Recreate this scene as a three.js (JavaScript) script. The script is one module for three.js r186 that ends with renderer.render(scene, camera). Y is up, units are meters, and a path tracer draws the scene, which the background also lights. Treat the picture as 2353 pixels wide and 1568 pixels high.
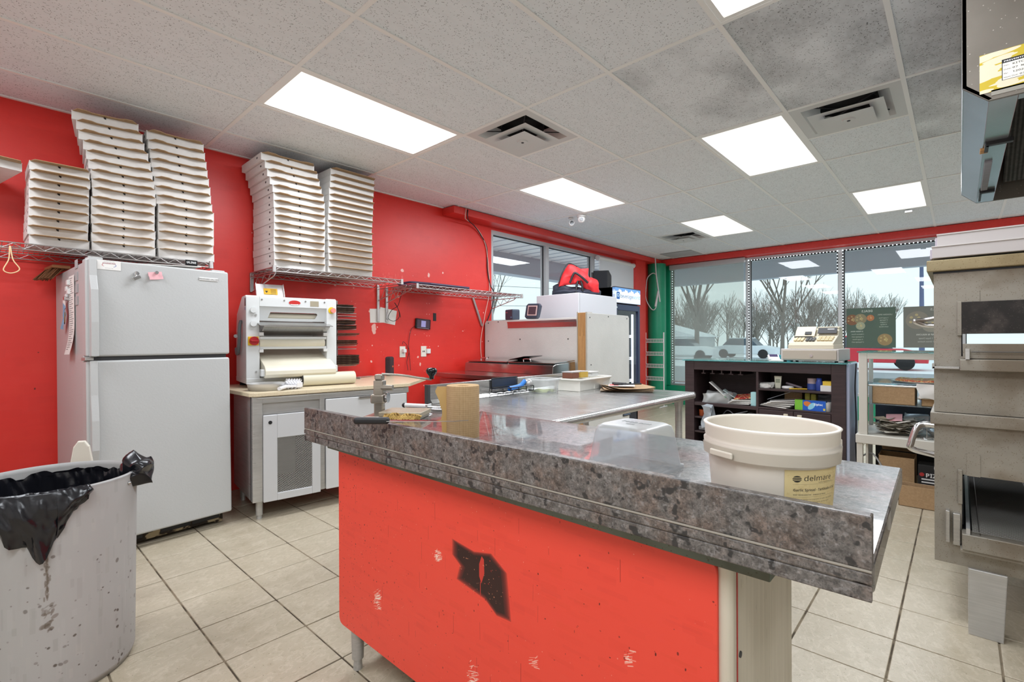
import * as THREE from 'three';
import { RoundedBoxGeometry } from 'three/addons/geometries/RoundedBoxGeometry.js';
import { mergeGeometries, mergeVertices, toCreasedNormals } from 'three/addons/utils/BufferGeometryUtils.js';
import { RectAreaLightUniformsLib } from 'three/addons/lights/RectAreaLightUniformsLib.js';
import { FontLoader } from 'three/addons/loaders/FontLoader.js';
import { TextGeometry } from 'three/addons/geometries/TextGeometry.js';

// ---------- camera, sky, exposure (x: out from the red wall, y: up, -z: towards the window front) ----------
const R = THREE.MathUtils.degToRad, PI = Math.PI;
const scene = new THREE.Scene();
const camera = new THREE.PerspectiveCamera(2 * THREE.MathUtils.radToDeg(Math.atan(784 / 1118.5)), 2353 / 1568, 0.05, 300);
camera.rotation.order = 'YXZ';
camera.position.set(4.33, 1.2, 0);
camera.rotation.set(0, R(42.6), R(-0.215));
scene.background = new THREE.Color().setRGB(0.66, 0.81, 0.84);
const renderer = new THREE.WebGLRenderer({ antialias: true });
renderer.toneMapping = THREE.LinearToneMapping;
renderer.toneMappingExposure = 1.38;
renderer.shadowMap.enabled = true;
RectAreaLightUniformsLib.init();
const PANEL = 13.0;           // radiance of a ceiling light panel
const font = await new FontLoader().loadAsync('fonts/droid/droid_sans_bold.typeface.json');

// ---------- random numbers and noise ----------
function rng(seed) { let s = seed >>> 0; return () => { s = (s + 0x6d2b79f5) >>> 0; let t = s; t = Math.imul(t ^ (t >>> 15), t | 1); t ^= t + Math.imul(t ^ (t >>> 7), t | 61); return ((t ^ (t >>> 14)) >>> 0) / 4294967296; }; }
const hash = (x, y, s) => { let h = Math.imul(x, 374761393) + Math.imul(y, 668265263) + Math.imul(s, 974634751); h = Math.imul(h ^ (h >>> 13), 1274126177); return ((h ^ (h >>> 16)) >>> 0) / 4294967296; };
const sm = (t) => t * t * (3 - 2 * t), clamp = (v, a = 0, b = 1) => Math.min(b, Math.max(a, v)), mix = (a, b, t) => a + (b - a) * t;
function vn(x, y, p, s) {                                       // value noise that repeats every p cells
  const xi = Math.floor(x), yi = Math.floor(y), fx = sm(x - xi), fy = sm(y - yi), m = (a) => ((a % p) + p) % p;
  const a = hash(m(xi), m(yi), s), b = hash(m(xi + 1), m(yi), s), c = hash(m(xi), m(yi + 1), s), d = hash(m(xi + 1), m(yi + 1), s);
  return mix(mix(a, b, fx), mix(c, d, fx), fy);
}
function fbm(u, v, p, oct, s) { let t = 0, a = 0.5, n = 0; for (let i = 0; i < oct; i++) { t += a * vn(u * p, v * p, p, s + i); n += a; a *= 0.5; p *= 2; } return t / n; }
const lin = (c) => (c <= 0.04045 ? c / 12.92 : ((c + 0.055) / 1.055) ** 2.4);

// ---------- textures ----------
function tex(w, h, fn, srgb = true, rep = [1, 1]) {             // fn(u, v) gives a grey or [r, g, b], 0..1
  const d = new Uint8Array(w * h * 4);
  for (let j = 0; j < h; j++) for (let i = 0; i < w; i++) {
    let c = fn((i + 0.5) / w, (j + 0.5) / h); if (typeof c === 'number') c = [c, c, c];
    const k = (j * w + i) * 4; for (let q = 0; q < 3; q++) d[k + q] = clamp(c[q]) * 255; d[k + 3] = 255;
  }
  const t = new THREE.DataTexture(d, w, h); t.magFilter = THREE.LinearFilter; t.minFilter = THREE.LinearMipmapLinearFilter; t.generateMipmaps = true;
  t.wrapS = t.wrapT = THREE.RepeatWrapping; t.repeat.set(...rep); if (srgb) t.colorSpace = THREE.SRGBColorSpace; t.needsUpdate = true; return t;
}
function canvasTex(w, h, draw, rep = [1, 1]) {
  const c = document.createElement('canvas'); c.width = w; c.height = h; draw(c.getContext('2d'), w, h);
  const t = new THREE.CanvasTexture(c); t.colorSpace = THREE.SRGBColorSpace; t.wrapS = t.wrapT = THREE.RepeatWrapping; t.repeat.set(...rep); return t;
}
const S = (o) => new THREE.MeshStandardMaterial({ side: THREE.DoubleSide, ...o });
const Ph = (o) => new THREE.MeshPhysicalMaterial({ side: THREE.DoubleSide, ...o });

// ---------- geometry ----------
function metreUV(g, off = 0) {                                  // texture coordinates in metres on the side that a face points to
  if (g.index) g = g.toNonIndexed();
  const p = g.attributes.position, n = p.count, uv = new Float32Array(n * 2), a = new THREE.Vector3(), b = new THREE.Vector3(), c = new THREE.Vector3();
  for (let i = 0; i < n; i += 3) {
    a.fromBufferAttribute(p, i); b.fromBufferAttribute(p, i + 1); c.fromBufferAttribute(p, i + 2);
    const nn = b.clone().sub(a).cross(c.clone().sub(a)), x = Math.abs(nn.x), y = Math.abs(nn.y), z = Math.abs(nn.z);
    for (let k = 0; k < 3; k++) {
      const px = p.getX(i + k), py = p.getY(i + k), pz = p.getZ(i + k);
      const q = y >= x && y >= z ? [px, -pz] : x >= z ? [-pz, py] : [px, py];
      uv[(i + k) * 2] = q[0] + off; uv[(i + k) * 2 + 1] = q[1] + off * 1.7;
    }
  }
  g.setAttribute('uv', new THREE.BufferAttribute(uv, 2)); return g;
}
const box = (w, h, d, x = 0, y = 0, z = 0) => new THREE.BoxGeometry(w, h, d).translate(x, y, z);
const bb = (x0, x1, y0, y1, z0, z1) => box(Math.abs(x1 - x0), Math.abs(y1 - y0), Math.abs(z1 - z0), (x0 + x1) / 2, (y0 + y1) / 2, (z0 + z1) / 2);
const rbox = (w, h, d, r, x = 0, y = 0, z = 0, s = 2) => new RoundedBoxGeometry(w, h, d, s, Math.min(r, w / 2 - 1e-4, h / 2 - 1e-4, d / 2 - 1e-4)).translate(x, y, z);
const rb = (x0, x1, y0, y1, z0, z1, r = 0.004, s = 2) => rbox(Math.abs(x1 - x0), Math.abs(y1 - y0), Math.abs(z1 - z0), r, (x0 + x1) / 2, (y0 + y1) / 2, (z0 + z1) / 2, s);
const V = (x, y, z) => new THREE.Vector3(x, y, z);
function rod(a, b, r = 0.004, seg = 8) {                         // a straight round bar
  a = V(...a); b = V(...b); const d = b.clone().sub(a), g = new THREE.CylinderGeometry(r, r, d.length(), seg);
  g.applyQuaternion(new THREE.Quaternion().setFromUnitVectors(V(0, 1, 0), d.normalize())); g.translate((a.x + b.x) / 2, (a.y + b.y) / 2, (a.z + b.z) / 2); return g;
}
function tube(pts, r = 0.004, n = 0, seg = 8, closed = false, tension = 0.5) {
  const c = new THREE.CatmullRomCurve3(pts.map((p) => V(...p)), closed, 'catmullrom', tension); return new THREE.TubeGeometry(c, n || pts.length * 6, r, seg, closed);
}
const cyl = (r1, r2, h, x = 0, y = 0, z = 0, seg = 32, open = false) => new THREE.CylinderGeometry(r1, r2, h, seg, 1, open).translate(x, y, z);
const cylX = (r, h, x, y, z, seg = 24) => new THREE.CylinderGeometry(r, r, h, seg).rotateZ(PI / 2).translate(x, y, z);
const cylZ = (r, h, x, y, z, seg = 24) => new THREE.CylinderGeometry(r, r, h, seg).rotateX(PI / 2).translate(x, y, z);
const lathe = (pts, seg = 40) => new THREE.LatheGeometry(pts.map((p) => new THREE.Vector2(...p)), seg);
function prism(pts, d, bevel = 0) {                              // outline in x-y, pushed d along +z
  const s = new THREE.Shape(pts.map((p) => new THREE.Vector2(...p)));
  return new THREE.ExtrudeGeometry(s, { depth: d - 2 * bevel, bevelEnabled: bevel > 0, bevelThickness: bevel, bevelSize: bevel, bevelOffset: -bevel, bevelSegments: 2, curveSegments: 8 }).translate(0, 0, bevel);
}
const slab = (pts, y0, y1, bevel = 0) => prism(pts.map(([x, z]) => [x, -z]), y1 - y0, bevel).rotateX(-PI / 2).translate(0, y0, 0);  // outline in x-z, from y0 to y1
const sideX = (pts, x0, x1, bevel = 0) => prism(pts.map(([z, y]) => [-z, y]), x1 - x0, bevel).rotateY(PI / 2).translate(x0, 0, 0);   // outline in z-y, from x0 to x1
function strip(g) { g = g.index ? g.toNonIndexed() : g.clone(); for (const k of Object.keys(g.attributes)) if (!['position', 'normal', 'uv'].includes(k)) g.deleteAttribute(k); g.clearGroups?.(); g.morphAttributes = {}; return g; }
const join = (a) => { a = a.flat(3); return a.length === 1 ? a[0] : mergeGeometries(a.map((g) => { g = strip(g); if (!g.attributes.uv) g.setAttribute('uv', new THREE.BufferAttribute(new Float32Array(g.attributes.position.count * 2), 2)); return g; })); };
function crumple(g, amp, f, seed) {                              // push vertices about, the same way for the same place
  g = mergeVertices(strip(g), 1e-4); const p = g.attributes.position, n3 = (x, y, z, s) => vn(x * f + 7.3 * s, y * f + z * f * 0.61, 4096, s) + vn(z * f + 3.1 * s, y * f - x * f * 0.43, 4096, s + 9) - 1;
  for (let i = 0; i < p.count; i++) { const x = p.getX(i), y = p.getY(i), z = p.getZ(i); p.setXYZ(i, x + amp * n3(x, y, z, seed), y + amp * n3(x, y, z, seed + 3), z + amp * n3(x, y, z, seed + 6)); }
  g.computeVertexNormals(); return g;
}

// ---------- naming and placing ----------
const taken = new Map();
function numbered(n) { const k = taken.get(n) ?? 0; taken.set(n, k + 1); return k ? n + '_' + String(k).padStart(3, '0') : n; }
function tag(o, label, category, group) { o.userData = { ...o.userData, label, category }; if (group) o.userData.group = group; return o; }
function thing(name, label, category, pos = [0, 0, 0], turn = 0, group) {
  const o = new THREE.Group(); o.name = numbered(name); scene.add(o); o.position.set(...pos); o.rotation.y = turn; return tag(o, label, category, group);
}
function part(name, geo, mat, parent, uv = true) {
  let g = Array.isArray(geo) ? join(geo) : geo; if (uv) g = metreUV(g);
  const m = new THREE.Mesh(g, mat); m.castShadow = m.receiveShadow = true; m.name = parent === scene ? numbered(name) : name; parent.add(m); return m;
}
function struct(name, geo, mat, label, uv = true) { const m = part(name, geo, mat, scene, uv); m.name = name; m.userData = { kind: 'structure', label }; return m; }
function structGroup(name, label) { const o = new THREE.Group(); o.name = name; o.userData = { kind: 'structure', label }; scene.add(o); return o; }
function solo(name, geo, mat, label, category, group, uv = true) { return tag(part(name, geo, mat, scene, uv), label, category, group); }
function textGeo(s, size, depth = 0.001) { const g = new TextGeometry(s, { font, size, depth, curveSegments: 3, bevelEnabled: false }); g.computeBoundingBox(); const b = g.boundingBox; return g.translate(-(b.min.x + b.max.x) / 2, -(b.min.y + b.max.y) / 2, 0); }
const ORD = ['lowest', 'second', 'third', 'fourth', 'fifth', 'sixth', 'seventh', 'eighth', 'ninth', 'tenth', 'eleventh', 'twelfth', 'thirteenth', 'fourteenth', 'fifteenth', 'sixteenth'];

// ---------- shared materials ----------
const nRough = tex(256, 256, (u, v) => 0.5 + 0.5 * fbm(u, v, 8, 5, 11), false, [2, 2]);
const nFine = tex(256, 256, (u, v) => fbm(u, v, 32, 4, 21), false, [4, 4]);
const brushed = tex(512, 512, (u, v) => 0.55 + 0.3 * (vn(u * 8, v * 256, 256, 5) - 0.5) + 0.25 * fbm(u, v, 4, 4, 6), false, [1.2, 1.2]);
const steelTex = tex(512, 512, (u, v) => { const g = 0.72 + 0.05 * (vn(u * 8, v * 256, 256, 5) - 0.5) + 0.1 * (fbm(u, v, 5, 5, 8) - 0.5); return [g, g * 0.995, g * 0.98]; }, true, [1.3, 1.3]);
const grimeTex = tex(1024, 1024, (u, v) => {                    // worn stainless with brown grease film, specks and wipes
  const f = fbm(u, v, 4, 6, 31), wipe = fbm(u * 0.5 + v * 0.5, v, 12, 4, 35), sp = hash(Math.floor(u * 420), Math.floor(v * 420), 3) > 0.97 ? 0.6 : 0;
  const k = clamp(0.1 + 0.9 * sm(clamp((f - 0.42) * 4)) * 0.7 + sp), g = 0.68 + 0.12 * (wipe - 0.5);
  return [mix(g, 0.36, k * 0.55), mix(g * 0.985, 0.31, k * 0.6), mix(g * 0.94, 0.24, k * 0.62)];
}, true, [1.1, 1.1]);
const M = {
  steel: S({ map: steelTex, metalness: 0.85, roughness: 0.34, roughnessMap: brushed }),
  steelDull: S({ map: steelTex, metalness: 0.55, roughness: 0.55, roughnessMap: brushed }),
  chrome: S({ color: 0xd9dadb, metalness: 1, roughness: 0.16 }),
  wire: S({ color: 0xb9b6b4, metalness: 0.9, roughness: 0.28 }),
  grime: S({ map: grimeTex, color: 0xdcd8d2, metalness: 0.5, roughness: 0.5 }),
  white: S({ color: 0xdedddb, roughness: 0.45 }),
  enamel: Ph({ color: 0xb9bab9, roughness: 0.42, clearcoat: 0.3, clearcoatRoughness: 0.35, bumpMap: nFine, bumpScale: 0.0004 }),
  black: S({ color: 0x17181b, roughness: 0.5 }),
  blackGloss: S({ color: 0x0c0d10, roughness: 0.18 }),
  rubber: S({ color: 0x202022, roughness: 0.85 }),
  darkGrey: S({ color: 0x3a3a3c, roughness: 0.6 }),
  kraft: S({ map: tex(256, 256, (u, v) => { const g = fbm(u, v, 32, 4, 41) - 0.5, w = vn(u * 6, v * 120, 120, 43) - 0.5; return [0.68 + 0.08 * g + 0.03 * w, 0.56 + 0.08 * g + 0.03 * w, 0.42 + 0.07 * g + 0.02 * w]; }, true, [4, 4]), roughness: 0.9 }),
  kraftDark: S({ color: 0x8d7860, roughness: 0.92 }),
  card: S({ map: tex(256, 256, (u, v) => { const g = fbm(u, v, 16, 4, 51) - 0.5; return [0.885 + 0.04 * g, 0.875 + 0.04 * g, 0.86 + 0.04 * g]; }, true, [3, 3]), roughness: 0.75 }),
  paper: S({ color: 0xe8e5df, roughness: 0.9 }),
  pinkPaper: S({ color: 0xf0b9bf, roughness: 0.9 }),
  wood: S({ map: tex(256, 256, (u, v) => { const g = vn(u * 26 + 2.4 * fbm(u, v, 3, 3, 61), v * 3, 26, 62), f = fbm(u, v, 40, 2, 63); return [0.74 + 0.1 * (g - 0.5) + 0.05 * (f - 0.5), 0.56 + 0.1 * (g - 0.5) + 0.05 * (f - 0.5), 0.35 + 0.08 * (g - 0.5)]; }, true, [5, 1.6]), roughness: 0.75 }),
  glass: Ph({ color: 0xffffff, transmission: 1, thickness: 0, roughness: 0.0, ior: 1.5 }),
  clearPlastic: Ph({ color: 0xf2f4f4, transmission: 0.72, thickness: 0, roughness: 0.28, ior: 1.45 }),
};

// ---------- room shell ----------
const H = 2.715, XR = 7.0, ZF = 2.482, ZB = -8.85;              // ceiling height, right wall, wall behind the camera, window front
const redTex = tex(1024, 1024, (u, v) => {                       // rolled red paint
  const f = fbm(u, v, 6, 5, 71) - 0.5, g = fbm(u, v, 90, 2, 72) - 0.5; let c = [0.84 + 0.05 * f + 0.03 * g, 0.21 + 0.03 * f + 0.03 * g, 0.18 + 0.03 * f + 0.02 * g];
  return c;
}, true, [0.5, 0.5]);
const redWallTex = canvasTex(2048, 1024, (c, w, h) => {          // covers z 0 .. -4.4, y 0.4 .. 2.6: chips, filler spots and screw holes where they are
  const r = rng(77); c.fillStyle = '#dc3027'; c.fillRect(0, 0, w, h);
  for (let i = 0; i < 2600; i++) { c.fillStyle = `rgba(${r() > 0.5 ? '255,120,100' : '120,10,8'},${0.03 * r()})`; const s = 10 + 60 * r(); c.fillRect(r() * w, r() * h, s, s * 0.6); }
  const X = (z) => (-z / 4.4) * w, Y = (y) => h - ((y - 0.4) / 2.2) * h;
  const blob = (z, y, s, col, asp = 1) => { c.fillStyle = col; c.beginPath(); for (let k = 0; k <= 14; k++) { const a = k / 14 * 6.283, q = s * (0.75 + 0.5 * r()); const px = X(z) + Math.cos(a) * q * 465 , py = Y(y) + Math.sin(a) * q * 465 * asp; k ? c.lineTo(px, py) : c.moveTo(px, py); } c.fill(); };
  const P = 'rgba(238,190,178,0.95)';
  for (const [z, y, s, a] of [[-2.66, 1.33, 0.03, 1.7], [-2.7, 1.345, 0.008, 1], [-2.95, 1.67, 0.014, 1], [-3.2, 1.03, 0.012, 1], [-3.23, 0.95, 0.01, 2], [-2.63, 1.0, 0.012, 1], [-3.35, 1.93, 0.014, 2], [-3.55, 1.98, 0.012, 1], [-3.0, 1.95, 0.02, 1], [-2.4, 1.78, 0.006, 1], [-2.25, 1.73, 0.012, 0.6], [-2.44, 1.72, 0.008, 0.6], [-3.85, 1.32, 0.014, 0.3], [-3.1, 1.3, 0.006, 1], [-2.62, 1.5, 0.016, 1]]) blob(z, y, s, P, a);
  for (let k = 0; k < 6; k++) for (const d of [0, 0.035]) blob(-3.32 - d, 1.74 - k * 0.12, 0.0045, P);
  for (let k = 0; k < 60; k++) blob(-2.2 - 2 * r(), 0.7 + 1.3 * r(), 0.002 + 0.005 * r() ** 3, P, 0.6 + r());
  for (let k = 0; k < 40; k++) blob(-0.1 - 2 * r(), 0.9 + 1.4 * r(), 0.001 + 0.003 * r() ** 2, r() > 0.4 ? 'rgba(40,10,10,0.7)' : P, 0.6 + r());
  for (let k = 0; k < 26; k++) { c.strokeStyle = 'rgba(240,150,140,0.28)'; c.lineWidth = 2 + 4 * r(); const x = X(-2.72 - 0.3 * r()), y = Y(1.86 + 0.06 * r()); c.beginPath(); c.moveTo(x, y); c.lineTo(x + 6 * r(), y + 30 * r()); c.stroke(); }
}, [1, 1]);
M.red = S({ map: redTex, roughness: 0.42, bumpMap: nFine, bumpScale: 0.0006 });
M.redWall = S({ map: redWallTex, roughness: 0.42, bumpMap: nFine, bumpScale: 0.0004 });
M.green = S({ map: tex(256, 256, (u, v) => { const f = fbm(u, v, 8, 4, 81) - 0.5; return [0.1 + 0.03 * f, 0.56 + 0.06 * f, 0.41 + 0.05 * f]; }), roughness: 0.35 });
M.wallPlain = S({ color: 0xebe9e4, roughness: 0.7, bumpMap: nFine, bumpScale: 0.0006 });
M.frame = S({ color: 0xb9babb, metalness: 0.25, roughness: 0.42 });

const wl = struct('wall_left', bb(-0.2, 0, 0, 3.0, -4.33, ZF + 0.2), M.redWall, 'red painted wall with chips and filler spots', true);
{ const uv = wl.geometry.attributes.uv, p = wl.geometry.attributes.position; for (let i = 0; i < p.count; i++) uv.setXY(i, -p.getZ(i) / 4.4, (p.getY(i) - 0.4) / 2.2); }
const wlb = structGroup('wall_left_window', 'red wall below and around the side windows');
part('sill_wall', bb(-0.2, 0, 0, 0.36, -8.0, -4.33), M.red, wlb); part('lintel', bb(-0.2, 0, 2.6, 3.0, -8.0, -4.33), M.red, wlb); part('pillar', bb(-0.2, 0.1, 0, 2.66, -8.22, -7.86), M.red, wlb); part('corner_pier', bb(-0.2, 0.0, 0, 3.0, -9.05, -8.0), M.red, wlb);
const wb = structGroup('wall_back', 'shop front wall around the big windows');
part('sill_wall', bb(0, XR, 0, 0.355, ZB - 0.15, ZB + 0.02), M.green, wb); part('lintel', bb(-0.2, XR + 0.2, 2.61, 3.0, ZB - 0.2, ZB + 0.02), M.red, wb); part('green_jamb', bb(0.0, 0.29, 0.355, 2.62, ZB - 0.15, ZB + 0.04), M.green, wb);
part('end_pier', bb(5.72, XR, 0.355, 2.61, ZB - 0.15, ZB + 0.02), M.red, wb);
struct('wall_right', bb(XR, XR + 0.2, 0, 3.0, ZB - 0.2, ZF + 0.2), M.wallPlain, 'plain light wall on the oven side');
struct('wall_front', bb(-0.2, XR + 0.2, 0, 3.0, ZF, ZF + 0.2), M.wallPlain, 'plain light wall behind the viewer');
struct('trim_1', rb(0, 0.2, 2.632, H - 0.002, -8.86, -3.55, 0.006), M.red, 'red boxed beam above the side windows');
struct('trim_2', rb(0.19, XR, 2.615, H - 0.002, ZB, -8.65, 0.006), M.red, 'red boxed beam above the shop front windows');
const col = structGroup('column', 'round green column in the window corner');
part('shaft', cyl(0.165, 0.165, 2.63, 0.135, 1.315, -8.6, 48), M.green, col);

// ceiling: tiles in a metal grid
const GX = (k) => clamp(0.433 + 0.61 * k, 0, XR), GZ = (j) => clamp(-1.178 - 1.22 * j, ZB, ZF);
function tilePattern(seed, stain) {
  const r = rng(seed), w = 512, h = 1024, a = new Float32Array(w * h).fill(1);
  for (let i = 0; i < 2300; i++) { const x = r() * w, y = r() * h, L = 1 + 4 * r() * r(), t = r() * 3.14, d = 0.25 + 0.5 * r(); for (let s = -L; s <= L; s += 0.7) for (let q = -1; q <= 1; q++) { const px = Math.round(x + Math.cos(t) * s - Math.sin(t) * q * 0.6), py = Math.round(y + Math.sin(t) * s + Math.cos(t) * q * 0.6); if (px >= 0 && py >= 0 && px < w && py < h) a[py * w + px] = Math.min(a[py * w + px], 1 - d * (q ? 0.4 : 0.8)); } }
  return tex(w, h, (u, v) => {
    let g = 0.925 + 0.03 * (fbm(u, v, 20, 3, seed) - 0.5), k = a[Math.floor(v * h) * w + Math.floor(u * w)];
    if (stain) { const s = stain(u, v); g *= 1 - 0.19 * s; k = 1 - (1 - k) * (1 + 0.5 * s); }
    return [g * k * 0.975, g * k * 0.995, g * k * 1.012];
  });
}
const tileBump = nFine;
const soot = (sd, th, gain) => (u, v) => clamp((fbm(u * 0.6 + 0.2, v * 0.9, 4, 5, sd) - th) * gain) * (0.75 + 0.5 * (fbm(u, v, 40, 2, sd + 5) - 0.5));
const tileMats = [101, 102, 103].map((s) => S({ map: tilePattern(s), roughness: 0.95, bumpMap: tileBump, bumpScale: 0.001 }));
const stainMats = [S({ map: tilePattern(104, soot(204, 0.4, 2.6)), roughness: 0.95 }), S({ map: tilePattern(105, soot(215, 0.34, 3)), roughness: 0.95 }), S({ map: tilePattern(106, soot(226, 0.3, 3.2)), roughness: 0.95 })];
const stained = { '5,1': 1, '4,1': 0, '6,1': 2, '6,2': 1, '5,0': 0, '7,1': 2, '7,2': 1 };
const ceil = structGroup('ceiling', 'white suspended ceiling of speckled tiles in a metal grid');
part('ceiling_deck', bb(-0.2, XR + 0.2, H + 0.12, H + 0.3, ZB - 0.2, ZF + 0.2), M.wallPlain, ceil);
const panels = [[1, 0], [5, 0], [1, 2], [4, 2], [2, 4], [5, 4], [1, -2], [5, -2], [8, -2], [9, 4]], diffusers = { '2,1': 0, '5,2': 0, '1,4': 1 };  // oven-side panel behind the viewer is an unseen lamp added to brighten the ceiling
const M_grid = S({ color: 0xeeeeec, roughness: 0.5 });
const tileGeos = new Map();
function ceilTile(x0, x1, z0, z1, m) {
  const w = x1 - x0, d = z0 - z1; if (w < 0.03 || d < 0.03) return; const key = w.toFixed(3) + d.toFixed(3);
  if (!tileGeos.has(key)) { const g = strip(box(w - 0.006, 0.015, d - 0.006)), uv = g.attributes.uv, p = g.attributes.position; for (let i = 0; i < p.count; i++) uv.setXY(i, p.getX(i) / 0.61 + 0.5, p.getZ(i) / 1.22 + 0.5); tileGeos.set(key, g); }
  const t = part('tile', tileGeos.get(key), m, ceil, false); t.position.set((x0 + x1) / 2, H + 0.0125, (z0 + z1) / 2); if (m !== stainMats[0] && hash(Math.round(x0 * 50), Math.round(z0 * 50), 9) > 0.5 && !stainMats.includes(m)) t.rotation.y = PI;
}
for (let k = -1; k < 11; k++) for (let j = -3; j <= 6; j++) {
  const x0 = GX(k), x1 = GX(k + 1), z0 = GZ(j), z1 = GZ(j + 1), key = k + ',' + j; if (x1 - x0 < 0.03 || z0 - z1 < 0.03) continue;
  if (panels.some(([a, b]) => a === k && b === j)) continue;
  const m = key in stained ? stainMats[stained[key]] : tileMats[Math.floor(hash(k + 9, j + 9, 4) * 3)];
  if (key in diffusers) { const zm = (z0 + z1) / 2; diffusers[key] ? ceilTile(x0, x1, z0, zm, m) : ceilTile(x0, x1, zm, z1, m); } else ceilTile(x0, x1, z0, z1, m);
}
for (let k = 0; k < 11; k++) part('grid_runner', bb(GX(k) - 0.012, GX(k) + 0.012, H - 0.001, H + 0.03, ZB, ZF), M_grid, ceil);
for (let j = -2; j <= 6; j++) for (let k = -1; k < 11; k++) if (GX(k + 1) - GX(k) > 0.03) part('cross_bar', bb(GX(k) + 0.012, GX(k + 1) - 0.012, H - 0.0005, H + 0.03, GZ(j) - 0.012, GZ(j) + 0.012), M_grid, ceil);
for (const key of Object.keys(diffusers)) { const [k, j] = key.split(',').map(Number), zm = (GZ(j) + GZ(j + 1)) / 2; part('cross_bar', bb(GX(k) + 0.012, GX(k + 1) - 0.012, H - 0.0005, H + 0.03, zm - 0.012, zm + 0.012), M_grid, ceil); }
part('wall_angle', [bb(0, 0.022, H - 0.002, H + 0.02, -3.55, ZF), bb(0, XR, H - 0.002, H + 0.02, ZF - 0.022, ZF), bb(XR - 0.022, XR, H - 0.002, H + 0.02, ZB, ZF)], M_grid, ceil);

// flush light panels
const M_glow = S({ color: 0xf4f1ea, roughness: 0.6, emissive: new THREE.Color().setRGB(1, 0.96, 0.88), emissiveIntensity: 0.7 });
const panelWhere = ['above the dough sheeter', 'at the top edge beside the exhaust hood', 'in front of the security cameras', 'beside the sooty air diffuser', 'far off near the red corner', 'far off near the exhaust hood', 'behind the viewer on the red wall side', 'behind the viewer over the island', 'added out of view behind the viewer on the oven side', 'over the right wall near the windows'];
panels.forEach(([k, j], i) => {
  const x = (GX(k) + GX(k + 1)) / 2, z = (GZ(j) + GZ(j + 1)) / 2, t = thing('ceiling_light', 'flush white ceiling light panel ' + panelWhere[i], 'ceiling light', [x, H, z], 0, 'ceiling light panels');
  part('frame', [bb(-0.293, 0.293, 0.001, 0.03, -0.598, -0.574), bb(-0.293, 0.293, 0.001, 0.03, 0.574, 0.598), bb(-0.293, -0.269, 0.001, 0.03, -0.574, 0.574), bb(0.269, 0.293, 0.001, 0.03, -0.574, 0.574)], M_grid, t);
  part('diffuser', bb(-0.268, 0.268, 0.006, 0.02, -0.573, 0.573), M_glow, t);
  const l = new THREE.RectAreaLight(new THREE.Color().setRGB(0.92, 0.975, 1.05), PANEL, 0.52, 1.12); l.rotation.x = -PI / 2; l.position.y = 0.004; t.add(l);
});

// floor: beige ceramic tiles
const TX = (n) => 1.374 + 0.30675 * n, TZ = (m) => -0.6126 - 0.3084 * m;
const floorTex = (seed) => tex(512, 512, (u, v) => {
  const f = fbm(u, v, 5, 6, seed), w = fbm(u + 0.25 * f, v * 0.6 + 0.4 * f, 9, 5, seed + 7), vein = Math.exp(-(((w - 0.5) * 26) ** 2)), q = hash(Math.floor(u * 130), Math.floor(v * 130), seed), sp = q > 0.9994 ? 1 : 0, d = clamp((fbm(u, v, 24, 4, seed + 31) - 0.58) * 3);
  const b = 0.03 * (f - 0.5) * 2 + 0.045 * vein - 0.05 * d - 0.4 * sp; return [0.70 + b, 0.655 + b, 0.57 + b * 1.1];
});
const M_tiles = [301, 302, 303, 304].map((s) => Ph({ map: floorTex(s), roughness: 0.34, clearcoat: 0.15, clearcoatRoughness: 0.3, bumpMap: nFine, bumpScale: 0.0006 }));
const M_grout = S({ map: tex(512, 512, (u, v) => { const f = fbm(u, v, 12, 5, 311), k = sm(clamp((f - 0.4) * 4)); return [mix(0.50, 0.27, k), mix(0.45, 0.23, k), mix(0.37, 0.18, k)]; }, true, [0.9, 0.9]), roughness: 0.95 });
const floor = structGroup('floor', 'beige ceramic tile floor with dark dirty grout');
part('grout_bed', bb(-0.2, XR + 0.2, -0.2, -0.003, ZB - 0.2, ZF + 0.2), M_grout, floor);
const tg = (() => { const g = strip(rbox(0.3012, 0.012, 0.3028, 0.0035, 0, -0.006, 0, 1)), p = g.attributes.position, uv = g.attributes.uv; for (let i = 0; i < p.count; i++) uv.setXY(i, p.getX(i) / 0.31 + 0.5, p.getZ(i) / 0.31 + 0.5); return g; })();
{
  const eye = camera.position, cells = [];
  for (let n = -5; n < 19; n++) for (let m = -10; m < 27; m++) { const x = TX(n) + 0.1534, z = TZ(m) - 0.1542; if (x > -0.02 && x < XR && z < ZF && z > ZB) { const dx = x - eye.x, dz = z - eye.z, s = Math.sin(R(42.6)), c = Math.cos(R(42.6)), f = -s * dx - c * dz, r = c * dx - s * dz; cells.push([f > 0.2 && Math.abs(r / f) < 1.2 && (f > 1.6 || Math.abs(r / f) > 0.9) ? f : 50 + f * f, x, z, n, m]); } }
  cells.sort((a, b) => a[0] - b[0]);
  const rest = [], q = new THREE.Matrix4();
  cells.forEach(([, x, z, n, m], i) => {
    const turn = Math.floor(hash(n + 40, m + 40, 7) * 4) * PI / 2 * 0, dy = 0.0012 * hash(n + 40, m + 40, 8), mt = M_tiles[Math.floor(hash(n + 40, m + 40, 5) * 4)];
    if (i < 300) { const t = part('tile', tg, mt, floor, false); t.position.set(x, dy, z); } else rest.push(tg.clone().translate(x, dy, z));
  });
  part('far_tiles', rest, M_tiles[1], floor, false).userData.kind = 'stuff';
}

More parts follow.
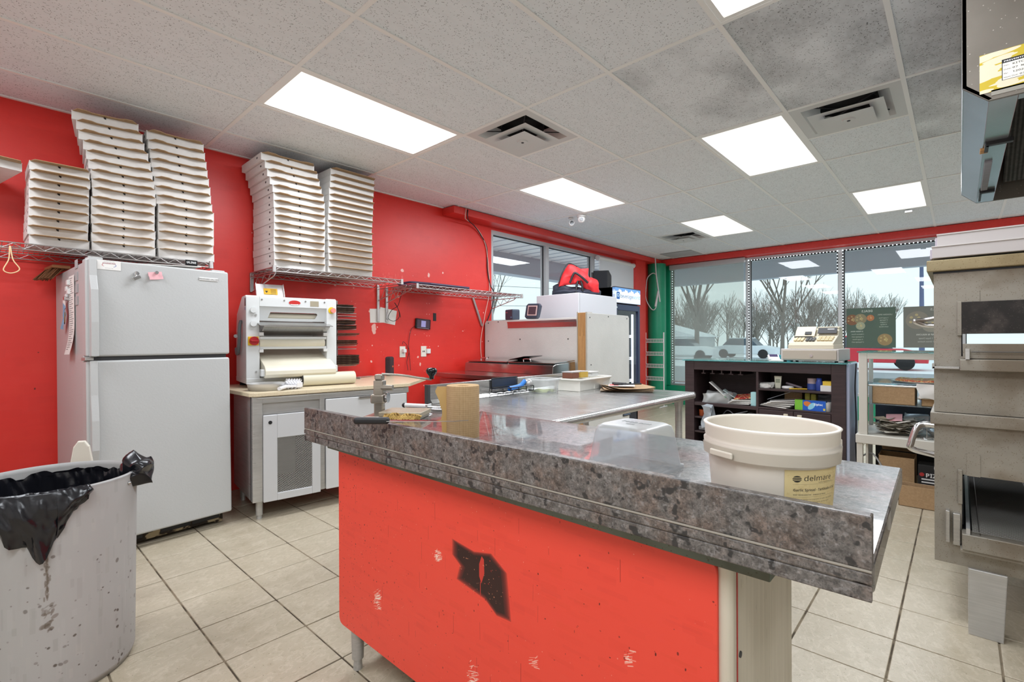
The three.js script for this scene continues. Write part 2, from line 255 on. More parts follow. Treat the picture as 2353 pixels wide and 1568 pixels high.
// ceiling air diffusers
const M_diff = S({ color: 0xcfcfce, roughness: 0.45 });
const M_soot = S({ map: tex(256, 256, (u, v) => { const f = fbm(u, v, 8, 5, 91); return 0.1 + 0.18 * f; }), roughness: 0.9 });
function diffuser(k, j, half, label, dirty) {
  const z = GZ(j) - 0.305 - 0.61 * half, t = thing('air_diffuser', label, 'air vent', [(GX(k) + GX(k + 1)) / 2, H, z], 0, 'ceiling air diffusers');
  const cone = (a, b, y0, y1) => new THREE.CylinderGeometry(a * Math.SQRT2, b * Math.SQRT2, y1 - y0, 4, 1, true).rotateY(PI / 4).translate(0, (y0 + y1) / 2, 0);
  part('face_plate', [bb(-0.293, 0.293, 0.0, 0.006, -0.293, -0.235), bb(-0.293, 0.293, 0, 0.006, 0.235, 0.293), bb(-0.293, -0.235, 0, 0.006, -0.235, 0.235), bb(0.235, 0.293, 0, 0.006, -0.235, 0.235), cone(0.16, 0.235, 0.0, 0.075)], M_diff, t);
  part('duct', [cyl(0.16, 0.16, 0.1, 0, 0.1, 0, 32, true), bb(-0.24, 0.24, 0.105, 0.11, -0.24, 0.24)], M_soot, t);
  part('louvre', [cone(0.125, 0.205, -0.032, -0.022)], M_diff, t); part('centre_louvre', [cone(0.001, 0.145, -0.052, -0.04)], M_diff, t); part('centre_boss', cyl(0.04, 0.035, 0.008, 0, -0.046, 0), M_diff, t); part('boss_hole', cyl(0.01, 0.01, 0.004, 0, -0.0505, 0), M.darkGrey, t);
  part('spoke', [rod([-0.2, 0.03, -0.2], [0.2, 0.03, 0.2], 0.004), rod([-0.2, 0.03, 0.2], [0.2, 0.03, -0.2], 0.004)], M.darkGrey, t);
}
diffuser(2, 1, 0, 'square white air diffuser beside the long light panel over the sheeter'); diffuser(5, 2, 0, 'square air diffuser with sooty throat nearest the exhaust hood'); diffuser(1, 4, 1, 'square air diffuser far off near the red corner');
solo('ceiling_grille', bb(0.46, 1.03, H - 0.004, H, -8.52, -8.05), S({ color: 0xaeb0b2, roughness: 0.6 }), 'flat grey access panel in the far ceiling corner', 'ceiling panel');

// ---------- windows ----------
function windowUnit(n, axis, a, b, y0, y1, label) {              // axis 'z': in the side wall between z = a and b; axis 'x': in the shop front between x = a and b
  const g = structGroup('window_' + n, label), f = 0.035, B = (u0, u1, v0, v1, d0, d1) => axis === 'x' ? bb(u0, u1, v0, v1, ZB - d1, ZB - d0) : bb(-d1, -d0, v0, v1, -u1, -u0);
  part('window_frame', [B(a, a + f, y0, y1, 0.0, 0.1), B(b - f, b, y0, y1, 0.0, 0.1), B(a + f, b - f, y0, y0 + f, 0.0, 0.1), B(a + f, b - f, y1 - 0.05, y1, 0.0, 0.1)], M.frame, g);
  part('gasket', [B(a + f, a + f + 0.01, y0 + f, y1 - 0.05, 0.045, 0.06), B(b - f - 0.01, b - f, y0 + f, y1 - 0.05, 0.045, 0.06), B(a + f, b - f, y1 - 0.06, y1 - 0.05, 0.045, 0.06)], M.black, g);
  const o = axis === 'x' ? new THREE.PlaneGeometry(b - a - 2 * f, y1 - y0 - f - 0.05).translate((a + b) / 2, (y0 + f + y1 - 0.05) / 2, ZB - 0.053) : new THREE.PlaneGeometry(b - a - 2 * f, y1 - y0 - f - 0.05).rotateY(PI / 2).translate(-0.053, (y0 + f + y1 - 0.05) / 2, -(a + b) / 2);
  part('pane', o, M.glass, g);
}
windowUnit(1, 'z', 4.33, 5.46, 0.36, 2.6, 'side window nearest the wire shelf'); windowUnit(2, 'z', 5.46, 6.65, 0.36, 2.6, 'side window behind the red bag'); windowUnit(3, 'z', 6.65, 7.86, 0.36, 2.6, 'side window with the half drawn blind');
[[0.29, 1.67], [1.67, 3.0], [3.0, 4.355], [4.355, 5.72]].forEach(([a, b], i) => windowUnit(4 + i, 'x', a, b, 0.355, 2.61, ['shop front window behind the full blind', 'shop front window behind the cash register', 'shop front window with the deal posters', 'shop front window behind the ovens'][i]));

// roller blinds
const M_blind = Ph({ color: 0xdce2dc, transmission: 0.74, thickness: 0, roughness: 0.15 }), M_blindWhite = Ph({ color: 0xd4d4d6, transmission: 0.25, thickness: 0, roughness: 0.9 });
{ const t = thing('roller_blind', 'sheer grey roller blind pulled fully down in the shop front corner', 'blind', [0.98, 0.42, ZB + 0.07]);
  part('cassette', rb(-0.67, 0.67, 2.1, 2.19, -0.03, 0.04, 0.01), M.frame, t); part('fabric', new THREE.PlaneGeometry(1.29, 2.1).translate(0, 1.05, 0), M_blind, t); part('bottom_bar', rb(-0.645, 0.645, 0, 0.025, -0.008, 0.008, 0.004), M.frame, t); }
{ const t = thing('roller_blind', 'white roller blind half drawn in the side window by the cooler', 'blind', [0.06, 1.85, -7.26]);
  part('roller', cylZ(0.035, 1.14, 0, 0.68, 0), M.white, t); for (const e of [0.575, -0.575]) part('end_cap', cylZ(0.042, 0.02, 0, 0.68, e), M.white, t); part('fabric', new THREE.PlaneGeometry(1.1, 0.68).rotateY(PI / 2).translate(0.02, 0.34, 0), M_blindWhite, t); part('bottom_bar', rb(0.012, 0.028, -0.02, 0.0, -0.55, 0.55, 0.004), M.white, t);
  part('pull_chain', [rod([0.03, 0.65, 0.585], [0.03, 0.02, 0.585], 0.004)], M.white, t); }

// strings of small LEDs along the shop front frames
const M_led = S({ color: 0xffffff, emissive: new THREE.Color(0.75, 0.95, 1), emissiveIntensity: 1.3 });
function ledStrip(label, runs) {
  const t = thing('led_strip', label, 'led strip', [0, 0, 0], 0, 'led strips on the window frames'), dots = [], tape = [];
  for (const [x0, y0, x1, y1] of runs) { const L = Math.hypot(x1 - x0, y1 - y0), n = Math.floor(L / 0.045); tape.push(rod([x0, y0, ZB + 0.012], [x1, y1, ZB + 0.012], 0.006, 4)); for (let i = 0; i <= n; i++) { const s = i / n; dots.push(box(0.013, 0.013, 0.008, mix(x0, x1, s), mix(y0, y1, s), ZB + 0.02)); } }
  part('tape', tape, M.black, t); part('leds', dots, M_led, t).userData.kind = 'stuff';
}
ledStrip('line of tiny white leds beside the full blind', [[0.335, 0.42, 0.335, 2.5]]);
ledStrip('led outline round the window behind the cash register', [[1.69, 0.4, 1.69, 2.555], [1.69, 2.555, 2.96, 2.555], [2.96, 2.2, 2.96, 2.555]]);
ledStrip('led outline round the poster window', [[3.03, 0.4, 3.03, 2.555], [3.03, 2.555, 4.32, 2.555]]);
ledStrip('led line above the ovens window', [[4.39, 2.555, 5.69, 2.555]]);

// posters on the glass, printed for the street: their writing reads backwards from inside
function poster(x0, x1, y0, y1, label, draw) {
  const t = canvasTex(512, 512, (c, w, h) => { c.translate(w, 0); c.scale(-1, 1); draw(c, w, h); });
  const g = new THREE.BoxGeometry(x1 - x0, y1 - y0, 0.002).translate((x0 + x1) / 2, (y0 + y1) / 2, ZB - 0.045);
  solo('poster', g, Ph({ map: t, transmission: 0.45, thickness: 0, roughness: 0.95 }), label, 'poster', 'deal posters', false);
}
const pizzaDot = (c, x, y, r, col) => { c.fillStyle = col; c.beginPath(); c.arc(x, y, r, 0, 7); c.fill(); c.fillStyle = 'rgba(235,215,150,0.6)'; for (let k = 0; k < 9; k++) { c.beginPath(); c.arc(x + Math.cos(k * 2.4) * r * 0.6 * ((k % 3) / 2), y + Math.sin(k * 2.4) * r * 0.6 * ((k % 3) / 2), r * 0.14, 0, 7); c.fill(); } };
poster(3.066, 3.655, 1.082, 1.672, 'dark green poster with pizzas on the glass left of the ovens', (c, w, h) => {
  c.fillStyle = '#64786a'; c.fillRect(0, 0, w, h); c.fillStyle = '#dfe6dc'; c.textAlign = 'center'; c.font = 'bold 40px sans-serif'; c.fillText('DEALS', w - 220, 55);
  pizzaDot(c, w - 60, 150, 70, '#9c6f52'); pizzaDot(c, w - 150, 140, 66, '#a89b7a'); pizzaDot(c, w - 150, 230, 50, '#b9bda0'); pizzaDot(c, 110, 410, 75, '#b59a6d'); pizzaDot(c, w - 255, 130, 40, '#c98a5f');
  c.fillStyle = '#dfe6dc'; c.font = '22px sans-serif'; c.fillText('LASAGNA SPEC.', 110, 100); c.font = '17px sans-serif'; ['1 Large Pizza', '3 Toppings', '1 Lasagna', '10 Wings', 'Garlic Bread'].forEach((s, i) => c.fillText(s, 120, 140 + i * 28));
  c.font = 'bold 22px sans-serif'; c.fillText('2 PIZZA DEAL', w - 110, 310); c.font = '18px sans-serif'; ['2 Medium Pizzas', '2 Toppings each', '2 Large Pizzas', '2 Toppings each'].forEach((s, i) => c.fillText(s, w - 120, 345 + i * 34));
});
poster(3.74, 4.33, 1.085, 1.665, 'faded grey poster on the glass half hidden by the ovens', (c, w, h) => {
  c.fillStyle = '#8b8d84'; c.fillRect(0, 0, w, h); c.fillStyle = '#d8d8d0'; c.textAlign = 'center'; c.font = 'bold 40px sans-serif'; c.fillText('DEALS', 200, 55);
  pizzaDot(c, 380, 170, 110, '#a09a8c'); pizzaDot(c, 250, 230, 90, '#a8a598'); c.font = 'bold 26px sans-serif'; c.fillStyle = '#e0e0d8'; c.fillText('CHAAP N KULCHA', 280, 360); c.font = '22px sans-serif'; c.fillText('1 Soya Chaap', 300, 405); c.fillText('1 Onion Kulcha', 300, 445);
});

// ---------- outside ----------
const M_snow = S({ map: tex(256, 256, (u, v) => { const f = fbm(u, v, 6, 5, 401) - 0.5; return [0.92 + 0.06 * f, 0.94 + 0.05 * f, 0.96 + 0.04 * f]; }, true, [0.1, 0.1]), roughness: 0.9 }), M_asph = S({ color: 0x9aa0a6, roughness: 0.9 });
const ground = solo('snowy_ground', [bb(-70, 70, -0.5, -0.12, -110, -9.05), bb(-70, -0.2, -0.5, -0.12, -9.05, 20)], M_snow, 'snow covered ground outside the windows', 'ground'); ground.userData.kind = 'structure';
const road = solo('car_park', bb(-40, 40, -0.12, -0.1, -24, -12), M_asph, 'grey slushy car park in front of the shop', 'car park'); road.userData.kind = 'structure';
const M_soffit = S({ color: 0xfafcfc, roughness: 0.6 }), M_fascia = S({ color: 0xc4ccd6, roughness: 0.6 });
{ const t = thing('canopy', 'white ribbed canopy soffit with a grey fascia outside the windows', 'canopy');
  part('soffit', [bb(-1.9, XR + 1, 2.78, 2.86, -10.6, -9.06), bb(-1.9, -0.2, 2.78, 2.86, -9.06, 3)], M_soffit, t);
  for (let k = 0; k < 26; k++) part('soffit_rib', bb(-1.6 + k * 0.34, -1.585 + k * 0.34, 2.768, 2.78, -10.45, -9.06), M_fascia, t);
  for (let k = 0; k < 26; k++) part('soffit_rib', bb(-1.6, -0.2, 2.768, 2.78, -8.8 + k * 0.3, -8.788 + k * 0.3), M_fascia, t);
  part('fascia', [bb(-1.9, XR + 1, 2.42, 2.86, -10.7, -10.5)], M_fascia, t); part('fascia', [bb(-1.9, -1.65, 2.42, 2.86, -10.5, 3)], M_fascia, t); }
const M_bark = S({ color: 0x7d766e, roughness: 1 }), M_twig = S({ color: 0x8d867d, roughness: 1 });
function treeGeo(h, seed, depth, spread = 0.55) {
  const r = rng(seed), out = [];
  const go = (p, d, len, rad, n) => {
    const e = p.clone().addScaledVector(d, len), g = new THREE.CylinderGeometry(rad * 0.68, rad, len, n > 2 ? 6 : 4, 1, true);
    g.applyQuaternion(new THREE.Quaternion().setFromUnitVectors(V(0, 1, 0), d)); g.translate((p.x + e.x) / 2, (p.y + e.y) / 2, (p.z + e.z) / 2); out.push(g);
    if (!n) return; const k = n === depth ? 5 : 3 + (r() > 0.5 ? 1 : 0);
    for (let i = 0; i < k; i++) { const a = r() * 6.283, q = spread * (0.5 + 0.8 * r()), nd = d.clone().multiplyScalar(1).add(V(Math.cos(a) * q, 0.12 + 0.1 * r(), Math.sin(a) * q)).normalize(); go(p.clone().addScaledVector(d, len * (i === 0 ? 1 : 0.55 + 0.45 * r())), i === 0 ? d.clone().add(V((r() - 0.5) * 0.3, 0.1, (r() - 0.5) * 0.3)).normalize() : nd, len * (0.62 + 0.2 * r()), rad * (i === 0 ? 0.68 : 0.5), n - 1); }
  };
  go(V(0, 0, 0), V(0.02, 1, 0).normalize(), h * 0.3, h * 0.014, depth); return join(out);
}
{ const a = solo('bare_tree', treeGeo(9.5, 5, 6), M_bark, 'tall bare tree in the window behind the cash register', 'tree', undefined, false); a.position.set(-3.4, -0.12, -32);
  const b = solo('bare_tree', treeGeo(13, 12, 6, 0.6), M_bark, 'widest bare tree half behind the sheer blind', 'tree', undefined, false); b.position.set(-9.3, -0.12, -34);
  const c = solo('bare_tree', treeGeo(6, 23, 4), M_twig, 'faint bare tree above the green poster', 'tree', undefined, false); c.position.set(0.6, -0.12, -45);
  const d = solo('bare_tree', treeGeo(10, 31, 5, 0.6), M_twig, 'pale bare tree outside the side windows', 'tree', undefined, false); d.position.set(-18, -0.12, -22);
  const protos = [treeGeo(6, 41, 4, 0.7), treeGeo(5, 52, 4, 0.8), treeGeo(7, 63, 4, 0.6)], r = rng(9), wood = [];
  for (let i = 0; i < 60; i++) wood.push(protos[i % 3].clone().scale(1, 0.75 + 0.5 * r(), 1).rotateY(r() * 6).translate(-24 + 22 * (i + r()) / 60, -0.12, -46 - 14 * r()));
  for (let i = 0; i < 14; i++) wood.push(protos[i % 3].clone().rotateY(r() * 6).translate(-34 - 8 * r(), -0.12, -40 + 3 * i));
  const w = solo('woodland', wood, M_twig, 'hazy thicket of bare woodland beyond the car park', 'woodland', undefined, false); w.userData.kind = 'stuff';
}
const M_house = S({ color: 0xc9ccce, roughness: 0.9 }), M_houseDark = S({ color: 0x97a0a8, roughness: 0.9 });
function house(x, z, w, d, h, rh, label) {
  const t = thing('house', label, 'house', [x, -0.12, z], 0.1); part('wall', bb(-w / 2, w / 2, 0, h, -d / 2, d / 2), M_house, t);
  part('roof', prism([[-w / 2 - 0.4, h], [w / 2 + 0.4, h], [0, h + rh]], d + 0.6).translate(0, 0, -d / 2 - 0.3), M_snow, t);
  for (const k of [-0.28, 0.05, 0.3]) part('window', bb(w * k - 0.5, w * k + 0.5, h * 0.4, h * 0.8, d / 2, d / 2 + 0.03), M_houseDark, t);
}
house(-14.6, -40, 7, 6, 1.6, 1.15, 'low house with a snowy roof seen through the sheer blind'); house(-6.6, -62, 5, 5, 1.3, 0.8, 'low snowy house behind the tall bare tree');
function car(x, z, turn, col, label) {
  const t = thing('car', label, 'car', [x, -0.1, z], turn), body = S({ color: col, roughness: 0.35, metalness: 0.1 });
  part('body', prism([[-2.1, 0.3], [2.1, 0.3], [2.15, 0.72], [1.3, 0.9], [-1.2, 0.95], [-2.1, 0.8]], 1.75, 0.05).translate(0, 0, -0.875), body, t);
  part('cabin', prism([[-1.5, 0.9], [1.0, 0.88], [0.45, 1.42], [-1.0, 1.42]], 1.5, 0.06).translate(0, 0, -0.75), S({ color: 0x4c5a66, roughness: 0.15 }), t); part('roof', rb(-1.0, 0.45, 1.4, 1.48, -0.72, 0.72, 0.03), body, t);
  for (const [wx, wz] of [[-1.35, 0.82], [1.35, 0.82], [-1.35, -0.82], [1.35, -0.82]]) part('wheel', cylZ(0.32, 0.2, wx, 0.32, wz), M.rubber, t);
}
car(1.2, -27, 0.12, 0xd63a48, 'red car parked outside behind the display case'); car(-9.8, -33, 0.1, 0xe6eaee, 'pale car parked outside behind the sheer blind'); car(-7.2, -38, 0, 0xdfe6ec, 'white car parked outside left of the cash register');
{ const t = thing('light_pole', 'tall car park light pole above the posters', 'light pole', [2.45, -0.12, -43]); part('pole', cyl(0.1, 0.16, 7.0, 0, 3.5, 0, 12), S({ color: 0x5a6488, roughness: 0.6 }), t); part('lamp_head', rb(-1.3, 1.3, 7.0, 7.16, -0.3, 0.3, 0.05), S({ color: 0x6a7488, roughness: 0.6 }), t); }
{ const t = thing('power_line', 'thin power lines crossing outside the side windows', 'power line'); for (const [y, d] of [[3.0, 0], [2.2, 1], [4.1, 2]]) part('cable', tube([[-14, y + 0.5, 0], [-15, y, -12], [-14, y + 0.4, -26]], 0.012, 24, 5), M.darkGrey, t); }

// ---------- along the red wall ----------
// fridge
{
  const t = thing('fridge', 'white two door top freezer fridge against the red wall', 'fridge', [0.455, 0, -0.715], R(5)); t.rotation.z = R(1.6);
  part('body', rb(-0.375, 0.30, 0.07, 1.64, -0.362, 0.362, 0.008), M.enamel, t);
  const d1 = part('freezer_door', rb(0.306, 0.375, 1.112, 1.655, -0.366, 0.366, 0.012), M.enamel, t), d2 = part('fridge_door', rb(0.306, 0.375, 0.075, 1.09, -0.366, 0.366, 0.012), M.enamel, t);
  part('door_gasket', [bb(0.296, 0.31, 0.09, 1.08, -0.35, 0.35), bb(0.296, 0.31, 1.12, 1.64, -0.35, 0.35), bb(0.30, 0.355, 1.088, 1.114, -0.35, 0.33)], M.darkGrey, t);
  const han = (pts) => prism(pts, 0.034, 0.004).translate(0, 0, 0.318);
  part('handle', han([[0.37, 1.11], [0.418, 1.115], [0.424, 1.3], [0.418, 1.48], [0.392, 1.56], [0.388, 1.65], [0.37, 1.65]]), M.enamel, d1);
  part('handle', han([[0.37, 1.09], [0.388, 1.088], [0.392, 1.0], [0.395, 0.9], [0.412, 0.76], [0.412, 0.6], [0.39, 0.52], [0.37, 0.5]]), M.enamel, d2);
  part('name_plate', rb(0.374, 0.379, 1.585, 1.605, -0.3, -0.19, 0.002), M.white, d1); part('name_text', textGeo('FRIGIDAIRE GALLERY', 0.0085, 0.0006).rotateY(PI / 2).translate(0.379, 1.595, -0.245), S({ color: 0x8a8a88, roughness: 0.5 }), d1);
  part('hinge_cover', rb(0.29, 0.36, 1.645, 1.668, 0.285, 0.35, 0.005), M.enamel, t); part('hinge_cover', rb(0.25, 0.36, 1.645, 1.664, -0.35, -0.27, 0.005), M.enamel, t);
  part('mid_hinge', rb(0.30, 0.385, 1.092, 1.11, 0.335, 0.372, 0.003), M.steelDull, t);
  part('toe_grille', [bb(0.27, 0.29, 0.015, 0.072, -0.34, 0.36), bb(-0.3, 0.28, 0.0, 0.07, -0.34, -0.3), bb(-0.3, 0.28, 0.0, 0.07, 0.3, 0.34)], S({ map: tex(256, 256, (u, v) => { const f = sm(clamp((fbm(u, v, 10, 5, 501) - 0.42) * 6)); return [mix(0.66, 0.16, f), mix(0.6, 0.12, f), mix(0.48, 0.08, f)]; }, true, [3, 3]), roughness: 0.8 }), t);
  for (const z of [0.2, -0.05, -0.22]) part('grille_slot', rb(0.286, 0.293, 0.03, 0.055, z - 0.1, z + 0.06, 0.003), M.black, t);
  t.updateMatrixWorld(true);
  // things stuck to the fridge, placed in its own frame
  const stick = (name, label, cat, p, build, rot = 0) => { const s = thing(name, label, cat); build(s); s.position.set(...p).applyMatrix4(t.matrixWorld); s.quaternion.copy(t.quaternion); s.rotateX(0); if (rot) s.rotateOnAxis(V(1, 0, 0), rot); return s; };
  stick('magnet_card', 'white magnet card printed HAMMOND on the freezer door', 'magnet', [0.376, 1.625, 0.262], (s) => {
    const m = S({ map: canvasTex(256, 128, (c, w, h) => { c.fillStyle = '#e9e7e3'; c.fillRect(0, 0, w, h); c.fillStyle = '#7a2030'; c.textAlign = 'center'; c.font = 'bold 26px sans-serif'; c.fillText('HAMMOND', w / 2, 48); c.strokeStyle = '#3a4a9a'; c.lineWidth = 5; c.beginPath(); c.ellipse(w / 2, 64, 76, 26, 0, -0.6, 0.9); c.stroke(); c.strokeStyle = '#b03040'; c.beginPath(); c.ellipse(w / 2, 64, 76, 26, 0, 2.4, 3.8); c.stroke(); c.fillStyle = '#666'; c.font = '10px sans-serif'; c.fillText('plumbing heating cooling', w / 2, 18); c.fillText('call 24 hours 7 days', w / 2, 110); }), roughness: 0.5 });
    part('card', new THREE.BoxGeometry(0.106, 0.052, 0.0015).rotateY(PI / 2), m, s, false); });
  stick('magnetic_clip', 'silver bulldog clip magnet in the middle of the freezer door', 'clip', [0.388, 1.575, 0.145], (s) => { part('magnet', cylX(0.013, 0.02, -0.004, 0.01, -0.012), M.chrome, s); part('clip', rb(0.002, 0.014, -0.022, 0.0, -0.02, 0.022, 0.003), M.chrome, s); part('lever', rod([0.006, 0, 0], [0.01, 0.022, -0.012], 0.006), M.chrome, s); }, 0.5);
  stick('pink_note', 'curled pink paper note under a round magnet on the freezer', 'note', [0.38, 1.588, 0.045], (s) => { const g = new THREE.PlaneGeometry(0.07, 0.045, 8, 6); const p = g.attributes.position; for (let i = 0; i < p.count; i++) p.setZ(i, 0.012 * ((p.getX(i) / 0.035) ** 2) * (p.getY(i) < 0 ? 1 : 0.3)); part('sheet', g.rotateY(PI / 2), M.pinkPaper, s); part('magnet', cylX(0.009, 0.01, 0.008, 0.018, -0.008), M.chrome, s); }, 0.15);
  stick('paper_list', 'long printed list hanging on the fridge side', 'paper', [0.07, 1.36, 0.365], (s) => { const m = S({ map: canvasTex(128, 512, (c, w, h) => { c.fillStyle = '#e6e3de'; c.fillRect(0, 0, w, h); c.fillStyle = '#8d8a88'; for (let i = 0; i < 34; i++) c.fillRect(12, 14 + i * 14, 40 + 60 * hash(i, 2, 5), 5); }), roughness: 0.9 }); const g = new THREE.PlaneGeometry(0.13, 0.46, 4, 12), p = g.attributes.position; for (let i = 0; i < p.count; i++) p.setZ(i, 0.002 + 0.03 * clamp(-(p.getY(i) + 0.05) / 0.2) ** 2); part('sheet', g, m, s, false); });
  stick('photo_strip', 'column of faded grey labels on the fridge side', 'label', [0.17, 1.5, 0.363], (s) => { for (let k = 0; k < 4; k++) part('label', rb(-0.03, 0.03, -0.09 + k * 0.07, -0.04 + k * 0.07, 0, 0.002, 0.0005), S({ color: 0xa9a8a8, roughness: 0.8 }), s); });
  stick('white_magnets', 'cluster of small white clip magnets on the fridge side', 'magnet', [-0.02, 1.52, 0.365], (s) => { for (const [x, y] of [[0, 0], [0.03, 0.035], [0.04, -0.02], [-0.005, -0.045]]) part('magnet', rb(x - 0.018, x + 0.018, y - 0.015, y + 0.015, 0, 0.014, 0.003), M.white, s); });
  stick('key_bunch', 'bunch of keys with a blue ribbon hanging on the fridge side', 'keys', [-0.01, 1.4, 0.372], (s) => {
    part('hook', rod([0.02, 0.06, -0.008], [0.02, 0.06, 0.02], 0.012), M.chrome, s); part('ribbon', crumple(new THREE.PlaneGeometry(0.05, 0.16, 6, 12).rotateZ(-0.5).translate(-0.04, -0.05, 0.012), 0.012, 30, 4), S({ color: 0x7fa6c4, roughness: 0.8 }), s);
    part('key', rbox(0.012, 0.06, 0.003, 0.001).rotateZ(-0.15).translate(0.015, -0.05, 0.014), S({ color: 0x8d8450, metalness: 0.8, roughness: 0.4 }), s); part('key', rbox(0.012, 0.06, 0.003, 0.001).rotateZ(-0.35).translate(0.0, -0.06, 0.012), M.black, s); part('tag', rbox(0.05, 0.07, 0.002, 0.001).rotateZ(0.3).translate(-0.05, 0.03, 0.005), M.paper, s); });
}
solo('loose_sheet', [new THREE.BoxGeometry(0.24, 0.004, 0.36).rotateX(0.05).rotateZ(-0.03).translate(0.6, 1.682, -0.78)], M.paper, 'loose white card lying on top of the fridge', 'paper');
{ const t = thing('broom_head', 'brown bristle broom head lying on the back of the fridge', 'broom', [0.17, 1.655, -0.35], 0.1); const r = rng(4), br = [];
  for (let i = 0; i < 90; i++) { const x = -0.1 + 0.2 * r(), z = -0.02 + 0.06 * r(); br.push(rod([x, 0.01, z + 0.03], [x + 0.02 * (r() - 0.6), -0.065, z + 0.075 + 0.02 * r()], 0.002, 4)); }
  part('head', rb(-0.11, 0.11, 0.002, 0.02, -0.01, 0.075, 0.004), S({ color: 0xa06a44, roughness: 0.7 }), t); part('bristles', br, S({ color: 0x7d5233, roughness: 0.9 }), t).userData.kind = 'stuff'; }

// wire shelves
function wireShelf(label, zL, zR, y, xF, brackets, group) {
  const t = thing('wire_shelf', label, 'shelf', [0, y, 0], 0, group), x0 = 0.02, rr = 0.0035, zig = (x) => { const a = [], n = Math.round(Math.abs(zR - zL) / 0.042); for (let i = 0; i < n; i++) { const s = mix(zL, zR, i / n), e = mix(zL, zR, (i + 1) / n); a.push(rod([x, i % 2 ? -0.003 : -0.03, s], [x, i % 2 ? -0.03 : -0.003, e], 0.0022, 5)); } return a; };
  part('front_truss', [rod([xF, 0, zL], [xF, 0, zR], rr), rod([xF, -0.033, zL], [xF, -0.033, zR], rr), zig(xF)], M.wire, t);
  part('back_truss', [rod([x0, 0, zL], [x0, 0, zR], rr), rod([x0, -0.033, zL], [x0, -0.033, zR], rr), zig(x0)], M.wire, t);
  for (const z of [zL, zR]) { const g = [rod([x0, 0, z], [xF, 0, z], rr), rod([x0, -0.033, z], [xF, -0.033, z], rr)]; for (let k = 0; k < 8; k++) g.push(rod([mix(x0, xF, k / 8), k % 2 ? 0 : -0.033, z], [mix(x0, xF, (k + 1) / 8), k % 2 ? -0.033 : 0, z], 0.0022, 5)); part('end_truss', g, M.wire, t); part('corner_collar', cyl(0.014, 0.016, 0.05, xF, -0.016, z, 16), M.wire, t); }
  const deck = [], n = Math.round(Math.abs(zR - zL) / 0.024); for (let i = 1; i < n; i++) { const z = mix(zL, zR, i / n); deck.push(rod([x0, 0.003, z], [xF, 0.003, z], 0.0018, 4)); }
  for (const s of [0.33, 0.66]) deck.push(rod([mix(x0, xF, s), -0.003, zL], [mix(x0, xF, s), -0.003, zR], 0.003, 6));
  part('deck_wires', deck, M.wire, t).userData.kind = 'stuff';
  for (const [z, drop, sl] of brackets) {
    part('wall_post', [rb(0.002, 0.022, -drop, 0.0, z - 0.014, z + 0.014, 0.003)].map((g) => sl ? g.translate(0, drop, -z).rotateX(sl).translate(0, -drop, z + 0.15) : g), M.wire, t);
    const arm = [rod([0.02, -0.045, z], [xF, -0.045, z], 0.005), rod([0.02, -0.16, z], [xF - 0.03, -0.065, z], 0.005), rod([xF - 0.03, -0.065, z], [xF, -0.045, z], 0.005)]; for (let k = 0; k < 5; k++) { const s = 0.1 + k * 0.16, X = (q) => mix(0.03, xF - 0.05, q); arm.push(rod([X(s), k % 2 ? -0.045 : mix(-0.16, -0.065, s), z], [X(s + 0.16), k % 2 ? mix(-0.16, -0.065, s + 0.16) : -0.045, z], 0.003, 6)); }
    part('bracket_arm', arm, M.wire, t);
  }
  return t;
}
const sh1 = wireShelf('long wire shelf above the fridge carrying three stacks of pizza boxes', 0.6, -1.085, 1.757, 0.47, [[0.5, 0.2]], 'wire wall shelves');
part('shelf_tag', rb(0.474, 0.478, -0.034, 0.002, -1.0, -0.93, 0.001), M.blackGloss, sh1); part('tag_text', textGeo('ULINE', 0.014, 0.0008).rotateY(PI / 2).translate(0.478, -0.014, -0.965), M.white, sh1);
wireShelf('wire shelf above the dough sheeter carrying two box stacks', -1.5, -2.65, 1.772, 0.5, [[-1.51, 0.16], [-2.7, 0.375]], 'wire wall shelves');
wireShelf('nearly empty wire shelf reaching across the side window', -2.87, -4.41, 1.757, 0.44, [[-2.8, 0.36], [-4.3, 0.37, 0.42]], 'wire wall shelves');
{ const g = tube([[0.475, 1.73, -0.105], [0.48, 1.66, -0.115], [0.482, 1.61, -0.14], [0.482, 1.585, -0.108], [0.482, 1.6, -0.078], [0.48, 1.66, -0.098], [0.475, 1.73, -0.102]], 0.003, 60, 6, true); solo('string_loop', g, S({ color: 0xe8c79a, roughness: 0.8 }), 'tan string loop hanging from the shelf above the fridge', 'string'); }
solo('hanging_string', tube([[0.47, 1.75, -0.055], [0.47, 1.6, -0.057], [0.465, 1.42, -0.05]], 0.003, 20, 6), S({ color: 0xe8a860, roughness: 0.8 }), 'straight orange string hanging at the left picture edge', 'string');

